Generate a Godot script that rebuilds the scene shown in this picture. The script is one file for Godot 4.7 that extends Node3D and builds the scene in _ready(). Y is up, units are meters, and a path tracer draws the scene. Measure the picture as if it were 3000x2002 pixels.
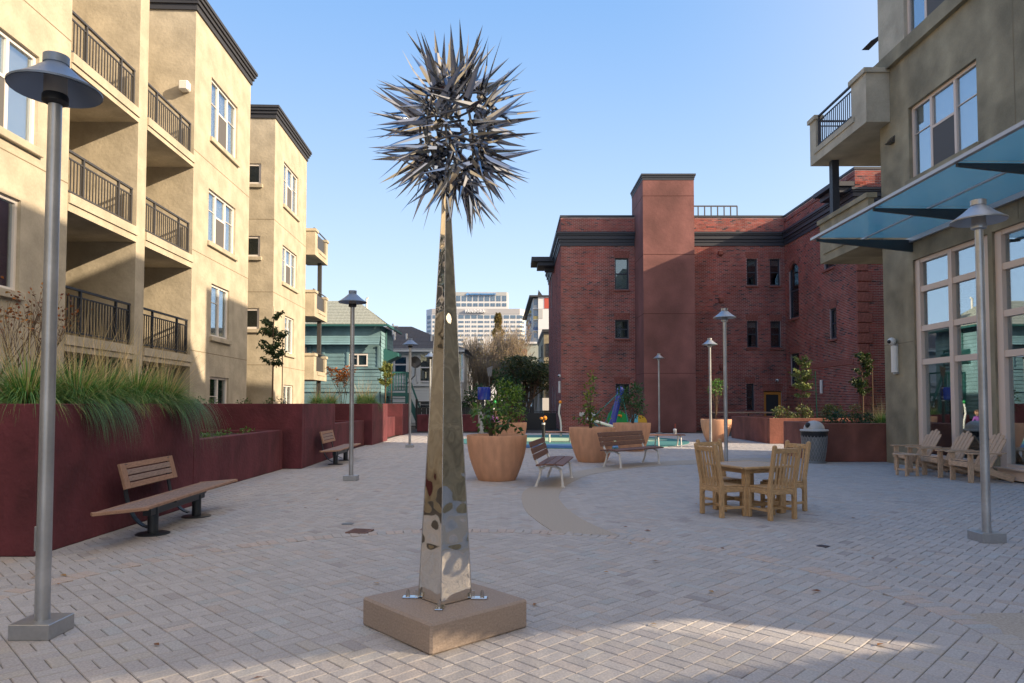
extends Node3D
# A paved apartment courtyard with a spiky steel sculpture. Everything is in metres; P(x, h, d) is a point x to the right of the camera, h up, d ahead.

class MB:
	var v := PackedVector3Array()
	var n := PackedVector3Array()
	var c := PackedColorArray()
	var tint := Color(1, 1, 1)

	func t3(a: Vector3, b: Vector3, d: Vector3, na: Vector3, nb: Vector3, nd: Vector3) -> void:
		v.append(a); v.append(d); v.append(b)
		n.append(na); n.append(nd); n.append(nb)
		c.append(tint); c.append(tint); c.append(tint)

	func tri(a: Vector3, b: Vector3, d: Vector3) -> void:
		var k := (b - a).cross(d - a).normalized()
		t3(a, b, d, k, k, k)

	func quad(a: Vector3, b: Vector3, d: Vector3, e: Vector3) -> void:
		var k := (d - a).cross(e - b).normalized()
		t3(a, b, d, k, k, k)
		t3(a, d, e, k, k, k)

	func quad_out(a: Vector3, b: Vector3, d: Vector3, e: Vector3, o: Vector3) -> void:
		if (d - a).cross(e - b).dot(o) < 0.0:
			quad(a, e, d, b)
		else:
			quad(a, b, d, e)

	func box(at: Vector3, s: Vector3, bs := Basis.IDENTITY) -> MB:
		var ax := [bs.x * s.x * 0.5, bs.y * s.y * 0.5, bs.z * s.z * 0.5]
		for i in 3:
			var a: Vector3 = ax[i]
			var u: Vector3 = ax[(i + 1) % 3]
			var w: Vector3 = ax[(i + 2) % 3]
			quad(at + a - u - w, at + a + u - w, at + a + u + w, at + a - u + w)
			quad(at - a - u + w, at - a + u + w, at - a + u - w, at - a - u - w)
		return self

	func bar(a: Vector3, b: Vector3, w: float, h: float, up := Vector3.UP) -> MB:
		var x := (b - a).normalized()
		if absf(x.dot(up)) > 0.99:
			up = Vector3.BACK
		var z := x.cross(up).normalized()
		var y := z.cross(x)
		return box((a + b) * 0.5, Vector3((b - a).length(), h, w), Basis(x, y, z))

	func span(x0: float, x1: float, y0: float, y1: float, d0: float, d1: float) -> MB:
		return box(Vector3((x0 + x1) * 0.5, (y0 + y1) * 0.5, -(d0 + d1) * 0.5), Vector3(absf(x1 - x0), absf(y1 - y0), absf(d1 - d0)))

	func bev(at: Vector3, s: Vector3, r: float, bs := Basis.IDENTITY) -> MB:
		var hs := [s.x * 0.5, s.y * 0.5, s.z * 0.5]
		var pt := func(axis: int, sg: Array) -> Vector3:
			var q := [0.0, 0.0, 0.0]
			for k in 3:
				q[k] = sg[k] * (hs[k] if k == axis else hs[k] - r)
			return at + bs.x * q[0] + bs.y * q[1] + bs.z * q[2]
		for i in 3:
			var j := (i + 1) % 3
			var k := (i + 2) % 3
			for si: int in [-1, 1]:
				var f := []
				for q: Array in [[-1, -1], [1, -1], [1, 1], [-1, 1]]:
					var sg := [0, 0, 0]
					sg[i] = si; sg[j] = q[0]; sg[k] = q[1]
					f.append(pt.call(i, sg))
				quad_out(f[0], f[1], f[2], f[3], bs[i] * si)
			for q: Array in [[-1, -1], [1, -1], [1, 1], [-1, 1]]:
				var s0 := [0, 0, 0]
				s0[i] = -1; s0[j] = q[0]; s0[k] = q[1]
				var s1 := s0.duplicate()
				s1[i] = 1
				quad_out(pt.call(j, s0), pt.call(j, s1), pt.call(k, s1), pt.call(k, s0), bs[j] * q[0] + bs[k] * q[1])
		for sx: int in [-1, 1]:
			for sy: int in [-1, 1]:
				for sz: int in [-1, 1]:
					var sg := [sx, sy, sz]
					var a: Vector3 = pt.call(0, sg)
					var b: Vector3 = pt.call(1, sg)
					var d: Vector3 = pt.call(2, sg)
					if sx * sy * sz > 0:
						tri(a, b, d)
					else:
						tri(a, d, b)
		return self

	func bbar(a: Vector3, b: Vector3, w: float, h: float, r: float, up := Vector3.UP) -> MB:
		var x := (b - a).normalized()
		var z := x.cross(up).normalized()
		return bev((a + b) * 0.5, Vector3((b - a).length(), h, w), r, Basis(x, z.cross(x), z))

	func tube(pts: Array, radii: Array, seg := 8, caps := true) -> MB:
		var np := pts.size()
		var dir: Vector3 = (pts[1] - pts[0]).normalized()
		var u := dir.cross(Vector3.UP if absf(dir.y) < 0.95 else Vector3.RIGHT).normalized()
		var rings := []
		var norms := []
		for i in np:
			var t: Vector3 = (pts[mini(i + 1, np - 1)] - pts[maxi(i - 1, 0)]).normalized()
			u = (u - t * u.dot(t)).normalized()
			var w := t.cross(u)
			var r: float = radii[mini(i, radii.size() - 1)]
			var ring := PackedVector3Array()
			var nr := PackedVector3Array()
			for k in seg:
				var a := TAU * k / seg
				var o := u * cos(a) + w * sin(a)
				nr.append(o)
				ring.append(pts[i] + o * r)
			rings.append(ring)
			norms.append(nr)
		for i in np - 1:
			for k in seg:
				var l := (k + 1) % seg
				t3(rings[i][k], rings[i][l], rings[i + 1][l], norms[i][k], norms[i][l], norms[i + 1][l])
				t3(rings[i][k], rings[i + 1][l], rings[i + 1][k], norms[i][k], norms[i + 1][l], norms[i + 1][k])
		if caps:
			for k in range(1, seg - 1):
				tri(rings[0][0], rings[0][k + 1], rings[0][k])
				tri(rings[np - 1][0], rings[np - 1][k], rings[np - 1][k + 1])
		return self

	# profile of (radius, height) going up, outside on the right hand
	func lathe(prof: Array, seg := 16, xf := Transform3D.IDENTITY, arc := TAU) -> MB:
		var m := prof.size()
		var sn := []
		for i in m - 1:
			var e: Vector2 = prof[i + 1] - prof[i]
			sn.append(Vector2(e.y, -e.x).normalized())
		for i in m - 1:
			var na: Vector2 = sn[i]
			var nb: Vector2 = sn[i]
			if i > 0 and sn[i].dot(sn[i - 1]) > 0.75:
				na = (sn[i] + sn[i - 1]).normalized()
			if i < m - 2 and sn[i].dot(sn[i + 1]) > 0.75:
				nb = (sn[i] + sn[i + 1]).normalized()
			for k in seg:
				var a0 := arc * k / seg
				var a1 := arc * (k + 1) / seg
				var q := []
				var qn := []
				for w: Array in [[prof[i], na, a0], [prof[i], na, a1], [prof[i + 1], nb, a1], [prof[i + 1], nb, a0]]:
					var pr: Vector2 = w[0]
					var nn: Vector2 = w[1]
					var a: float = -w[2]
					q.append(xf * Vector3(pr.x * cos(a), pr.y, pr.x * sin(a)))
					qn.append((xf.basis * Vector3(nn.x * cos(a), nn.y, nn.x * sin(a))).normalized())
				if prof[i].x > 1e-5:
					t3(q[0], q[1], q[2], qn[0], qn[1], qn[2])
				if prof[i + 1].x > 1e-5:
					t3(q[0], q[2], q[3], qn[0], qn[2], qn[3])
		return self

	# polygon in the local XY plane, thickness along local Z
	func prism(poly: PackedVector2Array, depth: float, xf := Transform3D.IDENTITY) -> MB:
		if Geometry2D.is_polygon_clockwise(poly):
			poly.reverse()
		var id := Geometry2D.triangulate_polygon(poly)
		var hz := depth * 0.5
		var np := poly.size()
		for i in range(0, id.size(), 3):
			var a := poly[id[i]]
			var b := poly[id[i + 1]]
			var d := poly[id[i + 2]]
			if (b - a).cross(d - a) < 0.0:
				var sw := b
				b = d
				d = sw
			tri(xf * Vector3(a.x, a.y, hz), xf * Vector3(b.x, b.y, hz), xf * Vector3(d.x, d.y, hz))
			tri(xf * Vector3(a.x, a.y, -hz), xf * Vector3(d.x, d.y, -hz), xf * Vector3(b.x, b.y, -hz))
		for i in np:
			var a := poly[i]
			var b := poly[(i + 1) % np]
			quad(xf * Vector3(a.x, a.y, -hz), xf * Vector3(b.x, b.y, -hz), xf * Vector3(b.x, b.y, hz), xf * Vector3(a.x, a.y, hz))
		return self

	func ball(at: Vector3, r: Vector3, seg := 10) -> MB:
		var prof := []
		var m := int(seg / 2.0) + 1
		for i in m + 1:
			var a := -PI / 2 + PI * i / m
			prof.append(Vector2(maxf(cos(a), 0.0), sin(a)))
		return lathe(prof, seg, Transform3D(Basis.from_scale(r), at))

	# one leaf: a folded lozenge from a along dir
	func leaf(at: Vector3, dir: Vector3, side: Vector3, l: float, w: float) -> void:
		var nrm := side.cross(dir).normalized()
		var mid := at + dir * l * 0.45 - nrm * w * 0.12
		var tip := at + dir * l - nrm * l * 0.1
		var s1 := mid + side * w * 0.5 + nrm * w * 0.18
		var s2 := mid - side * w * 0.5 + nrm * w * 0.18
		tri(at, tip, s1)
		tri(at, s2, tip)

	# a bent blade of grass in three pieces
	func blade(at: Vector3, dir: Vector3, droop: float, l: float, w: float, steps := 4) -> void:
		var side := dir.cross(Vector3.UP).normalized()
		if side.length() < 0.5:
			side = Vector3.RIGHT
		var p := at
		var d := dir
		var pw := w
		for i in steps:
			var q := p + d * l / steps
			var qw := w * (1.0 - float(i + 1) / steps)
			var k := side.cross(d).normalized()
			if i < steps - 1:
				t3(p - side * pw, p + side * pw, q + side * qw, k, k, k)
				t3(p - side * pw, q + side * qw, q - side * qw, k, k, k)
			else:
				t3(p - side * pw, p + side * pw, q, k, k, k)
			p = q
			pw = qw
			d = (d + Vector3.DOWN * droop).normalized()

	func mesh() -> ArrayMesh:
		var a := []
		a.resize(Mesh.ARRAY_MAX)
		a[Mesh.ARRAY_VERTEX] = v
		a[Mesh.ARRAY_NORMAL] = n
		a[Mesh.ARRAY_COLOR] = c
		var am := ArrayMesh.new()
		am.add_surface_from_arrays(Mesh.PRIMITIVE_TRIANGLES, a)
		return am

var rng := RandomNumberGenerator.new()
var M := {}
var T := {}
var taken := {}

func P(x: float, h: float, d: float) -> Vector3:
	return Vector3(x, h, -d)

func rr(a: float, b: float) -> float:
	return rng.randf_range(a, b)

func face(out: Vector3) -> Basis:
	return Basis(Vector3.UP.cross(out), Vector3.UP, out)

func numbered(called: String) -> String:
	var k: int = taken.get(called, 0)
	taken[called] = k + 1
	return called if k == 0 else "%s_%03d" % [called, k]

func tag(o: Node3D, label: String, category: String, group := "") -> Node3D:
	o.set_meta("label", label)
	o.set_meta("category", category)
	if group != "":
		o.set_meta("group", group)
	return o

func thing(called: String, label: String, category: String, at := Vector3.ZERO, turn := 0.0, group := "") -> Node3D:
	var o := Node3D.new()
	o.name = numbered(called)
	add_child(o)
	o.position = at
	o.rotation.y = turn
	return tag(o, label, category, group)

func put(parent: Node, called: String, shape, material: Material, xf := Transform3D.IDENTITY) -> MeshInstance3D:
	var o := MeshInstance3D.new()
	o.mesh = shape.mesh() if shape is MB else shape
	o.material_override = material
	o.transform = xf
	if parent == self:
		o.name = numbered(called)
		add_child(o)
	else:
		o.name = called
		parent.add_child(o, true)
	return o

func struct(called: String, shape, material: Material) -> MeshInstance3D:
	var o := put(self, called, shape, material)
	o.set_meta("kind", "structure")
	return o

func many(parent: Node, called: String, shape, material: Material, tfs: Array, cols: Array) -> MultiMeshInstance3D:
	var mm := MultiMesh.new()
	mm.transform_format = MultiMesh.TRANSFORM_3D
	mm.use_colors = not cols.is_empty()
	mm.mesh = shape.mesh() if shape is MB else shape
	mm.instance_count = tfs.size()
	for i in tfs.size():
		mm.set_instance_transform(i, tfs[i])
		if mm.use_colors:
			mm.set_instance_color(i, cols[i])
	var o := MultiMeshInstance3D.new()
	o.multimesh = mm
	o.material_override = material
	o.name = called
	parent.add_child(o, true)
	o.set_meta("kind", "stuff")
	return o

func dup(o: Node3D, at: Vector3, turn: float, label: String) -> Node3D:
	var r: Node3D = o.duplicate()
	r.name = numbered(String(o.name).get_slice("_0", 0))
	add_child(r)
	r.position = at
	r.rotation = Vector3(0, turn, 0)
	r.set_meta("label", label)
	return r

# ---------- materials ----------
func noise_tex(seed_: int, freq: float, octaves: int, lo: float, hi: float, size := 256, mix := 0.0, freq2 := 0.1) -> ImageTexture:
	var f := FastNoiseLite.new()
	f.seed = seed_
	f.frequency = freq
	f.fractal_octaves = octaves
	var g := FastNoiseLite.new()
	g.seed = seed_ + 7
	g.frequency = freq2
	var a := f.get_seamless_image(size, size)
	var b := g.get_seamless_image(size, size)
	var im := Image.create(size, size, false, Image.FORMAT_RGB8)
	for y in size:
		for x in size:
			var k := lerpf(a.get_pixel(x, y).r, b.get_pixel(x, y).r, mix)
			var q := lerpf(lo, hi, k)
			im.set_pixel(x, y, Color(q, q, q))
	return ImageTexture.create_from_image(im)

func bump_tex(seed_: int, freq: float, octaves: int, size := 256) -> ImageTexture:
	var f := FastNoiseLite.new()
	f.seed = seed_
	f.frequency = freq
	f.fractal_octaves = octaves
	var a := f.get_seamless_image(size, size)
	a.convert(Image.FORMAT_RF)
	return ImageTexture.create_from_image(a)

func mat(called: String, col: Color, rough := 0.8, o := {}) -> StandardMaterial3D:
	var m := StandardMaterial3D.new()
	m.resource_name = called
	m.albedo_color = Color(col.r, col.g, col.b, 1.0).linear_to_srgb()
	m.roughness = rough
	if o.has("tex"):
		m.albedo_texture = T[o.tex]
	if o.has("bump"):
		m.heightmap_enabled = true
		m.heightmap_texture = T[o.bump]
		m.heightmap_scale = o.get("relief", 0.3)
	if o.has("tex") or o.has("bump"):
		m.uv1_triplanar = true
		m.uv1_world_triplanar = o.get("world", false)
		var s = o.get("scale", 1.0)
		m.uv1_scale = s if s is Vector3 else Vector3(s, s, s)
	m.metallic = o.get("metal", 0.0)
	m.metallic_specular = o.get("spec", 0.5)
	if o.has("vc"):
		m.vertex_color_use_as_albedo = true
	if o.has("back"):
		m.backlight_enabled = true
		var bk: Color = o.back
		m.backlight = bk.linear_to_srgb()
	if o.has("two"):
		m.cull_mode = BaseMaterial3D.CULL_DISABLED
	if o.has("coat"):
		m.clearcoat_enabled = true
		m.clearcoat = o.coat
		m.clearcoat_roughness = 0.15
	M[called] = m
	return m

# coated window glass: part mirror, part clear
func glass(called: String, tint: Color, alpha: float, rough := 0.02) -> void:
	var m := ORMMaterial3D.new()
	m.resource_name = called
	m.transparency = BaseMaterial3D.TRANSPARENCY_ALPHA
	var c := tint.linear_to_srgb()
	c.a = alpha
	m.albedo_color = c
	var im := Image.create(4, 4, false, Image.FORMAT_RGB8)
	im.fill(Color(1.0, rough, 1.0))
	m.orm_texture = ImageTexture.create_from_image(im)
	M[called] = m

func make_materials() -> void:
	T.mottle = noise_tex(3, 0.012, 5, 0.78, 1.0, 256, 0.25, 0.2)
	T.stain = noise_tex(31, 0.008, 4, 0.66, 1.0, 256, 0.2, 0.25)
	T.grain = noise_tex(5, 0.03, 4, 0.62, 1.0, 256, 0.15, 0.3)
	T.speck = noise_tex(9, 0.12, 3, 0.72, 1.0, 256, 0.35, 0.45)
	T.fine = bump_tex(12, 0.09, 4)
	T.wavy = bump_tex(21, 0.011, 2)
	T.rough = bump_tex(14, 0.04, 5)
	mat("tan_stucco", Color(0.55, 0.492, 0.385), 0.9, {"tex": "mottle", "bump": "fine", "relief": 0.5, "scale": 0.33, "world": true})
	mat("olive_stucco", Color(0.40, 0.35, 0.24), 0.9, {"tex": "stain", "bump": "fine", "relief": 0.5, "scale": 0.33, "world": true})
	mat("maroon_stucco", Color(0.165, 0.038, 0.052), 0.88, {"tex": "stain", "bump": "fine", "relief": 0.6, "scale": 0.5, "world": true})
	mat("brown_stucco", Color(0.31, 0.115, 0.085), 0.88, {"tex": "stain", "bump": "fine", "relief": 0.6, "scale": 0.4, "world": true})
	mat("tower_stucco", Color(0.29, 0.125, 0.115), 0.88, {"tex": "stain", "bump": "fine", "relief": 0.6, "scale": 0.16, "world": true})
	mat("joint_line", Color(0.20, 0.165, 0.11), 0.9)
	mat("dark_joint", Color(0.07, 0.02, 0.018), 0.9)
	mat("trim", Color(0.035, 0.036, 0.042), 0.6)
	mat("navy_trim", Color(0.030, 0.036, 0.052), 0.55)
	mat("rail_metal", Color(0.075, 0.072, 0.07), 0.5, {"metal": 0.3})
	mat("dark_rail", Color(0.03, 0.034, 0.042), 0.5, {"metal": 0.3})
	mat("white_vinyl", Color(0.74, 0.70, 0.67), 0.45)
	mat("pink_frame", Color(0.68, 0.55, 0.47), 0.45)
	mat("blind", Color(0.74, 0.80, 0.80), 0.85)
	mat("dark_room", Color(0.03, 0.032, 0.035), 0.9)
	mat("screen_mesh", Color(0.10, 0.10, 0.105), 0.85)
	mat("curtain", Color(0.22, 0.20, 0.19), 0.9)
	mat("door_wood", Color(0.24, 0.17, 0.1), 0.7)
	glass("window_glass", Color(0.56, 0.66, 0.74), 0.5, 0.03)
	glass("store_glass", Color(0.62, 0.72, 0.78), 0.5, 0.008)
	glass("old_glass", Color(0.22, 0.28, 0.32), 0.5, 0.02)
	mat("paver", Color(0.585, 0.56, 0.55), 0.9, {"tex": "speck", "bump": "rough", "relief": 0.25, "scale": 1.7, "world": true, "vc": true})
	mat("joint_sand", Color(0.11, 0.10, 0.092), 0.95, {"tex": "grain", "scale": 2.0, "world": true})
	mat("concrete", Color(0.55, 0.485, 0.41), 0.9, {"tex": "speck", "bump": "fine", "relief": 0.2, "scale": 1.2, "world": true})
	mat("plinth_concrete", Color(0.45, 0.36, 0.30), 0.88, {"tex": "speck", "bump": "fine", "relief": 0.3, "scale": 1.9, "world": true})
	mat("earth", Color(0.13, 0.115, 0.095), 0.95, {"tex": "grain", "scale": 0.2, "world": true})
	mat("soil", Color(0.06, 0.045, 0.035), 0.95, {"tex": "grain", "bump": "rough", "relief": 2.0, "scale": 1.5, "world": true})
	mat("mirror_steel", Color(0.80, 0.76, 0.69), 0.03, {"metal": 1.0, "bump": "wavy", "relief": 0.7, "scale": 1.25})
	mat("spike_steel", Color(0.42, 0.435, 0.47), 0.1, {"metal": 1.0})
	mat("dark_steel", Color(0.12, 0.12, 0.13), 0.3, {"metal": 0.9})
	mat("bolt_steel", Color(0.6, 0.6, 0.6), 0.25, {"metal": 1.0})
	mat("pole_grey", Color(0.52, 0.545, 0.575), 0.36, {"metal": 0.6, "tex": "mottle", "scale": 0.5})
	mat("lamp_blue", Color(0.20, 0.26, 0.36), 0.42, {"metal": 0.35})
	mat("lamp_lens", Color(0.36, 0.34, 0.31), 0.5)
	mat("black_metal", Color(0.022, 0.024, 0.028), 0.45, {"metal": 0.2})
	mat("bench_metal", Color(0.045, 0.055, 0.068), 0.4, {"metal": 0.5})
	for ax: Array in [["x", Vector3(1.2, 14, 14)], ["y", Vector3(14, 1.2, 14)], ["z", Vector3(14, 14, 1.2)]]:
		mat("grey_wood_" + ax[0], Color(0.44, 0.32, 0.27), 0.75, {"tex": "grain", "bump": "grain", "relief": 0.12, "scale": ax[1]})
		mat("warm_wood_" + ax[0], Color(0.52, 0.31, 0.21), 0.7, {"tex": "grain", "bump": "grain", "relief": 0.12, "scale": ax[1]})
		mat("teak_" + ax[0], Color(0.74, 0.48, 0.245), 0.62, {"tex": "grain", "bump": "grain", "relief": 0.12, "scale": ax[1]})
		mat("cedar_" + ax[0], Color(0.80, 0.56, 0.38), 0.65, {"tex": "grain", "bump": "grain", "relief": 0.12, "scale": ax[1]})
		mat("brown_wood_" + ax[0], Color(0.27, 0.135, 0.10), 0.6, {"tex": "grain", "bump": "grain", "relief": 0.12, "scale": ax[1]})
	mat("bleached_teak", Color(0.66, 0.55, 0.45), 0.7, {"tex": "grain", "bump": "grain", "relief": 0.1, "scale": Vector3(1.2, 14, 14)})
	mat("white_metal", Color(0.70, 0.69, 0.66), 0.5)
	mat("terracotta", Color(0.80, 0.43, 0.26), 0.8, {"tex": "mottle", "bump": "grain", "relief": 0.08, "scale": Vector3(1.6, 0.5, 1.6)})
	mat("brick", Color(1.0, 0.93, 0.88), 0.85, {"vc": true, "tex": "stain", "scale": 0.22, "world": true})
	mat("mortar", Color(0.62, 0.50, 0.50), 0.95, {"tex": "stain", "scale": 0.3, "world": true})
	mat("lintel_brick", Color(0.42, 0.15, 0.12), 0.88, {"tex": "grain", "scale": 1.1, "world": true})
	mat("wood_door", Color(0.52, 0.22, 0.04), 0.5)
	mat("teal_paint", Color(0.24, 0.43, 0.50), 0.75, {"tex": "stain", "scale": 0.22, "world": true})
	mat("dark_teal", Color(0.02, 0.11, 0.11), 0.6)
	mat("sage_shingle", Color(0.52, 0.56, 0.50), 0.95, {"tex": "grain", "scale": Vector3(0.9, 4, 2), "world": true})
	mat("grey_shingle", Color(0.155, 0.145, 0.15), 0.95, {"tex": "grain", "scale": Vector3(0.9, 4, 2), "world": true})
	mat("pale_siding", Color(0.60, 0.63, 0.64), 0.7)
	mat("leaf", Color(1, 1, 1), 0.5, {"vc": true, "two": true, "back": Color(0.5, 0.55, 0.25)})
	mat("grass", Color(1, 1, 1), 0.65, {"vc": true, "two": true, "back": Color(0.35, 0.4, 0.15)})
	mat("bark", Color(0.20, 0.13, 0.085), 0.9, {"tex": "grain", "scale": 3.0})
	mat("pale_bark", Color(0.40, 0.33, 0.26), 0.9, {"tex": "grain", "scale": 3.0})
	mat("stake_green", Color(0.03, 0.16, 0.10), 0.6)
	mat("tower_white", Color(0.66, 0.66, 0.67), 0.7)
	mat("tower_glass", Color(0.10, 0.16, 0.24), 0.15, {"spec": 0.8})
	mat("sign_blue", Color(0.10, 0.33, 0.72), 0.5)
	mat("sign_white", Color(0.9, 0.92, 0.95), 0.5)
	mat("parapet_grey", Color(0.40, 0.40, 0.42), 0.8)
	mat("panel_grey", Color(0.42, 0.43, 0.43), 0.7)
	mat("panel_red", Color(0.45, 0.075, 0.05), 0.7)
	mat("panel_yellow", Color(0.58, 0.44, 0.17), 0.7)
	mat("panel_blue", Color(0.07, 0.12, 0.24), 0.7)
	mat("play_blue", Color(0.012, 0.035, 0.30), 0.25, {"coat": 0.6})
	mat("play_green", Color(0.012, 0.27, 0.055), 0.35)
	mat("play_yellow", Color(0.65, 0.37, 0.03), 0.35)
	mat("play_orange", Color(0.75, 0.25, 0.015), 0.35)
	mat("play_white", Color(0.72, 0.72, 0.70), 0.3)
	mat("rope_teal", Color(0.03, 0.22, 0.25), 0.8)
	mat("rubber_teal", Color(0.05, 0.20, 0.20), 0.9)
	mat("rubber_blue", Color(0.03, 0.11, 0.26), 0.9)
	mat("rubber_lime", Color(0.36, 0.50, 0.34), 0.9)
	mat("skin", Color(1, 1, 1), 0.7, {"vc": true})
	mat("stone", Color(0.36, 0.30, 0.21), 0.9, {"tex": "grain", "bump": "rough", "relief": 2.0, "scale": 2.0})
	mat("sofa", Color(0.13, 0.11, 0.07), 0.85)
	mat("oak_floor", Color(0.24, 0.15, 0.085), 0.5)
	mat("cream_wall", Color(0.45, 0.38, 0.28), 0.9)
	mat("can_grey", Color(0.45, 0.45, 0.445), 0.5)
	mat("can_mesh", Color(0.20, 0.215, 0.225), 0.5, {"metal": 0.4})
	mat("canopy_steel", Color(0.045, 0.06, 0.068), 0.5, {"metal": 0.2})
	mat("aluminium", Color(0.42, 0.42, 0.44), 0.4, {"metal": 0.6})
	var cg := StandardMaterial3D.new()
	cg.resource_name = "canopy_glass"
	cg.transparency = BaseMaterial3D.TRANSPARENCY_ALPHA
	cg.albedo_color = Color(0.42, 0.74, 0.80, 0.45)
	cg.roughness = 0.35
	cg.backlight_enabled = true
	cg.backlight = Color(0.5, 0.85, 0.92)
	M.canopy_glass = cg

# ---------- walls and windows ----------
# wall sheet in the frame xf (x along, y up, z out); holes are Rect2(x, y, w, h); jambs go back by depth
func wall(mb: MB, x0: float, x1: float, y0: float, y1: float, holes: Array, xf: Transform3D, depth := 0.22) -> void:
	var xs := [x0, x1]
	var ys := [y0, y1]
	for h: Rect2 in holes:
		xs.append_array([h.position.x, h.end.x])
		ys.append_array([h.position.y, h.end.y])
	xs.sort()
	ys.sort()
	for i in xs.size() - 1:
		for j in ys.size() - 1:
			if xs[i + 1] - xs[i] < 1e-4 or ys[j + 1] - ys[j] < 1e-4:
				continue
			var mid := Vector2((xs[i] + xs[i + 1]) * 0.5, (ys[j] + ys[j + 1]) * 0.5)
			var open := false
			for h: Rect2 in holes:
				open = open or h.has_point(mid)
			if not open:
				mb.quad(xf * Vector3(xs[i], ys[j], 0), xf * Vector3(xs[i + 1], ys[j], 0), xf * Vector3(xs[i + 1], ys[j + 1], 0), xf * Vector3(xs[i], ys[j + 1], 0))
	for h: Rect2 in holes:
		var a := h.position
		var b := h.end
		for e: Array in [[a.x, a.y, b.x, a.y], [b.x, a.y, b.x, b.y], [b.x, b.y, a.x, b.y], [a.x, b.y, a.x, a.y]]:
			mb.quad(xf * Vector3(e[0], e[1], 0), xf * Vector3(e[0], e[1], -depth), xf * Vector3(e[2], e[3], -depth), xf * Vector3(e[2], e[3], 0))

# a window whose lower left corner of the opening is xf; kinds: triple, double, single, hung
func window(parent: Node, xf: Transform3D, w: float, h: float, kind: String, frame: String, pane: String, behind: String, sill := "", rec := 0.1, bar := 0.07) -> void:
	var o := Node3D.new()
	o.name = "window"
	parent.add_child(o, true)
	o.transform = xf
	var f := MB.new()
	var z := -rec
	f.box(Vector3(w / 2, bar / 2, z), Vector3(w, bar, 0.07)).box(Vector3(w / 2, h - bar / 2, z), Vector3(w, bar, 0.07))
	f.box(Vector3(bar / 2, h / 2, z), Vector3(bar, h - 2 * bar, 0.07)).box(Vector3(w - bar / 2, h / 2, z), Vector3(bar, h - 2 * bar, 0.07))
	var cells := []
	var i0 := bar
	var i1 := w - bar
	if kind == "triple":
		var a := w * 0.31
		var b := w * 0.66
		for q: float in [a, b]:
			f.box(Vector3(q, h / 2, z), Vector3(bar * 1.1, h - 2 * bar, 0.075))
		var m := h * 0.56
		f.box(Vector3((a + b) / 2, m, z), Vector3(b - a - bar * 1.1, bar * 0.8, 0.068))
		for q: Array in [[i0, a - bar * 0.55], [b + bar * 0.55, i1]]:
			f.box(Vector3((q[0] + q[1]) / 2, m + 0.1, z), Vector3(q[1] - q[0], 0.018, 0.03))
			cells.append([q[0], q[1], bar, h - bar])
		cells.append([a + bar * 0.55, b - bar * 0.55, m + bar * 0.4, h - bar])
		cells.append([a + bar * 0.55, b - bar * 0.55, bar, m - bar * 0.4])
	elif kind == "double":
		f.box(Vector3(w / 2, h / 2, z), Vector3(bar, h - 2 * bar, 0.075))
		f.box(Vector3((bar + w / 2) / 2, h * 0.66, z), Vector3(w / 2 - bar * 1.5, 0.018, 0.03))
		cells.append([i0, w / 2 - bar / 2, bar, h - bar])
		cells.append([w / 2 + bar / 2, i1, bar, h - bar])
	elif kind == "hung":
		f.box(Vector3(w / 2, h * 0.5, z + 0.004), Vector3(w - 2 * bar, bar * 0.9, 0.06))
		cells.append([i0, i1, h * 0.5 + bar * 0.45, h - bar])
		cells.append([i0, i1, bar, h * 0.5 - bar * 0.45])
	else:
		cells.append([i0, i1, bar, h - bar])
	put(o, "frame", f, M[frame])
	var k := 0
	for c: Array in cells:
		var g := MB.new()
		g.box(Vector3((c[0] + c[1]) / 2, (c[2] + c[3]) / 2, z - 0.01), Vector3(c[1] - c[0], c[3] - c[2], 0.006))
		put(o, "pane", g, M[pane])
		if kind == "triple" and k == 3:
			var s := MB.new()
			s.box(Vector3((c[0] + c[1]) / 2, (c[2] + c[3]) / 2, z + 0.022), Vector3(c[1] - c[0], c[3] - c[2], 0.004))
			put(o, "insect_screen", s, M.screen_mesh)
		k += 1
	var bl := MB.new()
	bl.box(Vector3(w / 2, h / 2, z - 0.09), Vector3(w, h, 0.01))
	put(o, "blind" if behind == "blind" else "curtain" if behind == "curtain" else "dark_interior", bl, M[behind])
	if sill != "":
		var s := MB.new()
		s.bev(Vector3(w / 2, -0.075, 0.0), Vector3(w + 0.16, 0.15, 0.17), 0.012)
		put(o, "sill", s, M[sill])

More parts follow.
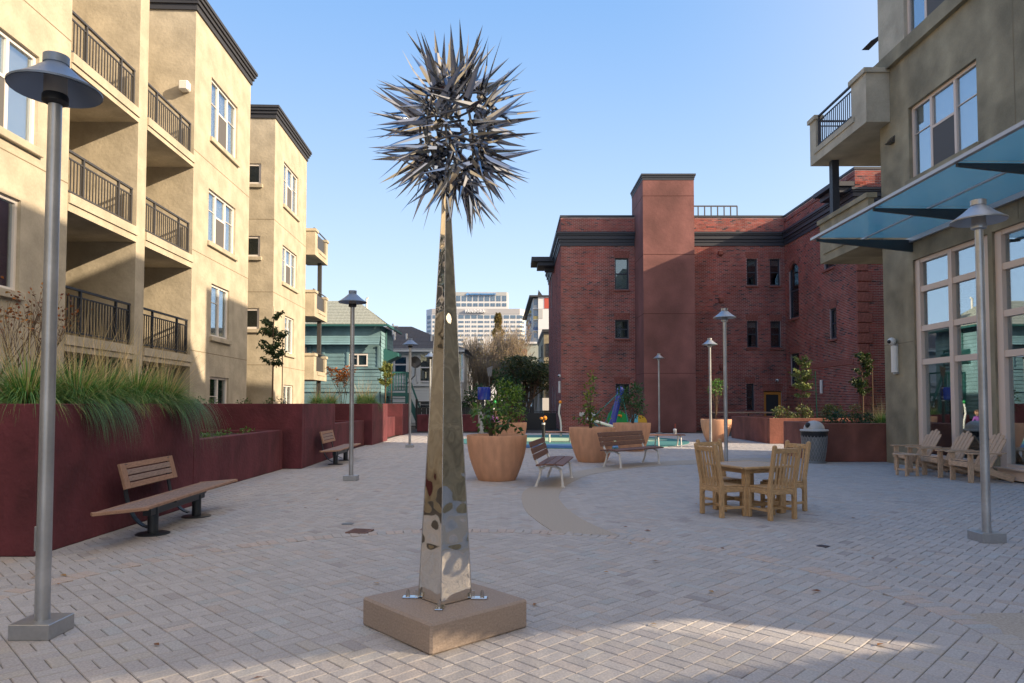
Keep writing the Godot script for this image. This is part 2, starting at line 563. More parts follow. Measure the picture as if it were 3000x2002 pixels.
# stepped moulding along a polyline of ground points: rows are [out, y0, y1]; outward is to the right of travel
func moulding(mb: MB, path: Array, rows: Array) -> void:
	for row: Array in rows:
		var pts := []
		for i in path.size():
			var p: Vector2 = path[i]
			var t0: Vector2 = (p - path[maxi(i - 1, 0)]).normalized() if i > 0 else (path[1] - p).normalized()
			var t1: Vector2 = (path[mini(i + 1, path.size() - 1)] - p).normalized() if i < path.size() - 1 else t0
			var n0 := Vector2(-t0.y, t0.x)
			var n1 := Vector2(-t1.y, t1.x)
			var nn := (n0 + n1) / (1.0 + n0.dot(n1))
			pts.append([p - nn * 0.04, p + nn * row[0]])
		for i in path.size() - 1:
			var a: Array = pts[i]
			var b: Array = pts[i + 1]
			var y0: float = row[1]
			var y1: float = row[2]
			var q := func(p: Vector2, y: float) -> Vector3: return Vector3(p.x, y, p.y)
			var out := Vector3(a[1].x - a[0].x, 0, a[1].y - a[0].y)
			mb.quad_out(q.call(a[1], y0), q.call(b[1], y0), q.call(b[1], y1), q.call(a[1], y1), out)
			mb.quad_out(q.call(a[0], y1), q.call(b[0], y1), q.call(b[1], y1), q.call(a[1], y1), Vector3.UP)
			mb.quad_out(q.call(a[0], y0), q.call(b[0], y0), q.call(b[1], y0), q.call(a[1], y0), Vector3.DOWN)
			if i == 0:
				mb.quad_out(q.call(a[0], y0), q.call(a[1], y0), q.call(a[1], y1), q.call(a[0], y1), Vector3(a[0].x - b[0].x, 0, a[0].y - b[0].y))
			if i == path.size() - 2:
				mb.quad_out(q.call(b[0], y0), q.call(b[1], y0), q.call(b[1], y1), q.call(b[0], y1), Vector3(b[0].x - a[0].x, 0, b[0].y - a[0].y))

# railing along +x of the frame, with each baluster a sub-part
func railing(parent: Node, xf: Transform3D, l: float, h: float, material: String, posts: Array) -> void:
	var o := Node3D.new()
	o.name = "railing"
	parent.add_child(o, true)
	o.transform = xf
	var f := MB.new()
	f.box(Vector3(l / 2, h, 0), Vector3(l, 0.045, 0.06)).box(Vector3(l / 2, h - 0.15, 0), Vector3(l, 0.03, 0.03)).box(Vector3(l / 2, 0.08, 0), Vector3(l, 0.035, 0.035))
	for p: float in posts:
		f.box(Vector3(p, h / 2 - 0.03, 0), Vector3(0.05, h + 0.02, 0.05))
	put(o, "rail_frame", f, M[material])
	var b := MB.new()
	b.box(Vector3.ZERO, Vector3(0.02, h - 0.23, 0.02))
	var bm := b.mesh()
	var k := int(l / 0.115)
	for i in k + 1:
		var x := 0.02 + (l - 0.04) * i / k
		put(o, "baluster", bm, M[material], Transform3D(Basis.IDENTITY, Vector3(x, (h - 0.15 + 0.08) / 2, 0)))

func left_building() -> void:
	var b := thing("apartment_building", "cream stucco four storey apartment building with recessed balconies, left of the plaza", "building", Vector3(-8.39, 0, 0), atan(0.04))
	var fx := func(x: float, d: float) -> Transform3D: return Transform3D(face(Vector3.RIGHT), Vector3(x, 0, -d))
	var fz := func(x: float, d: float) -> Transform3D: return Transform3D(face(Vector3.BACK), Vector3(x, 0, -d))
	var St: StandardMaterial3D = M.tan_stucco
	# near block
	var hA := []
	for d: Array in [[-0.6, 1.6], [5.6, 7.8], [10.55, 12.8]]:
		for fl in 3:
			if d[0] > 10 and fl == 0:
				hA.append(Rect2(10.9, 3.5, 1.5, 1.67))
			elif d[0] > 10 and fl == 2:
				hA.append(Rect2(d[0], 9.45, 2.25, 1.8))
			else:
				hA.append(Rect2(d[0], 3.5 + fl * 2.95 - (0.18 if fl == 1 else 0.0), d[1] - d[0], 1.75))
	var a := MB.new()
	wall(a, -13.0, 13.78, 0.0, 13.3, hA, fx.call(0.0, 0.0))
	a.quad(Vector3(0, 0, -13.78), Vector3(-6, 0, -13.78), Vector3(-6, 13.3, -13.78), Vector3(0, 13.3, -13.78))
	a.quad(Vector3(0, 13.3, 13), Vector3(0, 13.3, -13.78), Vector3(-6, 13.3, -13.78), Vector3(-6, 13.3, 13))
	a.quad(Vector3(-6, 0, 13), Vector3(0, 0, 13), Vector3(0, 13.3, 13), Vector3(-6, 13.3, 13))
	put(b, "wall", a, St)
	for h: Rect2 in hA:
		var kind := "double" if h.size.x < 1.7 else "triple"
		window(b, Transform3D(face(Vector3.RIGHT), Vector3(0, h.position.y, -h.position.x)), h.size.x, h.size.y, kind, "white_vinyl", "window_glass", "blind" if h.position.y > 5 else "curtain", "tan_stucco")
	# balcony bays: back wall, partition, far pier
	var w := MB.new()
	var doors := [Rect2(17.15, 2.9, 1.5, 2.15), Rect2(17.15, 5.8, 1.5, 2.15), Rect2(17.15, 8.8, 1.5, 2.15), Rect2(14.2, 2.9, 1.5, 2.15), Rect2(14.2, 5.8, 1.5, 2.15), Rect2(14.2, 8.8, 1.5, 2.15)]
	wall(w, 13.78, 19.7, 0.0, 13.3, doors, fx.call(-2.3, 0.0), 0.15)
	wall(w, -2.3, 0.0, 0.0, 13.3, [], fz.call(0.0, 16.52))
	w.quad(Vector3(-2.3, 0, -16.95), Vector3(0, 0, -16.95), Vector3(0, 13.3, -16.95), Vector3(-2.3, 13.3, -16.95))
	w.quad(Vector3(0, 0, -16.52), Vector3(0, 0, -16.95), Vector3(0, 13.3, -16.95), Vector3(0, 13.3, -16.52))
	w.quad(Vector3(-2.3, 13.3, -16.52), Vector3(0, 13.3, -16.52), Vector3(0, 13.3, -16.95), Vector3(-2.3, 13.3, -16.95))
	w.quad(Vector3(-6, 13.3, -13.78), Vector3(-2.3, 13.3, -13.78), Vector3(-2.3, 13.3, -19.7), Vector3(-6, 13.3, -19.7))
	put(b, "wall", w, St)
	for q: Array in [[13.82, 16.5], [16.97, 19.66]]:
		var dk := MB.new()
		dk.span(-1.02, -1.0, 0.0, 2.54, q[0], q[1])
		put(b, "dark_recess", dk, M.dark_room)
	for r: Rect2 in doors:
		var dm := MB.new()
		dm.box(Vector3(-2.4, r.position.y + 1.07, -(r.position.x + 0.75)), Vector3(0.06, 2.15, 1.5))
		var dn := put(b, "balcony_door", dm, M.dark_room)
		var fr := MB.new()
		for q: Array in [[0.06, 1.07, 0.12, 2.15], [1.44, 1.07, 0.12, 2.15], [0.75, 2.1, 1.5, 0.1], [0.75, 1.07, 0.08, 2.0]]:
			fr.box(Vector3(-2.35, r.position.y + q[1], -(r.position.x + q[0])), Vector3(0.06, q[3], q[2]))
		for q: Array in [[-0.07, 1.1, 0.14, 2.3], [1.57, 1.1, 0.14, 2.3], [0.75, 2.24, 1.6, 0.14]]:
			fr.box(Vector3(-2.28, r.position.y + q[1], -(r.position.x + q[0])), Vector3(0.07, q[3], q[2]))
		put(dn, "door_frame", fr, M.cream_wall)
		var cu := MB.new()
		cu.box(Vector3(-2.365, r.position.y + 1.4, -(r.position.x + 1.1)), Vector3(0.01, 1.2, 0.6))
		put(dn, "curtain", cu, M.curtain)
	for bay: Array in [[13.78, 16.52, 14.35, 15.75], [16.95, 19.7, 17.5, 18.9]]:
		for fl in 3:
			var top: float = [2.88, 5.74, 8.62][fl]
			var bot: float = [2.55, 5.38, 8.30][fl]
			var s := MB.new()
			s.span(-2.3, -0.06, bot, top - 0.03, bay[0], bay[1])
			s.span(-0.06, 0.05, top - 0.2, top, bay[0] + 0.002, bay[1] - 0.002)
			s.span(-0.06, 0.015, bot, top - 0.21, bay[0] + 0.002, bay[1] - 0.002)
			put(b, "balcony_slab", s, St)
			railing(b, Transform3D(Basis(Vector3(0, 0, -1), Vector3.UP, Vector3.RIGHT), Vector3(-0.07, top, -bay[0] - 0.06)), bay[1] - bay[0] - 0.16, 0.98 if fl == 0 else 0.9, "dark_rail" if fl == 0 else "rail_metal", [bay[2] - bay[0], bay[3] - bay[0], bay[1] - bay[0] - 0.19])
	var wf := MB.new()
	wf.bev(Vector3(-0.24, 10.62, -19.58), Vector3(0.27, 0.27, 0.24), 0.03)
	put(b, "wall_fixture", wf, M.play_white)
	# middle block
	var hB := [Rect2(20.9, 9.66, 2.25, 1.88), Rect2(20.82, 6.44, 2.27, 1.62), Rect2(21.15, 3.57, 1.5, 1.63), Rect2(21.15, 0.55, 1.55, 1.78)]
	var hC := [Rect2(28.57, 9.82, 2.25, 1.82), Rect2(28.53, 6.56, 2.2, 1.55), Rect2(29.0, 3.64, 1.36, 1.57), Rect2(28.9, 0.55, 1.48, 1.74)]
	var m := MB.new()
	wall(m, 19.7, 24.4, 0.0, 12.95, hB, fx.call(0.0, 0.0))
	wall(m, -2.3, 0.0, 0.0, 12.95, [], fz.call(0.0, 19.7))
	m.quad(Vector3(0, 0, -24.4), Vector3(-6, 0, -24.4), Vector3(-6, 12.95, -24.4), Vector3(0, 12.95, -24.4))
	m.quad(Vector3(0, 12.95, -19.7), Vector3(0, 12.95, -24.4), Vector3(-6, 12.95, -24.4), Vector3(-6, 12.95, -19.7))
	put(b, "wall", m, St)
	var cm := MB.new()
	wall(cm, 27.33, 32.25, 0.0, 13.0, hC, fx.call(0.0, 0.0))
	var hs := [Rect2(-1.4, 10.25, 0.86, 0.84), Rect2(-1.4, 7.33, 0.86, 0.84), Rect2(-1.4, 4.45, 0.86, 0.83)]
	wall(cm, -6.0, 0.0, 0.0, 13.0, hs, fz.call(0.0, 27.33))
	cm.quad(Vector3(0, 0, -32.25), Vector3(-8, 0, -32.25), Vector3(-8, 13.0, -32.25), Vector3(0, 13.0, -32.25))
	cm.quad(Vector3(0, 13, -27.33), Vector3(0, 13, -32.25), Vector3(-6, 13, -32.25), Vector3(-6, 13, -27.33))
	wall(cm, 24.4, 27.33, 0.0, 13.0, [], fx.call(-5.0, 0.0))
	put(b, "wall", cm, St)
	for grp: Array in [hB, hC]:
		for i in 4:
			var h: Rect2 = grp[i]
			window(b, Transform3D(face(Vector3.RIGHT), Vector3(0, h.position.y, -h.position.x)), h.size.x, h.size.y, "triple" if i < 2 else "double", "white_vinyl", "window_glass", "blind" if i != 3 else "dark_room", "tan_stucco" if i < 3 else "")
	for h: Rect2 in hs:
		window(b, Transform3D(face(Vector3.BACK), Vector3(h.position.x, h.position.y, -27.33)), h.size.x, h.size.y, "single", "white_vinyl", "old_glass", "dark_room", "tan_stucco", 0.08, 0.09)
	var mo := MB.new()
	var rows := [[0.05, 12.92, 13.08], [0.10, 13.085, 13.2], [0.15, 13.205, 13.3], [0.19, 13.305, 13.4]]
	moulding(mo, [Vector2(-5.9, -19.7), Vector2(0, -19.7), Vector2(0, -24.4), Vector2(-5.9, -24.4)], rows)
	put(b, "cornice", mo, M.trim)
	mo = MB.new()
	moulding(mo, [Vector2(-5.9, -27.33), Vector2(0, -27.33), Vector2(0, -32.25), Vector2(-5.9, -32.25)], rows)
	put(b, "cornice", mo, M.trim)
	# control joints in the stucco
	var jl := MB.new()
	for y: float in [3.02, 5.92, 8.83]:
		jl.span(-0.01, 0.004, y, y + 0.02, -10, 13.77)
		jl.span(-0.01, 0.004, y, y + 0.02, 19.71, 24.39)
		jl.span(-0.01, 0.004, y, y + 0.02, 27.34, 32.24)
		jl.box(Vector3(-3, y + 0.01, -27.33), Vector3(6, 0.02, 0.008))
	put(b, "control_joint", jl, M.joint_line)
	# far corner balconies with their post
	for fl in 3:
		var y0: float = [2.62, 5.6, 8.5][fl]
		var bb := MB.new()
		bb.span(-0.6, 0.42, y0, y0 + 0.2, 32.27, 34.9)
		bb.span(-0.05, 0.42, y0 + 0.2, y0 + 1.12, 32.27, 32.42)
		bb.span(0.24, 0.42, y0 + 0.2, y0 + 1.12, 32.42, 32.75)
		bb.span(0.24, 0.42, y0 + 0.2, y0 + 1.12, 34.55, 34.9)
		bb.span(0.24, 0.42, y0 + 0.2, y0 + 0.42, 32.75, 34.55)
		bb.span(0.42, 0.45, y0 + 0.24, y0 + 0.4, 32.95, 34.5)
		bb.span(-0.09, 0.47, y0 + 1.12, y0 + 1.24, 32.22, 32.46)
		bb.span(0.19, 0.47, y0 + 1.12, y0 + 1.24, 32.46, 32.79)
		bb.span(0.19, 0.47, y0 + 1.12, y0 + 1.24, 34.52, 34.95)
		bb.span(-0.6, 0.24, y0 + 0.2, y0 + 1.12, 34.75, 34.9)
		var bn := put(b, "corner_balcony", bb, St)
		var sc := MB.new()
		sc.box(Vector3(0.33, y0 + 0.78, -33.65), Vector3(0.02, 0.68, 1.78))
		put(bn, "mesh_screen", sc, M.rail_metal)
		var tr := MB.new()
		tr.box(Vector3(0.33, y0 + 1.3, -33.65), Vector3(0.05, 0.04, 2.5))
		put(bn, "handrail", tr, M.rail_metal)
	var po := MB.new()
	po.span(0.06, 0.24, 0.0, 8.5, 34.3, 34.48)
	put(b, "balcony_post", po, M.rail_metal)

func right_building() -> void:
	var b := thing("apartment_building", "olive stucco building with glass canopy and storefront windows, right of the plaza", "building", Vector3(9.6, 0, 0))
	var f := Transform3D(face(Vector3.LEFT), Vector3.ZERO)   # x of the frame is -d
	var oc: StandardMaterial3D = M.olive_stucco
	var o := MB.new()
	var h2 := Rect2(-16.5, 6.87, 2.45, 1.78)
	var s1 := Rect2(-16.45, 0.0, 2.6, 4.93)
	var s2 := Rect2(-13.72, 0.0, 4.3, 4.93)
	wall(o, -17.78, 13.0, 0.0, 10.05, [h2, s1, s2, Rect2(-9.2, 0, 4.4, 4.93), Rect2(-1.7, 3.0, 3.0, 2.6), Rect2(-12.2, 6.87, 2.45, 1.78)], f, 0.3)
	o.quad(Vector3(10, 0, -17.78), Vector3(0, 0, -17.78), Vector3(0, 10.05, -17.78), Vector3(10, 10.05, -17.78))
	put(b, "lower_wall", o, oc)
	var u := MB.new()
	var h4 := Rect2(-16.6, 10.42, 2.4, 1.6)
	wall(u, -17.78, -13.6, 10.05, 13.2, [h4], f)
	wall(u, -11.0, 13.0, 10.05, 13.2, [], f)
	u.quad(Vector3(10, 10.05, -17.78), Vector3(0, 10.05, -17.78), Vector3(0, 13.2, -17.78), Vector3(10, 13.2, -17.78))
	u.quad(Vector3(0, 10.05, -13.6), Vector3(10, 10.05, -13.6), Vector3(10, 13.2, -13.6), Vector3(0, 13.2, -13.6))
	u.quad(Vector3(10, 10.05, -11), Vector3(0, 10.05, -11), Vector3(0, 13.2, -11), Vector3(10, 13.2, -11))
	u.quad(Vector3(0, 13.2, -13.6), Vector3(0, 13.2, -17.78), Vector3(10, 13.2, -17.78), Vector3(10, 13.2, -13.6))
	u.quad(Vector3(0, 13.2, 13), Vector3(0, 13.2, -11), Vector3(10, 13.2, -11), Vector3(10, 13.2, 13))
	u.quad(Vector3(0, 10.05, -11), Vector3(0, 10.05, -13.6), Vector3(10, 10.05, -13.6), Vector3(10, 10.05, -11))
	u.quad(Vector3(10, 0, -2.0), Vector3(10, 0, -17.78), Vector3(10, 13.2, -17.78), Vector3(10, 13.2, -2.0))
	u.quad(Vector3(10, 0, 13), Vector3(10, 0, 8.0), Vector3(10, 13.2, 8.0), Vector3(10, 13.2, 13))
	u.quad(Vector3(0, 0, 13), Vector3(10, 0, 13), Vector3(10, 13.2, 13), Vector3(0, 13.2, 13))
	put(b, "upper_wall", u, M.tan_stucco)
	# an open stair runs up inside this side; its slatted slanting opening lets a little sun through
	var so := MB.new()
	var sxf := Transform3D(face(Vector3.LEFT), Vector3(0.15, 0, 0))
	so.prism(PackedVector2Array([Vector2(-1.7, 3.0), Vector2(1.3, 3.0), Vector2(1.3, 4.98), Vector2(-1.7, 3.06)]), 0.1, sxf)
	so.prism(PackedVector2Array([Vector2(-1.7, 3.68), Vector2(1.3, 5.58), Vector2(1.3, 5.6), Vector2(-1.7, 5.6)]), 0.1, sxf)
	put(b, "stair_wall", so, oc)
	for i in 34:
		var sl := MB.new()
		sl.box(Vector3(0.15, 3.05 + i * 0.075, 0.2), Vector3(0.02, 0.03, 3.0))
		put(b, "stair_slat", sl, M.rail_metal)
	var bd := MB.new()
	bd.span(-0.12, 0.0, 9.98, 10.33, -13, 17.9)
	bd.span(-0.12, 0.4, 9.98, 10.33, 17.78, 17.9)
	put(b, "ledge_band", bd, oc)
	window(b, Transform3D(face(Vector3.LEFT), Vector3(0, h2.position.y, h2.position.x)), h2.size.x, h2.size.y, "triple", "pink_frame", "window_glass", "blind", "olive_stucco", 0.12)
	window(b, Transform3D(face(Vector3.LEFT), Vector3(0, 6.87, -12.2)), 2.45, 1.78, "triple", "pink_frame", "window_glass", "blind", "olive_stucco", 0.12)
	window(b, Transform3D(face(Vector3.LEFT), Vector3(0, h4.position.y, h4.position.x)), h4.size.x, h4.size.y, "triple", "pink_frame", "window_glass", "panel_blue", "", 0.12)
	# storefront glazing
	for s: Array in [[-16.45, 2.6, 2], [-13.72, 4.3, 3], [-9.2, 4.4, 3]]:
		var g := Node3D.new()
		g.name = "storefront_window"
		b.add_child(g, true)
		g.transform = Transform3D(face(Vector3.LEFT), Vector3(0.12, 0, s[0]))
		var w: float = s[1]
		var fr := MB.new()
		var ys := [0.26, 2.48, 3.27, 4.2, 4.9]
		fr.box(Vector3(w / 2, 0.13, 0.05), Vector3(w, 0.2, 0.16)).box(Vector3(w / 2, 0.245, 0.1), Vector3(w, 0.03, 0.2))
		for y: float in ys:
			fr.box(Vector3(w / 2, y, 0), Vector3(w, 0.13, 0.1))
		var k: int = s[2]
		for i in k + 1:
			var x := 0.09 + (w - 0.18) * i / k
			fr.box(Vector3(x, 2.45, 0.004), Vector3(0.13 if i % k else 0.18, 4.9, 0.13))
		put(g, "frame", fr, M.pink_frame)
		for i in k:
			for j in 4:
				var x0 := 0.09 + (w - 0.18) * i / k
				var x1 := 0.09 + (w - 0.18) * (i + 1) / k
				var pn := MB.new()
				pn.box(Vector3((x0 + x1) / 2, (ys[j] + ys[j + 1]) / 2, -0.02), Vector3(x1 - x0 - 0.1, ys[j + 1] - ys[j] - 0.1, 0.008))
				put(g, "pane", pn, M.store_glass)
	# canopy: tilted frosted glass on steel blades
	var cn := Node3D.new()
	cn.name = "canopy"
	b.add_child(cn)
	for i in 4:
		var d := 16.45 - 2.62 * i
		var poly := PackedVector2Array([Vector2(0, 5.13), Vector2(0, 5.42), Vector2(-2.3, 5.44), Vector2(-2.3, 5.39)])
		var bl := MB.new()
		bl.prism(poly, 0.06, Transform3D(Basis.IDENTITY, Vector3(0, 0, -d)))
		put(cn, "blade_bracket", bl, M.canopy_steel)
		var pg := MB.new()
		if i < 3:
			pg.box(Vector3(-1.15, 5.475, -d + 1.31), Vector3(2.4, 0.018, 2.55))
			put(cn, "glass_sheet", pg, M.canopy_glass)
	var ed := MB.new()
	ed.span(-2.38, -2.3, 5.44, 5.5, 8.5, 16.6).span(-0.1, -0.02, 5.35, 5.46, 8.5, 16.6).span(-1.2, -1.16, 5.43, 5.462, 8.5, 16.6)
	put(cn, "edge_channel", ed, M.aluminium)
	# balconies at the far end
	var bt: StandardMaterial3D = M.tan_stucco
	var b1 := MB.new()
	b1.span(-0.6, 2.4, 8.65, 8.85, 17.3, 20.6)
	b1.span(-0.6, -0.44, 8.85, 9.92, 17.3, 18.05).span(-0.6, -0.44, 8.85, 9.92, 20.2, 20.6).span(-0.6, -0.44, 8.85, 9.08, 18.05, 20.2)
	b1.span(-0.44, 0.02, 8.85, 9.92, 17.3, 17.45)
	b1.span(-0.66, -0.38, 9.92, 10.04, 17.25, 18.1).span(-0.66, -0.38, 9.92, 10.04, 20.15, 20.66).span(-0.38, 0.02, 9.92, 10.04, 17.25, 17.5)
	b1.span(-0.63, -0.6, 8.9, 9.04, 17.9, 20.3)
	b1.span(-0.44, 2.4, 8.85, 9.2, 20.45, 20.6)
	var n1 := put(b, "upper_balcony", b1, bt)
	railing(n1, Transform3D(Basis(Vector3(0, 0, -1), Vector3.UP, Vector3.RIGHT), Vector3(-0.52, 9.08, -18.06)), 2.12, 0.92, "navy_trim", [0.02, 2.1])
	railing(n1, Transform3D(Basis.IDENTITY, Vector3(-0.4, 9.1, -20.52)), 2.6, 0.9, "navy_trim", [0.02, 2.58])
	var b2 := MB.new()
	b2.span(-0.35, 2.4, 5.68, 5.88, 17.79, 20.6)
	b2.span(-0.35, -0.19, 5.88, 6.85, 17.79, 20.6)
	b2.span(-0.41, -0.13, 6.85, 6.98, 17.74, 20.66)
	b2.span(-0.38, -0.35, 5.92, 6.08, 18.2, 20.35)
	b2.span(-0.19, 2.4, 5.88, 6.85, 20.45, 20.6)
	put(b, "lower_balcony", b2, oc)
	var po := MB.new()
	po.span(-0.2, 0.0, 6.98, 8.65, 20.05, 20.25)
	put(b, "balcony_post", po, M.navy_trim)
	var br := MB.new()
	br.prism(PackedVector2Array([Vector2(0, 11.1), Vector2(-0.2, 11.1), Vector2(0, 11.22)]), 0.5, Transform3D(Basis.IDENTITY, Vector3(0.1, 0, -18.2)))
	put(b, "sun_shade", br, M.navy_trim)
	var jl := MB.new()
	jl.span(-0.004, 0.01, 2.98, 3.0, 16.5, 17.77).span(-0.004, 0.01, 5.0, 9.98, 12.98, 13.0)
	put(b, "control_joint", jl, M.joint_line)
	# the room behind the storefront
	var rm := MB.new()
	rm.quad(Vector3(0.3, 0.02, -4.5), Vector3(6, 0.02, -4.5), Vector3(6, 0.02, -17.5), Vector3(0.3, 0.02, -17.5))
	put(b, "lounge_floor", rm, M.oak_floor)
	rm = MB.new()
	rm.quad(Vector3(6, 0, -4.5), Vector3(6, 0, -17.5), Vector3(6, 5.2, -17.5), Vector3(6, 5.2, -4.5))
	rm.quad(Vector3(6, 0, -17.5), Vector3(0.3, 0, -17.5), Vector3(0.3, 5.2, -17.5), Vector3(6, 5.2, -17.5))
	rm.quad(Vector3(0.3, 0, -4.5), Vector3(6, 0, -4.5), Vector3(6, 5.2, -4.5), Vector3(0.3, 5.2, -4.5))
	rm.quad(Vector3(0.3, 5.2, -4.5), Vector3(6, 5.2, -4.5), Vector3(6, 5.2, -17.5), Vector3(0.3, 5.2, -17.5))
	put(b, "lounge_wall", rm, M.cream_wall)
	var st := thing("stone_fireplace", "stacked tan stone fireplace pier seen inside through the tall storefront window", "fireplace", P(11.6, 0.02, 16.9))
	var sm := []
	for i in 5:
		var q := MB.new()
		q.bev(Vector3.ZERO, Vector3(0.33 + 0.05 * i, 0.125, 0.34), 0.03)
		sm.append(q.mesh())
	for y in 32:
		for x in 2:
			var w := 0.33 + 0.05 * ((y * 3 + x) % 5)
			put(st, "stone", sm[(y * 3 + x) % 5], M.stone, Transform3D(Basis(Vector3.UP, rr(-0.05, 0.05)), Vector3(x * 0.5 + rr(-0.02, 0.02) - 0.3, 0.07 + y * 0.14, rr(-0.03, 0.03))))
	for i in 2:
		var sf := thing("armchair", ["dark olive armchair indoors behind the right storefront pane", "dark olive armchair indoors beside the stone fireplace"][i], "armchair", P(11.2 + 0.6 * i, 0.02, 12.4 + 2.6 * i), -PI / 2, "armchairs in the lounge")
		var q := MB.new()
		q.bev(Vector3(0, 0.28, 0), Vector3(0.9, 0.36, 0.85), 0.06)
		put(sf, "seat", q, M.sofa)
		q = MB.new()
		q.bev(Vector3(0, 0.6, -0.36), Vector3(0.9, 0.7, 0.2), 0.07)
		put(sf, "backrest", q, M.sofa)
		for sx: int in [-1, 1]:
			q = MB.new()
			q.bev(Vector3(sx * 0.42, 0.42, 0.02), Vector3(0.16, 0.5, 0.8), 0.06)
			put(sf, "armrest", q, M.sofa)
	# the building's rear wing, behind the balconies
	var rw := MB.new()
	rw.span(7.4, 18, 0, 11.8, 24.3, 30.2)
	put(b, "rear_wing_wall", rw, M.tan_stucco)
	# fixtures on the pier
	var li := thing("wall_lamp", "long white tube wall lamp on the olive pier beside the storefront", "wall lamp", P(9.55, 2.26, 17.22))
	var q := MB.new()
	q.tube([Vector3(0, 0.02, 0), Vector3(0, 0.68, 0)], [0.085], 14)
	put(li, "lamp_tube", q, M.play_white)
	q = MB.new()
	q.box(Vector3(0.02, 0.0, 0), Vector3(0.06, 0.05, 0.16)).box(Vector3(0.02, 0.7, 0), Vector3(0.06, 0.05, 0.16))
	put(li, "bracket", q, M.aluminium)
	var cam := thing("security_camera", "small white dome security camera above the tube lamp on olive pier", "security camera", P(9.5, 3.05, 17.22))
	q = MB.new()
	q.ball(Vector3(-0.02, 0, 0), Vector3(0.1, 0.1, 0.1), 12)
	put(cam, "housing", q, M.play_white)
	q = MB.new()
	q.ball(Vector3(-0.1, -0.01, 0.03), Vector3(0.05, 0.05, 0.05), 10)
	put(cam, "lens", q, M.black_metal)
	var vt := thing("wall_vent", "small dark metal vent hood beside the upper window on olive wall", "vent", P(9.6, 8.05, 17.2))
	q = MB.new()
	q.prism(PackedVector2Array([Vector2(0, 0), Vector2(-0.16, 0), Vector2(0, 0.18)]), 0.2)
	put(vt, "hood", q, M.dark_steel)

# running-bond bricks standing proud of a mortar sheet; frame as in wall()
func bricks(parent: Node, x0: float, x1: float, y0: float, y1: float, holes: Array, xf: Transform3D) -> void:
	var tfs := []
	var cols := []
	var ch := 0.075
	var bl := 0.222
	var rows := int((y1 - y0) / ch)
	for j in rows:
		var y := y0 + (j + 0.5) * ch
		var x := x0 - (bl * 0.5 if j % 2 else 0.0)
		while x < x1:
			var a := maxf(x + 0.006, x0)
			var b := minf(x + bl - 0.006, x1)
			x += bl
			for h: Rect2 in holes:
				if y > h.position.y - 0.02 and y < h.end.y + 0.02:
					if a < h.position.x and b > h.position.x:
						b = h.position.x - 0.003
					elif a < h.end.x and b > h.end.x:
						a = h.end.x + 0.003
					elif a >= h.position.x and b <= h.end.x:
						b = a
			if b - a < 0.03:
				continue
			var s := (b - a) / 0.21
			tfs.append(xf * Transform3D(Basis(Vector3(s, 0, 0), Vector3.UP, Vector3(0, 0, 1)), Vector3((a + b) / 2, y, rr(-0.002, 0.003))))
			var k := rng.randf()
			var q := rr(0.78, 1.2)
			var c := Color(0.42 * q, 0.098 * q, 0.078 * q)
			if k < 0.05:
				c = Color(0.07, 0.03, 0.04)
			elif k < 0.16:
				c = Color(0.25 * q, 0.075 * q, 0.08 * q)
			elif k < 0.24:
				c = Color(0.42 * q, 0.15 * q, 0.12 * q)
			cols.append(c)
	var br := MB.new()
	br.box(Vector3.ZERO, Vector3(0.206, 0.053, 0.02))
	many(parent, "bricks", br, M.brick, tfs, cols)

# soldier bricks fanned over an opening (x, w, y = head of the opening); one part
func lintel(parent: Node, xf: Transform3D, x: float, w: float, y: float) -> void:
	var o := MB.new()
	var k := int((w + 0.16) / 0.078)
	for i in k:
		var t := (i + 0.5) / k - 0.5
		var a := -t * 0.32
		o.box(xf * Vector3(x + w / 2 + t * (w + 0.1), y + 0.2, 0.008), Vector3(0.064, 0.36 + (0.03 if i % 2 else 0.0), 0.03), xf.basis * Basis(Vector3.BACK, a))
	put(parent, "lintel", o, M.lintel_brick)
	o = MB.new()
	return

func brick_sill(parent: Node, xf: Transform3D, x: float, w: float, y: float) -> void:
	var o := MB.new()
	var k := int((w + 0.14) / 0.075)
	for i in k:
		o.box(xf * Vector3(x - 0.07 + (w + 0.14) * (i + 0.5) / k, y - 0.075, 0.03), Vector3(0.062, 0.1, 0.13), xf.basis)
	put(parent, "brick_sill", o, M.lintel_brick)

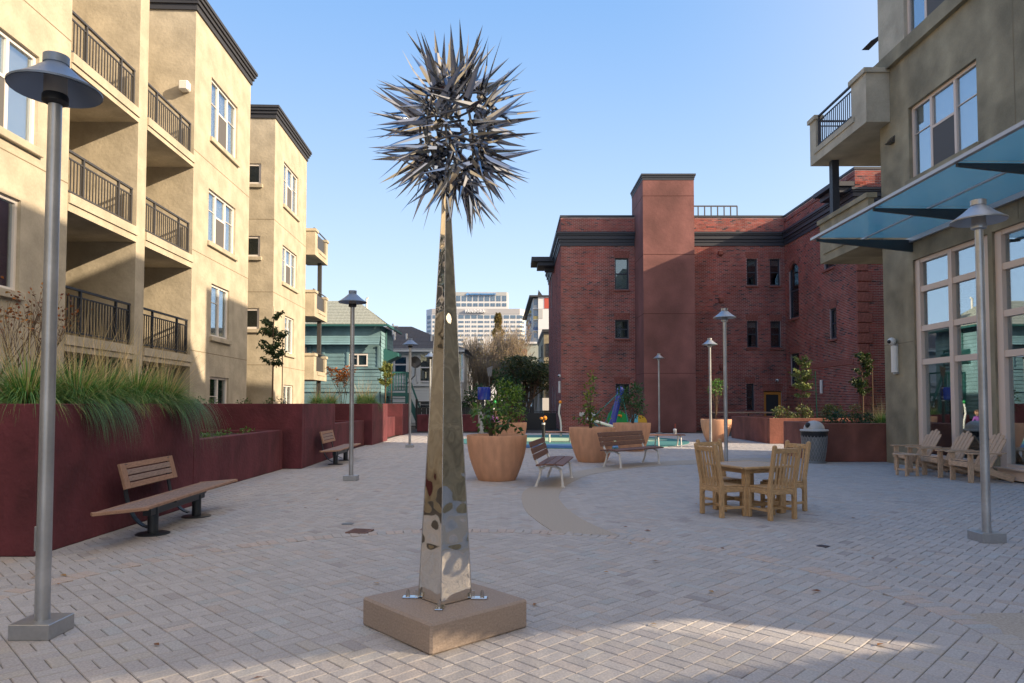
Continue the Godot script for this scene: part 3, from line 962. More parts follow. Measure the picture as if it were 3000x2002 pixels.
func brick_building() -> void:
	var b := thing("brick_building", "old red brick building with navy cornice and stucco shaft, closing the far end", "building")
	var fl := Transform3D(face(Vector3.BACK), Vector3(0, 0, -38.6))
	var holes := [Rect2(5.77, 7.9, 0.79, 1.78), Rect2(5.77, 5.15, 0.78, 1.04), Rect2(5.78, 1.5, 0.78, 1.1),
		Rect2(13.18, 8.13, 0.6, 1.5), Rect2(14.49, 8.13, 0.57, 1.5), Rect2(13.16, 4.64, 0.6, 1.49), Rect2(14.48, 4.64, 0.57, 1.48), Rect2(13.08, 1.11, 0.43, 1.5), Rect2(14.05, 0.0, 1.0, 2.2)]
	var ms := MB.new()
	wall(ms, 2.75, 15.345, 0.0, 12.0, holes, fl, 0.2)
	put(b, "wall", ms, M.mortar)
	bricks(b, 2.75, 6.9, 0.0, 11.98, holes, fl)
	bricks(b, 9.6, 15.34, 0.0, 11.98, holes, fl)
	# side wall going away on the left
	var side := Transform3D(face(Vector3.LEFT), Vector3(2.75, 0, 0))
	var sh := [Rect2(-48.6, 8.2, 1.0, 2.1), Rect2(-44.5, 0.0, 1.0, 2.3), Rect2(-47.5, 0.8, 0.9, 1.9)]
	ms = MB.new()
	wall(ms, -51.4, -38.6, 0.0, 12.0, sh, side, 0.2)
	put(b, "wall", ms, M.mortar)
	bricks(b, -51.4, -38.6, 0.0, 11.98, sh, side)
	for h: Rect2 in sh:
		window(b, Transform3D(side.basis, side * Vector3(h.position.x, h.position.y, 0)), h.size.x, h.size.y, "hung", "navy_trim", "old_glass", "dark_room")
	# right wing coming forward, then its front with quoins
	var wing := Transform3D(face(Vector3.LEFT), Vector3(15.345, 0, 0))
	var wh := [Rect2(-38.05, 6.15, 1.25, 3.0), Rect2(-33.25, 4.6, 0.68, 1.45), Rect2(-38.0, 2.5, 1.1, 1.72), Rect2(-33.75, 8.05, 1.05, 1.6)]
	ms = MB.new()
	wall(ms, -38.6, -30.6, 0.0, 12.0, wh, wing, 0.2)
	put(b, "wall", ms, M.mortar)
	bricks(b, -38.6, -30.6, 0.0, 11.98, wh, wing)
	var fw := Transform3D(face(Vector3.BACK), Vector3(0, 0, -30.6))
	ms = MB.new()
	wall(ms, 15.345, 22.0, 0.0, 12.0, [], fw)
	ms.quad(Vector3(22, 0, -30.6), Vector3(22, 0, -51.4), Vector3(22, 12, -51.4), Vector3(22, 12, -30.6))
	ms.quad(Vector3(2.75, 11.7, -38.6), Vector3(15.3, 11.7, -38.6), Vector3(15.3, 11.7, -51.4), Vector3(2.75, 11.7, -51.4))
	ms.quad(Vector3(15.3, 11.7, -30.6), Vector3(22, 11.7, -30.6), Vector3(22, 11.7, -51.4), Vector3(15.3, 11.7, -51.4))
	ms.quad(Vector3(22, 0, -51.4), Vector3(2.75, 0, -51.4), Vector3(2.75, 12, -51.4), Vector3(22, 12, -51.4))
	put(b, "wall", ms, M.mortar)
	bricks(b, 15.345, 19.0, 0.0, 11.98, [], fw)
	for i in 22:
		var q := MB.new()
		var w := 0.68 if i % 2 else 0.52
		q.bev(Vector3(15.345 + w / 2 - 0.04, 0.25 + i * 0.46, -30.57), Vector3(w, 0.42, 0.12), 0.015)
		put(b, "quoin", q, M.lintel_brick)
	for i in holes.size():
		var h: Rect2 = holes[i]
		var w := Transform3D(face(Vector3.BACK), Vector3(h.position.x, h.position.y, -38.6))
		if i < 8:
			window(b, w, h.size.x, h.size.y, "hung", "navy_trim", "old_glass", "rope_teal" if i == 0 else "dark_room", "", 0.12)
			brick_sill(b, fl, h.position.x, h.size.x, h.position.y)
			if i > 2 and i < 7:
				var sh2 := MB.new()
				sh2.box(Vector3(h.position.x + h.size.x / 2, h.end.y - 0.22, -38.78), Vector3(h.size.x - 0.12, 0.3, 0.01))
				put(b, "roller_blind", sh2, M.blind)
		lintel(b, fl, h.position.x, h.size.x, h.end.y)
	var dr := MB.new()
	dr.box(Vector3(14.13, 1.08, -38.72), Vector3(0.14, 2.14, 0.07)).box(Vector3(14.97, 1.08, -38.72), Vector3(0.14, 2.14, 0.07)).box(Vector3(14.55, 2.08, -38.72), Vector3(0.7, 0.15, 0.07)).box(Vector3(14.55, 0.35, -38.72), Vector3(0.7, 0.7, 0.07))
	var dn := put(b, "door", dr, M.wood_door)
	var dp := MB.new()
	dp.box(Vector3(14.55, 1.35, -38.73), Vector3(0.7, 1.32, 0.02))
	put(dn, "door_pane", dp, M.dark_room)
	for h: Rect2 in wh:
		var w := Transform3D(wing.basis, wing * Vector3(h.position.x, h.position.y, 0))
		window(b, w, h.size.x, h.size.y, "hung", "navy_trim", "old_glass", "dark_room" if h.size.y > 1.6 else "blind", "", 0.1, 0.09)
		brick_sill(b, wing, h.position.x, h.size.x, h.position.y)
		if h.size.y > 2.5:
			# segmental head: an arched brick band and the spandrels under it
			var ar := MB.new()
			for i in 15:
				var a := PI * (0.2 + 0.6 * (i + 0.5) / 15.0)
				ar.box(wing * Vector3(h.position.x + h.size.x / 2 - cos(a) * 0.86, h.end.y - 0.62 + sin(a) * 0.92, 0.012), Vector3(0.1, 0.36, 0.05), wing.basis * Basis(Vector3.BACK, PI / 2 - a) if true else Basis.IDENTITY)
			put(b, "arched_lintel", ar, M.lintel_brick)
			for s: int in [-1, 1]:
				var sp := MB.new()
				var poly := PackedVector2Array()
				poly.append(Vector2(s * h.size.x / 2, 0))
				for i in 7:
					var t := i / 6.0
					poly.append(Vector2(s * h.size.x / 2 * t, -0.36 * t * t))
				sp.prism(poly, 0.16, Transform3D(wing.basis, wing * Vector3(h.position.x + h.size.x / 2, h.end.y, -0.075)))
				put(b, "spandrel", sp, M.lintel_brick)
		else:
			lintel(b, wing, h.position.x, h.size.x, h.end.y)
	var bd := MB.new()
	bd.box(wing * Vector3(-33.9, 3.4, 0.01), Vector3(5.8, 0.24, 0.05), wing.basis)
	put(b, "brick_band", bd, M.lintel_brick)
	var mo := MB.new()
	var rows := [[0.06, 10.36, 10.56], [0.10, 10.565, 10.72], [0.17, 10.725, 10.92], [0.22, 10.925, 11.0], [0.27, 11.005, 11.12]]
	moulding(mo, [Vector2(2.75, -51.4), Vector2(2.75, -38.6), Vector2(6.88, -38.6)], rows)
	moulding(mo, [Vector2(9.62, -38.6), Vector2(15.345, -38.6), Vector2(15.345, -30.6), Vector2(21, -30.6)], rows)
	put(b, "cornice", mo, M.navy_trim)
	mo = MB.new()
	moulding(mo, [Vector2(2.75, -51.4), Vector2(2.75, -38.6), Vector2(6.88, -38.6)], [[0.05, 11.99, 12.1]])
	moulding(mo, [Vector2(9.62, -38.6), Vector2(15.345, -38.6), Vector2(15.345, -30.6), Vector2(21, -30.6)], [[0.05, 11.985, 12.09]])
	put(b, "coping", mo, M.navy_trim)
	var hd := MB.new()
	hd.box(Vector3(2.0, 10.75, -45.0), Vector3(1.5, 0.28, 2.2)).box(Vector3(2.2, 10.48, -45.0), Vector3(1.1, 0.25, 1.9)).box(Vector3(2.45, 10.25, -45.0), Vector3(0.6, 0.25, 0.5))
	put(b, "entrance_hood", hd, M.navy_trim)
	hd = MB.new()
	hd.box(Vector3(15.1, 11.35, -31.6), Vector3(1.5, 0.2, 2.0)).box(Vector3(15.15, 11.12, -31.6), Vector3(1.1, 0.25, 1.7))
	put(b, "eave_hood", hd, M.navy_trim)
	# the stucco shaft
	var tw := MB.new()
	tw.span(6.9, 9.6, 0.0, 13.3, 36.1, 39.4)
	put(b, "stucco_shaft", tw, M.tower_stucco)
	mo = MB.new()
	moulding(mo, [Vector2(6.9, -39.4), Vector2(6.9, -36.1), Vector2(9.6, -36.1), Vector2(9.6, -39.4)], [[0.02, 13.3, 13.42], [0.05, 13.425, 13.52], [0.09, 13.525, 13.62]])
	put(b, "shaft_coping", mo, M.navy_trim)
	var tp := MB.new()
	tp.span(6.92, 9.58, 13.3, 13.58, 36.12, 39.38)
	put(b, "shaft_roof", tp, M.navy_trim)
	var jl := MB.new()
	for y: float in [3.07, 6.2, 9.33, 12.44]:
		jl.span(6.893, 9.607, y, y + 0.025, 36.094, 39.3)
	put(b, "control_joint", jl, M.dark_joint)
	var rl := MB.new()
	rl.bar(P(10.6, 13.2, 40.6), P(13.35, 13.2, 40.6), 0.07, 0.07).bar(P(10.6, 12.1, 40.6), P(13.35, 12.1, 40.6), 0.07, 0.07)
	put(b, "roof_railing", rl, M.rail_metal)
	for i in 8:
		var q := MB.new()
		q.bar(P(10.65 + i * 0.385, 11.7, 40.6), P(10.65 + i * 0.385, 13.2, 40.6), 0.06, 0.06)
		put(b, "railing_post", q, M.rail_metal)
	for y: float in [9.95, 7.3, 3.55]:
		var ve := MB.new()
		ve.bev(P(11.7, y, 38.5), Vector3(0.23, 0.25, 0.2), 0.02)
		put(b, "vent_box", ve, M.lintel_brick)
	for q: Array in [[2.68, 2.1, 38.85, 0.0], [15.26, 2.0, 34.1, 0.0]]:
		var li := thing("wall_lamp", "white tube wall lamp on the brick corner by the play area" if q[0] < 5 else "white tube wall lamp on the brick wing behind the young trees", "wall lamp", P(q[0], q[1], q[2]))
		var m := MB.new()
		m.tube([Vector3.ZERO, Vector3(0, 0.66, 0)], [0.075], 10)
		put(li, "lamp_tube", m, M.play_white)
		m = MB.new()
		m.box(Vector3(0.04, 0.33, 0), Vector3(0.06, 0.1, 0.06))
		put(li, "bracket", m, M.aluminium)
	for q: Array in [[2.66, 3.05, 38.75], [14.75, 2.78, 38.45]]:
		var c := thing("security_camera", "tiny white camera high on the left brick corner" if q[0] < 5 else "tiny white camera above the orange wooden door", "security camera", P(q[0], q[1], q[2]))
		var m := MB.new()
		m.ball(Vector3.ZERO, Vector3(0.09, 0.09, 0.09), 8)
		put(c, "housing", m, M.play_white)
		m = MB.new()
		m.ball(Vector3(-0.05, -0.02, 0.06), Vector3(0.05, 0.05, 0.05), 8)
		put(c, "lens", m, M.black_metal)
	for i in 2:
		var s := thing("wall_sign", ["small white notice plate on brick wall, left of the potted sapling", "small white notice plate on brick wall, behind the potted sapling"][i], "sign", P([3.9, 4.48][i], 0.9, 38.55))
		var m := MB.new()
		m.bev(Vector3.ZERO, Vector3(0.3, 0.23, 0.02), 0.006)
		put(s, "plate", m, M.play_white)
		m = MB.new()
		for k in 3:
			m.box(Vector3(-0.01, 0.05 - k * 0.05, 0.012), Vector3(0.2 - k * 0.03, 0.014, 0.004))
		put(s, "print", m, M.panel_grey)
	# downspout at the wing's right
	var ds := thing("downspout", "pale metal downspout on the brick front beside the tan building", "downspout", P(16.62, 0, 30.5))
	var m := MB.new()
	m.tube([Vector3(0, 0, 0), Vector3(0, 11.9, 0)], [0.05], 8)
	put(ds, "pipe", m, M.aluminium)

# lap siding: each board is a part
func siding(parent: Node, material: String, a: Vector3, b: Vector3, y0: float, y1: float, h: float, skip: Array = []) -> void:
	var x := (b - a).normalized()
	var z := x.cross(Vector3.UP)
	var l := (b - a).length()
	var k := int((y1 - y0) / h)
	for i in k:
		var y := y0 + i * h
		var runs := [[0.0, l]]
		for s: Rect2 in skip:
			if y + h > s.position.y and y < s.end.y:
				var nr := []
				for r: Array in runs:
					if s.position.x > r[0] and s.position.x < r[1]:
						nr.append([r[0], s.position.x])
						nr.append([s.end.x, r[1]])
					else:
						nr.append(r)
				runs = nr
		for r: Array in runs:
			if r[1] - r[0] < 0.02:
				continue
			var mb := MB.new()
			var p0: Vector3 = a + x * r[0]
			var p1: Vector3 = a + x * r[1]
			var o0 := z * 0.035 + Vector3(0, y, 0)
			var o1 := z * 0.006 + Vector3(0, y + h + 0.01, 0)
			mb.quad_out(p0 + o0, p1 + o0, p1 + o1, p0 + o1, z)
			mb.quad_out(p0 + Vector3(0, y, 0), p1 + Vector3(0, y, 0), p1 + o0, p0 + o0, Vector3.DOWN)
			put(parent, "siding_board", mb, M[material])

func shingles(parent: Node, material: String, a: Vector3, b: Vector3, c: Vector3, d: Vector3, rows: int) -> void:
	var mb := MB.new()
	var nn := (b - a).cross(d - a).normalized()
	for i in rows:
		var t0 := float(i) / rows
		var t1 := float(i + 1) / rows
		var p0 := a.lerp(d, t0) + nn * 0.025
		var p1 := b.lerp(c, t0) + nn * 0.025
		var q0 := a.lerp(d, t1) + nn * 0.004
		var q1 := b.lerp(c, t1) + nn * 0.004
		mb.quad_out(p0, p1, q1, q0, nn)
		mb.quad_out(p0 - nn * 0.03, p1 - nn * 0.03, p1, p0, (a - d).normalized())
	var o := put(parent, "shingle_roof", mb, M[material])

func houses() -> void:
	var t := thing("teal_house", "teal clapboard house with sage shingle roof beyond the left planters", "house")
	var z := -40.0
	var sk := [Rect2(7.5, 3.66, 1.15, 0.72), Rect2(2.2, 3.5, 2.9, 1.25)]
	siding(t, "teal_paint", Vector3(-17, 0, z), Vector3(-7.62, 0, z), 2.18, 4.85, 0.225, sk)
	siding(t, "teal_paint", Vector3(-7.62, 0, z), Vector3(-7.62, 0, z - 4.1), 1.0, 5.9, 0.225)
	siding(t, "teal_paint", Vector3(-17, 0, z), Vector3(-7.62, 0, z), 5.42, 6.0, 0.28)
	var w := MB.new()
	w.span(-17, -7.66, 0.6, 6.1, 40.04, 44.1)
	put(t, "wall", w, M.teal_paint)
	w = MB.new()
	w.span(-16.9, -7.7, 0.0, 2.16, 40.1, 44)
	put(t, "crawl_space", w, M.dark_room)
	w = MB.new()
	for x: float in [-7.72, -9.5, -10.9, -11.7]:
		w.span(x - 0.07, x + 0.07, 3.62, 4.86, 39.93, 40.0)
	w.span(-11.8, -7.62, 3.5, 3.6, 39.93, 40.0)
	put(t, "trim_board", w, M.teal_paint)
	# pent roof between the floors and the main hip roof
	shingles(t, "teal_paint", Vector3(-17, 4.88, z + 0.42), Vector3(-7.62, 4.88, z + 0.42), Vector3(-7.62, 5.42, z + 0.06), Vector3(-17, 5.42, z + 0.06), 4)
	var hp := Vector3(-9.45, 7.75, z - 1.9)
	shingles(t, "sage_shingle", Vector3(-17, 6.0, z + 0.4), Vector3(-7.2, 6.0, z + 0.4), hp, Vector3(-17, 7.75, z - 1.9), 16)
	shingles(t, "sage_shingle", Vector3(-7.2, 6.0, z + 0.4), Vector3(-7.2, 6.0, z - 4.4), hp + Vector3(0, 0, -0.2), hp, 16)
	var gt := MB.new()
	gt.bar(Vector3(-17, 6.0, z + 0.45), Vector3(-7.15, 6.0, z + 0.45), 0.12, 0.12).bar(Vector3(-7.15, 6.0, z + 0.45), Vector3(-7.15, 6.0, z - 4.4), 0.12, 0.12)
	gt.tube([Vector3(-7.55, 5.95, z - 1.4), Vector3(-7.55, 3.9, z - 1.4)], [0.045], 8)
	put(t, "gutter", gt, M.dark_teal)
	window(t, Transform3D(face(Vector3.BACK), Vector3(-9.5, 3.66, z)), 1.15, 0.72, "double", "white_vinyl", "old_glass", "blind", "", 0.0, 0.08)
	window(t, Transform3D(face(Vector3.BACK), Vector3(-14.8, 3.5, z)), 2.9, 1.25, "double", "pink_frame", "old_glass", "dark_room", "", 0.0, 0.1)
	window(t, Transform3D(face(Vector3.RIGHT), Vector3(-7.62, 3.35, z - 2.4)), 0.9, 1.5, "hung", "dark_teal", "old_glass", "dark_room", "", -0.03, 0.1)
	var aw := MB.new()
	aw.prism(PackedVector2Array([Vector2(0, 4.75), Vector2(0.85, 4.5), Vector2(0.85, 4.3), Vector2(0.3, 4.05), Vector2(0, 3.85)]), 1.5, Transform3D(Basis.IDENTITY, Vector3(-7.6, 0, z - 1.5)))
	put(t, "door_hood", aw, M.dark_teal)
	var vp := MB.new()
	vp.tube([Vector3(-9.0, 7.2, z - 2.6), Vector3(-9.0, 8.0, z - 2.6), Vector3(-8.9, 8.05, z - 2.6)], [0.07], 8)
	put(t, "vent_pipe", vp, M.white_metal)
	var pc := thing("porch_stair", "dark green timber porch and stair beside the teal house", "porch", P(-6.9, 0, 42))
	var pm := MB.new()
	pm.box(Vector3(0, 2.05, 0), Vector3(1.3, 0.2, 1.6))
	put(pc, "deck", pm, M.dark_teal)
	for q: Array in [[-0.6, 0.75], [0.6, 0.75], [0.6, -0.75]]:
		pm = MB.new()
		pm.box(Vector3(q[0], 1.7, q[1]), Vector3(0.12, 3.4, 0.12))
		put(pc, "post", pm, M.dark_teal)
	pm = MB.new()
	pm.box(Vector3(0, 3.35, 0.75), Vector3(1.3, 0.1, 0.1)).box(Vector3(0.6, 3.35, 0), Vector3(0.1, 0.1, 1.5)).box(Vector3(0, 2.3, 0.75), Vector3(1.3, 0.06, 0.06)).bar(Vector3(0.65, 3.3, 0.75), Vector3(1.5, 1.0, 0.75), 0.1, 0.1).bar(Vector3(0.65, 2.0, 0.75), Vector3(1.5, 0.0, 0.75), 0.06, 0.3)
	put(pc, "handrail", pm, M.dark_teal)
	for i in 7:
		pm = MB.new()
		pm.box(Vector3(-0.5 + i * 0.16, 2.8, 0.75), Vector3(0.05, 1.0, 0.05))
		put(pc, "baluster", pm, M.dark_teal)
	for i in 7:
		pm = MB.new()
		pm.box(Vector3(0.0, 0.25 + i * 0.26, 0.5), Vector3(1.1, 0.04, 0.26))
		put(pc, "step", pm, M.dark_teal)
	# grey house
	var g := thing("grey_house", "pale grey clapboard house with dark shingled hip roof behind the porch", "house")
	z = -47.0
	var gs := [Rect2(2.95, 3.55, 0.95, 1.2), Rect2(4.55, 2.95, 1.35, 2.0), Rect2(6.45, 2.95, 1.3, 2.0)]
	siding(g, "pale_siding", Vector3(-11, 0, z), Vector3(-3.4, 0, z), 0.2, 2.7, 0.2)
	siding(g, "pale_siding", Vector3(-11, 0, z), Vector3(-3.4, 0, z), 2.9, 4.9, 0.24, gs)
	w = MB.new()
	w.span(-11, -3.45, 0, 5.2, 47.05, 55)
	put(g, "wall", w, M.pale_siding)
	w = MB.new()
	w.span(-11.2, -3.2, 5.0, 5.2, 46.5, 46.62).span(-11, -3.4, 2.68, 2.86, 46.88, 47.0).span(-11, -3.4, 4.86, 5.0, 46.93, 47.0)
	for x: float in [-8.25, -6.62, -5.0, -6.3]:
		w.span(x - 0.08, x + 0.08, 2.86, 4.9, 46.92, 47.0)
	put(g, "trim_board", w, M.pale_siding)
	var kinds := ["hung", "hung", "hung"]
	for i in 3:
		var r: Rect2 = gs[i]
		window(g, Transform3D(face(Vector3.BACK), Vector3(-11 + r.position.x, r.position.y, z + 0.02)), r.size.x, r.size.y, kinds[i], "tower_white", "old_glass", "dark_room" if i == 0 else "blind", "", -0.02, 0.1)
	window(g, Transform3D(face(Vector3.BACK), Vector3(-6.3, 1.15, z + 0.02)), 1.1, 0.55, "single", "tower_white", "old_glass", "dark_room", "", -0.02, 0.09)
	var pk := Vector3(-7.4, 7.15, z - 3.6)
	shingles(g, "grey_shingle", Vector3(-11.3, 5.12, z + 0.5), Vector3(-3.0, 5.12, z + 0.5), pk, Vector3(-11.3, 7.15, z - 3.6), 18)
	shingles(g, "grey_shingle", Vector3(-3.0, 5.12, z + 0.5), Vector3(-3.0, 5.12, z - 8), pk + Vector3(0, 0, -1), pk, 18)
	var vp2 := MB.new()
	for q: Array in [[-8.5, 6.4, -2.2, 0.8], [-8.2, 5.9, -1.2, 0.6], [-7.4, 6.0, -1.4, 0.4], [-5.6, 5.8, -1.0, 0.45], [-8.3, 5.5, -0.5, 0.3]]:
		var at := Vector3(q[0], q[1], z + q[2])
		vp2.tube([at - Vector3(0, 0.3, 0), at + Vector3(0, q[3], 0)], [0.07], 8)
		vp2.tube([at - Vector3(0, 0.12, 0), at + Vector3(0, 0.06, 0)], [0.25, 0.08], 8)
	vp2.box(Vector3(-8.5, 7.0, z - 2.2), Vector3(0.7, 0.08, 0.3))
	put(g, "roof_vent", vp2, M.white_metal)
	var dish := thing("satellite_dish", "black satellite dish on a bent arm by the green porch rail", "satellite dish", P(-6.25, 3.4, 44.5))
	var dm := MB.new()
	dm.lathe([Vector2(0, -0.1), Vector2(0.2, -0.06), Vector2(0.4, 0.05), Vector2(0.4, 0.07), Vector2(0, -0.06)], 16, Transform3D(Basis(Vector3.RIGHT, 1.3).rotated(Vector3.UP, 0.5), Vector3(0, 0.75, 0)))
	put(dish, "reflector", dm, M.black_metal)
	dm = MB.new()
	dm.tube([Vector3(-0.5, -0.6, 0), Vector3(0.0, -0.1, 0), Vector3(0, 0.7, -0.1)], [0.035], 6).tube([Vector3(0, 0.4, 0), Vector3(0.6, 0.75, 0.5)], [0.02], 6).box(Vector3(0.62, 0.78, 0.5), Vector3(0.12, 0.12, 0.12))
	put(dish, "arm", dm, M.black_metal)
	# small house far behind the oak
	var s := thing("small_house", "pale little house with a porch far behind the dark oak", "house")
	w = MB.new()
	w.span(0.6, 6.5, 0, 2.9, 66, 72)
	put(s, "wall", w, M.pale_siding)
	w = MB.new()
	w.span(0.2, 7, 2.9, 3.1, 64.5, 72.4)
	put(s, "eave", w, M.tower_white)
	shingles(s, "grey_shingle", Vector3(0.2, 3.1, -64.5), Vector3(7, 3.1, -64.5), Vector3(6, 5.5, -68.5), Vector3(1.2, 5.5, -68.5), 10)
	for x: float in [0.9, 2.4]:
		w = MB.new()
		w.span(x, x + 0.16, 0, 2.9, 64.7, 64.86)
		put(s, "porch_post", w, M.tower_white)
	window(s, Transform3D(face(Vector3.BACK), Vector3(1.3, 0.9, -66)), 0.9, 1.3, "hung", "tower_white", "old_glass", "dark_room", "", -0.03, 0.12)
	window(s, Transform3D(face(Vector3.BACK), Vector3(3.0, 0.6, -66)), 1.0, 1.9, "hung", "navy_trim", "old_glass", "dark_room", "", -0.03, 0.12)

func city() -> void:
	var t := thing("office_tower", "broad pale office building with the white rooftop lettering, far beyond the trees", "office building")
	var k := 550.0 / 300.0
	var at := func(x: float, h: float) -> Vector2: return Vector2(x * k, (h - 1.5) * k + 1.5)
	var tl: Vector2 = at.call(-35.0, 42.75)
	var tr: Vector2 = at.call(3.54, 42.65)
	var w := MB.new()
	w.prism(PackedVector2Array([Vector2(tl.x - 5, 556), Vector2(tl.x, 550), Vector2(tr.x, 550), Vector2(tr.x + 4, 556), Vector2(tr.x + 4, 600), Vector2(tl.x - 5, 600)]), tl.y, Transform3D(Basis(Vector3.RIGHT, Vector3(0, 0, -1), Vector3.UP), Vector3(0, tl.y / 2, 0)))
	put(t, "wall", w, M.tower_white)
	w = MB.new()
	w.span(tl.x + 0.2, tr.x - 0.2, tl.y - 4.2, tl.y + 0.1, 549.7, 550.5)
	put(t, "parapet", w, M.parapet_grey)
	var wide := MB.new()
	wide.box(Vector3.ZERO, Vector3(4.1, 1.65, 0.3))
	var tall := MB.new()
	tall.box(Vector3.ZERO, Vector3(4.2, 2.75, 0.3))
	var slim := MB.new()
	slim.box(Vector3.ZERO, Vector3(0.85, 1.65, 0.3))
	var wm := wide.mesh()
	var tm := tall.mesh()
	var sm := slim.mesh()
	for i in 14:
		var x := tl.x + 2.9 + i * 5.17
		put(t, "window", tm, M.tower_glass, Transform3D(Basis.IDENTITY, Vector3(x, (39.23 - 1.5) * k + 1.5, -549.95)))
		for r in 12:
			var y := (37.02 - 1.5) * k + 1.5 - r * 3.56
			if i % 3 == 1:
				put(t, "window", wm, M.tower_glass, Transform3D(Basis.IDENTITY, Vector3(x, y, -549.95)))
			elif r < 8:
				for s in 3:
					if i < 9 and i > 1 and r > 3:
						continue
					put(t, "window", sm, M.tower_glass, Transform3D(Basis.IDENTITY, Vector3(x - 1.4 + s * 1.4, y, -549.95)))
	for r in 9:
		for s: int in [0, 1]:
			var q := MB.new()
			q.box(Vector3.ZERO, Vector3(4.4, 1.7 if r else 2.7, 0.4))
			var o := put(t, "window", q, M.tower_glass)
			o.position = Vector3(tl.x - 2.6 if s == 0 else tr.x + 2.1, (39.23 - 1.5) * k + 1.5 - r * 3.56 - (0.5 if r else 0.0), -552.9)
			o.rotation.y = (-0.86 if s == 0 else 0.98)
	letters(t, "PANDORA", Vector3((-20.31 - 11.77) * 0.5 * k, 0, -548.6), (42.306 - 1.5) * k + 1.5, (41.17 - 1.5) * k + 1.5 - 0.3, (20.31 - 11.77) * k, "sign_white")
	# the tall slab behind it
	var u := thing("office_tower", "taller office slab with blue rooftop lettering behind the broad pale one", "office building")
	k = 700.0 / 380.0
	w = MB.new()
	w.span(-75, -2.9 * k, 0, (63.0 - 1.5) * k + 1.5, 700, 722)
	w.span(-2.9 * k, -2.05 * k, 0, (62.9 - 1.5) * k + 1.5, 700.5, 730)
	put(u, "wall", w, M.tower_white)
	w = MB.new()
	w.span(-75, -2.95 * k, (61.05 - 1.5) * k + 1.5, (63.05 - 1.5) * k + 1.5, 699.7, 701)
	put(u, "parapet", w, M.panel_grey)
	var pitch := 3.18 * k
	for r in 2:
		for i in 11:
			for s in 2:
				var q := MB.new()
				var h: float = [5.5, 3.3][r]
				q.box(Vector3((-4.25) * k - i * pitch + (s - 0.5) * 2.4, [(59.5 - 1.5) * k + 1.5, (56.0 - 1.5) * k + 1.5][r], -699.9), Vector3(2.1, h, 0.4))
				put(u, "window", q, M.tower_glass)
	letters(u, "KAISER PERMANENTE", Vector3((-22.9 - 9.0) * 0.5 * k, 0, -698.6), (62.35 - 1.5) * k + 1.5, (61.3 - 1.5) * k + 1.5, (22.9 - 9.0) * k, "sign_blue")
	var em := MB.new()
	for i in 3:
		var c := Vector3((-24.9 + i * 0.62) * k, (61.6 + (0.25 if i == 1 else 0.0) - 1.5) * k + 1.5, -698.9)
		em.ball(c + Vector3(0, 1.15, 0), Vector3(0.42, 0.42, 0.2), 8)
		em.prism(PackedVector2Array([Vector2(-0.25, -0.9), Vector2(0.25, -0.9), Vector2(0.75, 0.7), Vector2(-0.75, 0.7)]), 0.3, Transform3D(Basis(Vector3.BACK, (1 - i) * 0.45), c))
	put(u, "rooftop_emblem", em, M.sign_blue)
	# apartment tower with coloured panels
	var a := thing("apartment_tower", "white apartment tower with coloured balcony panels and overhanging roof, left of the brick", "apartment tower")
	w = MB.new()
	w.span(6.65, 14.0, 0, 28.6, 175, 190)
	put(a, "wall", w, M.tower_white)
	w = MB.new()
	w.prism(PackedVector2Array([Vector2(5.36, 176), Vector2(6.65, 176), Vector2(6.65, 226), Vector2(4.75, 224)]), 28.4, Transform3D(Basis(Vector3.RIGHT, Vector3(0, 0, -1), Vector3.UP), Vector3(0, 14.2, 0)))
	put(a, "wall", w, M.panel_grey)
	w = MB.new()
	w.prism(PackedVector2Array([Vector2(4.42, 174.6), Vector2(6.7, 174.6), Vector2(14.2, 174.6), Vector2(14.2, 190), Vector2(7, 226), Vector2(3.4, 224)]), 0.45, Transform3D(Basis(Vector3.RIGHT, Vector3(0, 0, -1), Vector3.UP), Vector3(0, 28.8, 0)))
	w.prism(PackedVector2Array([Vector2(8.3, 29.0), Vector2(6.9, 31.0), Vector2(6.6, 29.0)]), 3.0, Transform3D(Basis.IDENTITY, Vector3(0, 0, -180)))
	put(a, "overhanging_roof", w, M.trim)
	var pm := ["panel_grey", "panel_yellow", "panel_blue", "panel_grey", "panel_red", "panel_yellow", "panel_grey", "panel_blue", "panel_red"]
	for i in 9:
		var y := 26.3 - i * 2.83
		var q := MB.new()
		q.box(Vector3(6.0, y - 0.1, -175.9), Vector3(1.15, 0.85, 0.5))
		put(a, "balcony_panel", q, M[pm[i]])
		q = MB.new()
		q.box(Vector3(6.05, y + 1.1, -175.97), Vector3(0.9, 1.45, 0.16))
		put(a, "window", q, M.tower_glass)
		q = MB.new()
		q.box(Vector3(6.0, y - 0.62, -175.8), Vector3(1.25, 0.14, 0.7))
		put(a, "balcony_slab", q, M.tower_white)
		for j in 3:
			var d := 186.0 + j * 12
			var x := 5.36 - (d - 176) * 0.0127
			q = MB.new()
			q.span(x - 0.55, x + 0.1, y - 0.5, y + 0.35, d, d + 5)
			put(a, "balcony_panel", q, M[pm[(i + j * 2 + 1) % 9]])
			q = MB.new()
			q.span(x - 0.04, x + 0.05, y + 0.4, y + 1.9, d + 0.4, d + 4.6)
			put(a, "window", q, M.tower_glass)
			q = MB.new()
			q.span(x - 0.65, x + 0.1, y - 0.65, y - 0.52, d - 0.2, d + 5.2)
			put(a, "balcony_slab", q, M.tower_white)
	w = MB.new()
	w.box(Vector3(8.95, 27.0, -174.97), Vector3(1.5, 2.7, 0.1))
	put(a, "cladding_panel", w, M.panel_red)
	w = MB.new()
	w.box(Vector3(7.25, 24.3, -174.97), Vector3(1.1, 2.4, 0.1))
	put(a, "cladding_panel", w, M.panel_grey)
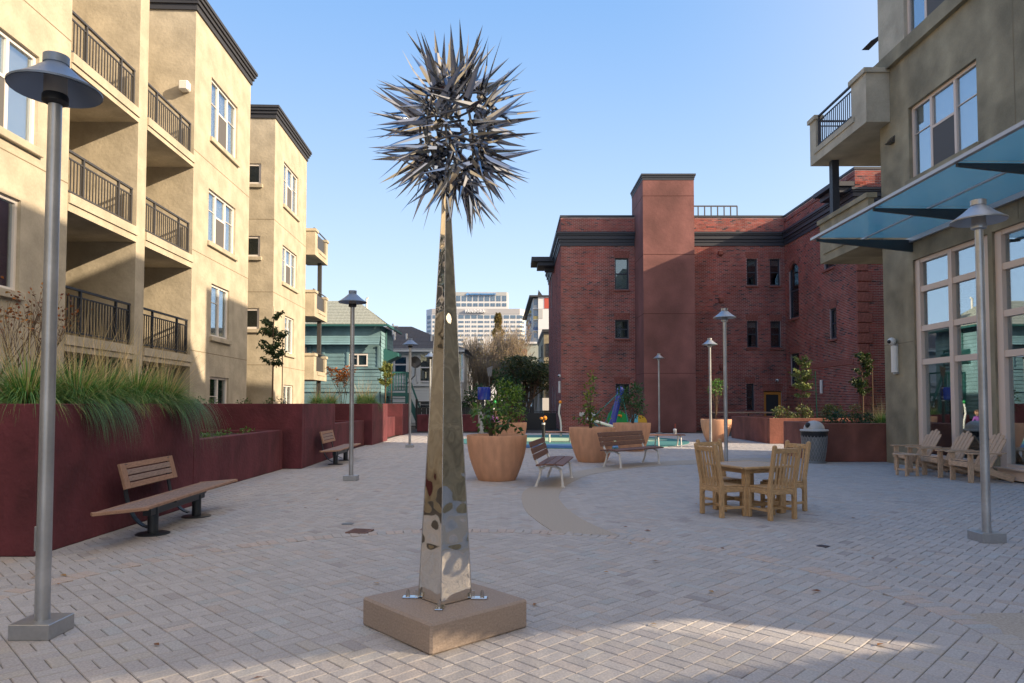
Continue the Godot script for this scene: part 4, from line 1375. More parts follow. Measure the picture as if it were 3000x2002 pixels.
	for y: float in [25.6, 20.4, 15.2, 11.0]:
		w = MB.new()
		w.box(Vector3(9.5, y, -174.985), Vector3(5.6, 0.06, 0.04))
		put(a, "cladding_joint", w, M.panel_grey)
	# olive building right behind the brick one
	var o := thing("low_apartment_block", "olive four storey block peeking out just left of the brick building", "building")
	w = MB.new()
	w.span(2.86, 9, 0, 7.75, 62, 75)
	put(o, "wall", w, M.olive_stucco)
	w = MB.new()
	moulding(w, [Vector2(2.86, -75), Vector2(2.86, -62), Vector2(9, -62)], [[0.06, 7.75, 7.9], [0.14, 7.905, 8.16]])
	put(o, "cornice", w, M.trim)
	for i in 3:
		window(o, Transform3D(face(Vector3.BACK), Vector3(3.02, 1.9 + i * 1.9, -62)), 0.55, 1.2, "hung", "trim", "old_glass", "dark_room", "", -0.02, 0.06)
		window(o, Transform3D(face(Vector3.LEFT), Vector3(2.86, 2.0 + i * 1.9, -66)), 1.2, 1.2, "hung", "trim", "old_glass", "dark_room", "", -0.02, 0.06)
	w = MB.new()
	w.span(2.7, 4.5, 0.9, 2.0, 61.3, 61.95)
	put(o, "pale_bay", w, M.tower_white)
	var g := thing("far_building", "small pale green building top beyond the bare trees", "building")
	w = MB.new()
	w.span(-0.2, 6, 0, 14.5, 150, 165)
	put(g, "wall", w, M.sage_shingle)
	w = MB.new()
	w.span(-0.4, 6, 14.5, 14.9, 149.6, 165)
	put(g, "cornice", w, M.tower_white)
	w = MB.new()
	w.span(2.1, 3.2, 10, 13.4, 149.9, 150)
	put(g, "brick_panel", w, M.lintel_brick)
	window(g, Transform3D(face(Vector3.BACK), Vector3(0.4, 12.1, -150)), 1.6, 1.2, "double", "tower_white", "old_glass", "dark_room", "", -0.04, 0.15)

# rooftop lettering built as solid letters
func letters(parent: Node, text: String, at: Vector3, top: float, bottom: float, width: float, material: String) -> void:
	var tm := TextMesh.new()
	var f := SystemFont.new()
	f.font_names = PackedStringArray(["Droid Sans"])
	f.font_weight = 700
	tm.font = f
	tm.text = text
	tm.font_size = 64
	tm.pixel_size = 0.05
	tm.depth = 1.6
	var bb := tm.get_aabb()
	var sx := width / bb.size.x
	var sy := (top - bottom) / bb.size.y
	var o := put(parent, "rooftop_lettering", tm, M[material])
	o.transform = Transform3D(Basis.from_scale(Vector3(sx, sy, 1)), Vector3(at.x - bb.get_center().x * sx, (top + bottom) / 2 - bb.get_center().y * sy, at.z))

# ---------- planters ----------
# an open box: low walls round a bed of soil; top height h
func planter(called: String, label: String, x0: float, x1: float, d0: float, d1: float, h: float, material: String, cut := 0.0, turn := 0.0, th := 0.2) -> Node3D:
	var c := Vector3((x0 + x1) / 2, 0, -(d0 + d1) / 2)
	var o := thing(called, label, "planter", c, turn)
	var w := (x1 - x0) / 2
	var l := (d1 - d0) / 2
	for q: Array in [[-w, w, l - th, l], [-w, w, -l, -l + th], [-w, -w + th, -l + th, l - th], [w - th, w, -l + th, l - th]]:
		var m := MB.new()
		m.bev(Vector3((q[0] + q[1]) / 2, h / 2, (q[2] + q[3]) / 2), Vector3(q[1] - q[0], h, q[3] - q[2]), 0.012)
		put(o, "wall", m, M[material])
	var s := MB.new()
	s.box(Vector3(0, h - 0.12, 0), Vector3(2 * w - 2 * th, 0.1, 2 * l - 2 * th))
	put(o, "soil", s, M.soil)
	return o

func planters() -> void:
	planter("planter_wall", "tall maroon planter nearest the camera, grasses spilling over its top", -9.0, -4.68, 6.83, 10.4, 1.5, "maroon_stucco")
	var l1 := planter("planter_wall", "low maroon planter between the two tall ones, behind the near bench", -8.9, -5.25, 10.42, 15.88, 0.9, "maroon_stucco")
	var m := MB.new()
	m.bev(Vector3(0.55, 0.46, 0.6), Vector3(0.2, 0.93, 3.2), 0.012)
	put(l1, "wall", m, M.maroon_stucco)
	planter("planter_wall", "second tall maroon planter with a bench against its side", -9.3, -4.9, 15.9, 19.35, 1.5, "maroon_stucco", 0, atan(0.035))
	planter("planter_wall", "low maroon planter beyond the second tall one, partly behind the lamp post", -9.3, -5.34, 19.4, 25.0, 0.9, "maroon_stucco")
	planter("planter_wall", "third tall maroon planter with a sunlit strip on its far corner", -9.5, -5.05, 25.03, 28.1, 1.5, "maroon_stucco")
	planter("planter_wall", "small low maroon planter beside the sunlit strip", -9.5, -5.5, 28.12, 32.6, 0.89, "maroon_stucco")
	planter("planter_wall", "farthest tall maroon planter in front of the porch", -9.5, -5.18, 32.7, 35.6, 1.5, "maroon_stucco")
	planter("planter_wall", "long low maroon planter closing the far end of the plaza", -5.1, 0.7, 37.2, 39.2, 0.9, "maroon_stucco")
	planter("planter_wall", "brown stucco planter beside the litter bin and olive pier", 7.95, 13.6, 17.85, 20.3, 0.99, "brown_stucco")
	planter("planter_wall", "large brown stucco planter with young trees in front of the brick wing", 9.62, 15.2, 25.9, 30.4, 0.955, "brown_stucco")
	planter("planter_wall", "maroon planter behind the viewer, seen only in the polished steel", -9.0, -4.7, -4.5, 1.5, 1.3, "maroon_stucco")
	var fe := thing("lattice_fence", "dark timber fence with lattice top behind the far planter", "fence", P(-2.2, 0, 41))
	for i in 24:
		m = MB.new()
		m.box(Vector3(-3.3 + i * 0.29, 0.62, 0), Vector3(0.27, 1.24, 0.03))
		put(fe, "fence_board", m, M.black_metal)
	for i in 12:
		for s: int in [-1, 1]:
			m = MB.new()
			m.bar(Vector3(-3.3 + i * 0.3 - s * 0.15, 1.26, 0.01 * s), Vector3(-3.3 + i * 0.3 + s * 0.15, 1.56, 0.01 * s), 0.012, 0.03, Vector3.BACK)
			put(fe, "lattice_slat", m, M.black_metal)
	m = MB.new()
	m.box(Vector3(0, 1.6, 0), Vector3(7, 0.07, 0.07)).box(Vector3(0, 1.25, 0), Vector3(7, 0.05, 0.05))
	for x: float in [-3.45, -1.2, 1.1, 3.45]:
		m.box(Vector3(x, 0.88, 0), Vector3(0.12, 1.76, 0.12))
	put(fe, "rail", m, M.black_metal)
	var rw := thing("ramp_wall", "black solid guard wall and railing beside the brick corner", "guard wall", P(1.65, 0, 39.8))
	m = MB.new()
	m.box(Vector3(0, 0.48, 0), Vector3(1.78, 0.96, 0.12))
	put(rw, "panel", m, M.black_metal)
	m = MB.new()
	m.box(Vector3(-0.3, 1.02, -0.3), Vector3(2.8, 0.05, 0.05)).box(Vector3(-1.3, 0.2, -0.3), Vector3(1.0, 0.04, 0.04)).box(Vector3(-1.3, 1.3, -0.3), Vector3(1.0, 0.04, 0.04))
	put(rw, "handrail", m, M.black_metal)
	for i in 10:
		m = MB.new()
		m.box(Vector3(-1.75 + i * 0.1, 0.75, -0.3), Vector3(0.02, 1.1, 0.02))
		put(rw, "baluster", m, M.black_metal)
	var hr := thing("handrail", "weathered timber handrail behind the large brown planter", "handrail", P(12.2, 0, 31.2))
	m = MB.new()
	m.box(Vector3(0, 1.1, 0), Vector3(6.4, 0.07, 0.08))
	put(hr, "rail", m, M.grey_wood_x)
	m = MB.new()
	for i in 5:
		m.box(Vector3(-3.1 + i * 1.55, 0.53, 0), Vector3(0.06, 1.06, 0.06))
	put(hr, "post", m, M.dark_steel)

# ---------- ground ----------
func ground() -> void:
	var g := MB.new()
	g.quad(Vector3(-900, -0.06, 300), Vector3(900, -0.06, 300), Vector3(900, -0.06, -1100), Vector3(-900, -0.06, -1100))
	struct("ground", g, M.earth)
	g = MB.new()
	g.box(Vector3(1.5, -0.036, -12.5), Vector3(30, 0.04, 55))
	var pave := struct("pavement", g, M.joint_sand)
	var ring := Vector2(-0.47, 4.6)    # centre of the paved circle, as (x, d)
	var list := []
	var c45 := cos(PI / 4)
	var rand_tint := func() -> Color:
		var k := rng.randf()
		var q := rr(0.9, 1.06)
		if k < 0.07:
			return Color(1.05 * q, 0.98 * q, 0.92 * q)
		if k < 0.14:
			return Color(0.96 * q, 1.02 * q, 1.05 * q)
		if k < 0.155:
			return Color(0.82 * q, 0.8 * q, 0.8 * q)
		return Color(q, q, q)
	var add := func(x: float, d: float, a: float, tint: Color, up := 0.0) -> void:
		if absf(x - 2.0) > 8.0 or d < -8.0 or d > 35.5:
			return
		list.append([x, d, a + rr(-0.012, 0.012), tint, up])
	# basket weave inside the circle
	for i in range(-20, 21):
		for j in range(-20, 21):
			for s in 2:
				var o := (s - 0.5) * 0.0975
				var u := i * 0.195 + (o if (i + j) % 2 == 0 else 0.0)
				var w := j * 0.195 + (0.0 if (i + j) % 2 == 0 else o)
				var x := ring.x + (u - w) * c45
				var d := ring.y + (u + w) * c45
				if Vector2(x, d).distance_to(ring) < 3.6:
					add.call(x, d, PI / 4 + (PI / 2 if (i + j) % 2 == 0 else 0.0), rand_tint.call())
	# soldier course round it
	var nb := 226
	for i in nb:
		var a := TAU * i / nb
		var tt: Color = rand_tint.call()
		if rng.randf() < 0.6:
			tt = Color(1.1, 0.98, 0.9) * rr(0.95, 1.03)
		add.call(ring.x + cos(a) * 3.62, ring.y + sin(a) * 3.62, a, tt, 0.006)
	# herringbone beyond
	for i in range(-260, 420):
		for j in range(-260, 420):
			var cc := posmod(i - j, 4)
			if cc == 1 or cc == 2:
				continue
			var u := (i + (1.0 if cc == 0 else 0.5)) * 0.0975
			var w := (j + (0.5 if cc == 0 else 1.0)) * 0.0975
			var x := (u - w) * c45
			var d := (u + w) * c45
			if absf(x - 2.0) > 8.0 or d < -8.0 or d > 35.0 or Vector2(x, d).distance_to(ring) < 3.645:
				continue
			if (x < -5.3 and d > 10) or (x < -4.8 and d > 6.9 and d < 10.4) or (x > 9.6 and d < 17.7):
				continue
			if d > 22 and Vector2((x - 2.4) / 4.6, (d - 28) / 5.0).length() < 0.98:
				continue
			add.call(x, d, PI / 4 + (0.0 if cc == 0 else PI / 2), rand_tint.call())
	var shown := []
	for i in list.size():
		var p: Array = list[i]
		if p[1] > 3.66 and absf(p[0] / p[1]) < 0.75:
			shown.append([p[1] * p[1] + absf(p[0]) * 0.2, i])
	shown.sort_custom(func(a: Array, b: Array) -> bool: return a[0] < b[0])
	var own := {}
	for i in 300:
		own[shown[i][1]] = true
	var variants := []
	for k in 10:
		variants.append(paver_mesh([Color(1, 1, 1), Color(0.95, 0.95, 0.95), Color(0.9, 0.9, 0.9), Color(1.05, 1.05, 1.05), Color(1.05, 0.98, 0.92), Color(0.98, 1.03, 1.06), Color(1.0, 0.97, 0.95), Color(0.92, 0.91, 0.92), Color(1.02, 1.02, 1.0), Color(0.82, 0.8, 0.8)][k]))
	var plain := paver_mesh(Color(1, 1, 1))
	var tfs := []
	var cols := []
	for i in list.size():
		var p: Array = list[i]
		var tilt := Basis(Vector3.RIGHT, rr(-0.008, 0.008)) * Basis(Vector3.BACK, rr(-0.008, 0.008))
		var xf := Transform3D(tilt * Basis(Vector3.UP, p[2]), Vector3(p[0], p[4] + rr(-0.0015, 0.0015), -p[1]))
		if own.has(i):
			var tt: Color = p[3]
			var best := 0
			var q := rng.randf()
			best = 4 if tt.r > tt.b * 1.1 else 5 if tt.b > tt.r * 1.04 else 9 if tt.r < 0.84 else [0, 1, 2, 3, 6, 7, 8][int(q * 6.99)]
			put(pave, "paver", variants[best], M.paver, xf)
		else:
			tfs.append(xf)
			cols.append(p[3])
	many(pave, "paver_field", plain, M.paver, tfs, cols)
	# pale concrete ribbon
	var left := [Vector2(0.5, 8.07), Vector2(0.3, 9.0), Vector2(0.18, 9.9), Vector2(0.155, 11.18), Vector2(0.22, 11.96), Vector2(0.5, 13.1), Vector2(1.1, 14.75), Vector2(1.95, 16.15), Vector2(3.0, 17.4), Vector2(4.96, 18.5), Vector2(7.0, 19.2)]
	var right := [Vector2(1.23, 7.89), Vector2(0.98, 8.7), Vector2(0.82, 9.6), Vector2(0.75, 10.58), Vector2(0.77, 11.37), Vector2(1.0, 12.75), Vector2(1.59, 14.5), Vector2(2.3, 15.55), Vector2(3.2, 16.5), Vector2(4.9, 17.35), Vector2(7.1, 18.0)]
	ribbon(left, right, "concrete_path")
	ribbon([Vector2(3.12, 4.97), Vector2(3.6, 5.0), Vector2(4.4, 4.95), Vector2(6.0, 4.6)], [Vector2(3.1, 4.9), Vector2(3.25, 4.35), Vector2(3.4, 3.6), Vector2(4.0, 2.0)], "concrete_path")
	# rubber play surface with coloured bands
	var base := MB.new()
	var oval := func(cx: float, cd: float, rx: float, rd: float) -> PackedVector2Array:
		var p := PackedVector2Array()
		for i in 40:
			p.append(Vector2(cx + cos(TAU * i / 40) * rx, cd + sin(TAU * i / 40) * rd))
		return p
	var lay := Transform3D(Basis(Vector3.RIGHT, Vector3(0, 0, -1), Vector3.UP), Vector3.ZERO)
	base.prism(oval.call(2.4, 28.0, 4.6, 5.0), 0.03, lay)
	struct("play_surface", base, M.rubber_teal)
	var b2 := MB.new()
	b2.prism(oval.call(2.0, 24.4, 2.7, 1.15), 0.038, lay)
	struct("play_surface", b2, M.rubber_blue)
	b2 = MB.new()
	b2.prism(oval.call(2.4, 28.6, 4.0, 1.8), 0.038, lay)
	struct("play_surface", b2, M.rubber_lime)
	# small iron covers
	var dr := thing("drain_grate", "square rusty drain grate set in the pavers left of the sculpture", "drain", P(-1.78, 0.0, 8.15), -0.2)
	var m := MB.new()
	m.box(Vector3(0, -0.004, 0), Vector3(0.25, 0.02, 0.25))
	put(dr, "pit", m, M.black_metal)
	for i in 9:
		m = MB.new()
		m.box(Vector3(-0.1 + i * 0.025, 0.008, 0), Vector3(0.012, 0.012, 0.22))
		put(dr, "bar", m, M.brown_wood_x)
	m = MB.new()
	for s: int in [-1, 1]:
		m.box(Vector3(0, 0.009, s * 0.117), Vector3(0.25, 0.014, 0.018)).box(Vector3(s * 0.117, 0.009, 0), Vector3(0.018, 0.014, 0.216))
	put(dr, "rim", m, M.brown_wood_x)
	for q: Array in [[-2.05, 8.68, "small round dark cover in the paving, left of the drain grate"], [3.27, 7.33, "small dark square cover in the pavers in front of the dining table"]]:
		var cv := thing("paving_cover", q[2], "cover", P(q[0], 0, q[1]))
		m = MB.new()
		m.tube([Vector3(0, -0.02, 0), Vector3(0, 0.006, 0)], [0.075], 14 if q[0] < 0 else 4)
		put(cv, "lid", m, M.dark_steel)
	# dry leaves blown about
	var lm := []
	for k in 3:
		var q := MB.new()
		q.tint = [Color(0.30, 0.13, 0.035), Color(0.20, 0.085, 0.04), Color(0.42, 0.25, 0.10)][k]
		q.leaf(Vector3.ZERO, Vector3(1, 0.1, 0).normalized(), Vector3(0, 0.2, 1).normalized(), 0.07, 0.035)
		lm.append(q.mesh())
	for i in 60:
		var d := rr(3.8, 11.0) if i < 36 else rr(9.0, 22.0)
		var x := rr(-0.7, 0.65) * d
		if x < -4.3 or x > 8 or Vector2(x + 0.45, d - 4.72).length() < 0.75:
			continue
		var o := put(self, "fallen_leaf", lm[i % 3], M.leaf, Transform3D(Basis(Vector3.UP, rr(0, TAU)) * Basis.from_scale(Vector3.ONE * rr(0.6, 1.2)), Vector3(x, 0.012, -d)))
		tag(o, "small dry fallen leaf lying loose on the pavers", "leaf", "dry leaves scattered over the plaza")

func paver_mesh(tint: Color) -> ArrayMesh:
	var m := MB.new()
	m.tint = tint
	var x := 0.0952
	var z := 0.0464
	var c := 0.0045
	var y := 0.0
	var top := [Vector3(-x + c, y, z - c), Vector3(x - c, y, z - c), Vector3(x - c, y, -z + c), Vector3(-x + c, y, -z + c)]
	var mid := [Vector3(-x, y - c, z), Vector3(x, y - c, z), Vector3(x, y - c, -z), Vector3(-x, y - c, -z)]
	m.quad(top[0], top[1], top[2], top[3])
	for i in 4:
		var j := (i + 1) % 4
		m.quad(mid[i], mid[j], top[j], top[i])
		m.quad(mid[i] + Vector3.DOWN * 0.02, mid[j] + Vector3.DOWN * 0.02, mid[j], mid[i])
	return m.mesh()

func ribbon(left: Array, right: Array, called: String) -> void:
	var m := MB.new()
	var smooth := func(pts: Array) -> Array:
		var o := []
		for i in pts.size() - 1:
			for k in 6:
				var p0: Vector2 = pts[maxi(i - 1, 0)]
				var p3: Vector2 = pts[mini(i + 2, pts.size() - 1)]
				o.append((pts[i] as Vector2).cubic_interpolate(pts[i + 1], p0, p3, k / 6.0))
		o.append(pts[-1])
		return o
	var a: Array = smooth.call(left)
	var b: Array = smooth.call(right)
	for i in a.size() - 1:
		var q := [P(a[i].x, 0.006, a[i].y), P(b[i].x, 0.006, b[i].y), P(b[i + 1].x, 0.006, b[i + 1].y), P(a[i + 1].x, 0.006, a[i + 1].y)]
		m.quad_out(q[0], q[1], q[2], q[3], Vector3.UP)
		m.quad_out(q[0], q[3], q[3] + Vector3.DOWN * 0.03, q[0] + Vector3.DOWN * 0.03, Vector3.LEFT)
		m.quad_out(q[1], q[2], q[2] + Vector3.DOWN * 0.03, q[1] + Vector3.DOWN * 0.03, Vector3.RIGHT)
	struct(called, m, M.concrete)

func sculpture() -> void:
	var turn := deg_to_rad(42.3)
	var pl := thing("concrete_plinth", "square tan concrete plinth with softened edges carrying the steel sculpture", "plinth", P(-0.455, 0, 4.725), turn)
	var m := MB.new()
	m.bev(Vector3(0, 0.093, 0), Vector3(0.795, 0.19, 0.795), 0.014)
	put(pl, "block", m, M.plinth_concrete)
	var s := thing("spiky_sculpture", "polished steel obelisk sculpture crowned by a ball of sharp steel spikes", "sculpture", P(-0.452, 0.188, 4.715), turn)
	# four polished faces, finely divided so that the sheet can be slightly uneven
	var h := 2.78
	for f in 4:
		var q := MB.new()
		var b := Basis(Vector3.UP, f * PI / 2)
		var n := 24
		var nn := (b * Vector3(0, 0.04, 1)).normalized()
		for i in n:
			var t0 := float(i) / n
			var t1 := float(i + 1) / n
			var w0 := lerpf(0.128, 0.017, t0)
			var w1 := lerpf(0.128, 0.017, t1)
			q.quad(b * Vector3(-w0, t0 * h + 0.006, w0), b * Vector3(w0, t0 * h + 0.006, w0), b * Vector3(w1, t1 * h + 0.006, w1), b * Vector3(-w1, t1 * h + 0.006, w1))
		put(s, "obelisk_face", q, M.mirror_steel)
		q = MB.new()
		q.tube([b * Vector3(0.128, 0.006, 0.128), b * Vector3(0.017, h, 0.017)], [0.0035, 0.002], 6)
		put(s, "corner_seam", q, M.bolt_steel)
	for f in 4:
		var b := Basis(Vector3.UP, f * PI / 2)
		var q := MB.new()
		q.bev(b * Vector3(0.165, 0.006, 0.165), Vector3(0.11, 0.012, 0.055), 0.004, b * Basis(Vector3.UP, -PI / 4))
		var e := put(s, "foot_plate", q, M.bolt_steel)
		q = MB.new()
		var at := b * Vector3(0.178, 0, 0.178)
		q.tube([at + Vector3(0, 0.012, 0), at + Vector3(0, 0.03, 0)], [0.014], 6)
		q.tube([at + Vector3(0, 0.03, 0), at + Vector3(0, 0.045, 0), at + Vector3(0, 0.055, 0), at + Vector3(0, 0.06, 0)], [0.012, 0.012, 0.008, 0.002], 10)
		put(e, "bolt", q, M.bolt_steel)
		q = MB.new()
		q.box(b * Vector3(0.137, 0.03, 0.137), Vector3(0.004, 0.05, 0.018), b * Basis(Vector3.UP, PI / 4))
		put(e, "lug", q, M.bolt_steel)
	# the cage: bent rods that loop round an upright oval, then the spikes
	var inv := s.transform.affine_inverse()
	var c := P(-0.40, 3.385, 4.715)
	var spikes := []
	for k in 5:
		var q := MB.new()
		var w := [0.024, 0.029, 0.02, 0.026, 0.022][k] as float
		var t := w * 0.36
		var bend: float = [0.0, 0.02, -0.015, 0.03, 0.0][k]
		var ring0 := [Vector3(-w * 0.75, 0, 0), Vector3(0, 0, -t), Vector3(w * 0.75, 0, 0), Vector3(0, 0, t)]
		var ring1 := [Vector3(-w, 0.16, 0), Vector3(0, 0.16, -t), Vector3(w, 0.16, 0), Vector3(0, 0.16, t)]
		var ring2 := [Vector3(-w * 0.5, 0.6, bend * 0.5), Vector3(0, 0.6, bend * 0.5 - t * 0.5), Vector3(w * 0.5, 0.6, bend * 0.5), Vector3(0, 0.6, bend * 0.5 + t * 0.5)]
		for i in 4:
			var j := (i + 1) % 4
			q.quad(ring0[j], ring0[i], ring1[i], ring1[j])
			q.quad(ring1[j], ring1[i], ring2[i], ring2[j])
			q.tri(ring2[j], ring2[i], Vector3(0, 1, bend * 1.8))
		spikes.append(q.mesh())
	var nodes := []
	var loop := func(pts: Array, rad: float) -> void:
		var loc := []
		for p: Vector3 in pts:
			loc.append(inv * p)
		var q := MB.new()
		q.tube(loc, [rad], 7)
		put(s, "cage_rod", q, M.dark_steel)
	var oval := func(az: float, tilt: float, a: float, bb: float, n: int, full: float) -> Array:
		var pts := []
		for i in n + 1:
			var u := full * i / n - PI / 2
			var p := Vector3(cos(u) * a, sin(u) * bb, sin(u * 3.0 + az) * 0.03)
			pts.append(c + Basis(Vector3.UP, az) * (Basis(Vector3.BACK, tilt) * p))
		return pts
	# main oval facing the viewer, one turned across it, and two leaning bands
	for L: Array in [[0.12, 0.0, 0.235, 0.37, 30, 2.5], [0.75, 0.12, 0.22, 0.36, 26, 1.6], [2.25, -0.1, 0.22, 0.35, 26, 1.6], [1.5, 0.05, 0.20, 0.33, 20, 1.0]]:
		var pts: Array = oval.call(L[0], L[1], L[2], L[3], L[4], TAU)
		loop.call(pts, 0.009)
		for i in L[4]:
			nodes.append([pts[i], L[5], (pts[i + 1] - pts[i]).normalized()])
	for y: float in [-0.16, 0.06, 0.22]:
		var pts := []
		for i in 23:
			var a := TAU * i / 22
			var r := 0.235 * sqrt(1.0 - pow(y / 0.42, 2.0))
			pts.append(c + Vector3(cos(a) * r, y + sin(a * 2.0 + y * 9) * 0.04, sin(a) * r))
		loop.call(pts, 0.008)
		for i in 22:
			var p: Vector3 = pts[i] - c
			if absf(p.z) < 0.17:
				nodes.append([pts[i], 1.5, (pts[i + 1] - pts[i]).normalized()])
	var made := 0
	for nd: Array in nodes:
		var cnt := int(nd[1]) + (1 if rng.randf() < fmod(nd[1], 1.0) else 0)
		for i in cnt:
			if made >= 215:
				break
			var p: Vector3 = nd[0]
			var o := p - c
			o = Vector3(o.x / 0.30, o.y / 0.52, o.z / 0.34).normalized()
			var tn: Vector3 = nd[2]
			var sd := tn.cross(o).normalized()
			var dir := (o + sd * rr(-0.75, 0.75) + tn * rr(-0.45, 0.45)).normalized()
			if i == 1 and rng.randf() < 0.22:
				dir = (tn * (1.0 if rng.randf() < 0.5 else -1.0) - o * 0.25 + sd * rr(-0.5, 0.5)).normalized()
			if absf(dir.z) > 0.72:
				dir = Vector3(dir.x * 1.6, dir.y * 1.3, dir.z * 0.8).normalized()
			var l := rr(0.30, 0.46)
			var tip := p + dir * l - c
			var e := sqrt(pow(tip.x / 0.64, 2.0) + pow(tip.y / 0.77, 2.0) + pow(tip.z / 0.6, 2.0))
			if e > 1.0:
				l *= clampf(1.0 - (e - 1.0) * 1.3, 0.55, 1.0)
			var x := dir.cross(Vector3(rr(-1, 1), rr(-0.4, 0.4), rr(-1, 1))).normalized()
			var bs := Basis(x, dir, x.cross(dir)) * Basis.from_scale(Vector3(1.0, l, 1.0))
			put(s, "spike", spikes[made % 5], M.spike_steel, inv * Transform3D(bs, p - dir * 0.03))
			made += 1
	# spikes that cross the inside of the cage, mostly level
	for i in 40:
		var a := rr(0, TAU)
		var p := c + Vector3(cos(a) * rr(0.1, 0.23), rr(-0.34, 0.32), sin(a) * 0.2)
		var dir := Vector3(-cos(a) * rr(0.4, 1.0) * (1.0 if rng.randf() < 0.7 else -1.0), rr(-0.75, 0.55), rr(-0.5, 0.5)).normalized()
		var x := dir.cross(Vector3(rr(-1, 1), rr(-0.4, 0.4), rr(-1, 1))).normalized()
		put(s, "spike", spikes[i % 5], M.spike_steel, inv * Transform3D(Basis(x, dir, x.cross(dir)) * Basis.from_scale(Vector3(1.15, rr(0.26, 0.42), 1.15)), p))
	var q := MB.new()
	q.tube([Vector3(0, h - 0.02, 0), inv * (c + Vector3(-0.02, -0.36, 0))], [0.017, 0.014], 8)
	put(s, "neck", q, M.mirror_steel)

func lamp_head(o: Node3D, top: float, mat_head: String) -> void:
	var m := MB.new()
	m.lathe([Vector2(0.275, top - 0.235), Vector2(0.277, top - 0.222), Vector2(0.24, top - 0.2), Vector2(0.16, top - 0.14), Vector2(0.1, top - 0.085), Vector2(0.078, top - 0.07), Vector2(0.073, top - 0.06), Vector2(0.078, top - 0.055), Vector2(0.078, top), Vector2(0.0, top + 0.004)], 28)
	m.lathe([Vector2(0.0, top - 0.09), Vector2(0.09, top - 0.095), Vector2(0.16, top - 0.15), Vector2(0.24, top - 0.208), Vector2(0.272, top - 0.234)], 28, Transform3D(Basis.from_scale(Vector3(1, 1, 1)), Vector3(0, -0.004, 0)))
	put(o, "lamp_shade", m, M[mat_head])
	m = MB.new()
	m.tube([Vector3(0, top - 0.27, 0), Vector3(0, top - 0.1, 0)], [0.07], 16)
	put(o, "lens", m, M.lamp_lens)
	m = MB.new()
	m.lathe([Vector2(0.0, top - 0.33), Vector2(0.05, top - 0.33), Vector2(0.078, top - 0.315), Vector2(0.078, top - 0.275), Vector2(0.072, top - 0.262), Vector2(0.0, top - 0.262)], 18)
	put(o, "collar", m, M.black_metal if mat_head == "lamp_blue" else M.pole_grey)

func lamps() -> void:
	var spots := [[-3.06, 4.56, 3.83, "lamp post nearest the camera, rising in front of the tall maroon planter"], [-3.15, 13.6, 3.73, "lamp post in the middle of the left row, by the second bench"], [-3.5, 23.75, 3.75, "lamp post in front of the porch, third in the left row"], [-3.69, 31.2, 3.84, "distant lamp post half hidden behind the steel obelisk"],
		[5.19, 7.62, 3.76, "lamp post at right, in front of the reclining chairs and storefront"], [5.23, 16.95, 3.84, "tallest looking lamp post behind the dining table, before the brick wing"], [7.08, 24.7, 3.84, "lamp post beside the terracotta pot with a round topped sapling"], [7.1, 33.4, 3.92, "farthest right lamp post, standing before the stucco shaft"]]
	for i in spots.size():
		var q: Array = spots[i]
		var o := thing("lamp_post", "slim grey " + q[3], "lamp post", P(q[0], 0, q[1]), 0.0, "lamp posts along the plaza")
		var m := MB.new()
		m.bev(Vector3(0, 0.05, 0), Vector3(0.26, 0.1, 0.26), 0.004)
		put(o, "base", m, M.pole_grey)
		m = MB.new()
		m.tube([Vector3(0, 0.1, 0), Vector3(0, q[2] - 0.3, 0)], [0.045, 0.041], 20)
		m.tube([Vector3(0, 0.1, 0), Vector3(0, 0.104, 0)], [0.05], 20)
		put(o, "pole", m, M.pole_grey)
		if i == 0:
			m = MB.new()
			m.bev(Vector3(-0.045, 0.62, 0.0), Vector3(0.012, 0.16, 0.05), 0.003)
			put(o, "hand_hole_cover", m, M.pole_grey)
		lamp_head(o, q[2], "lamp_blue" if i < 4 else "pole_grey")

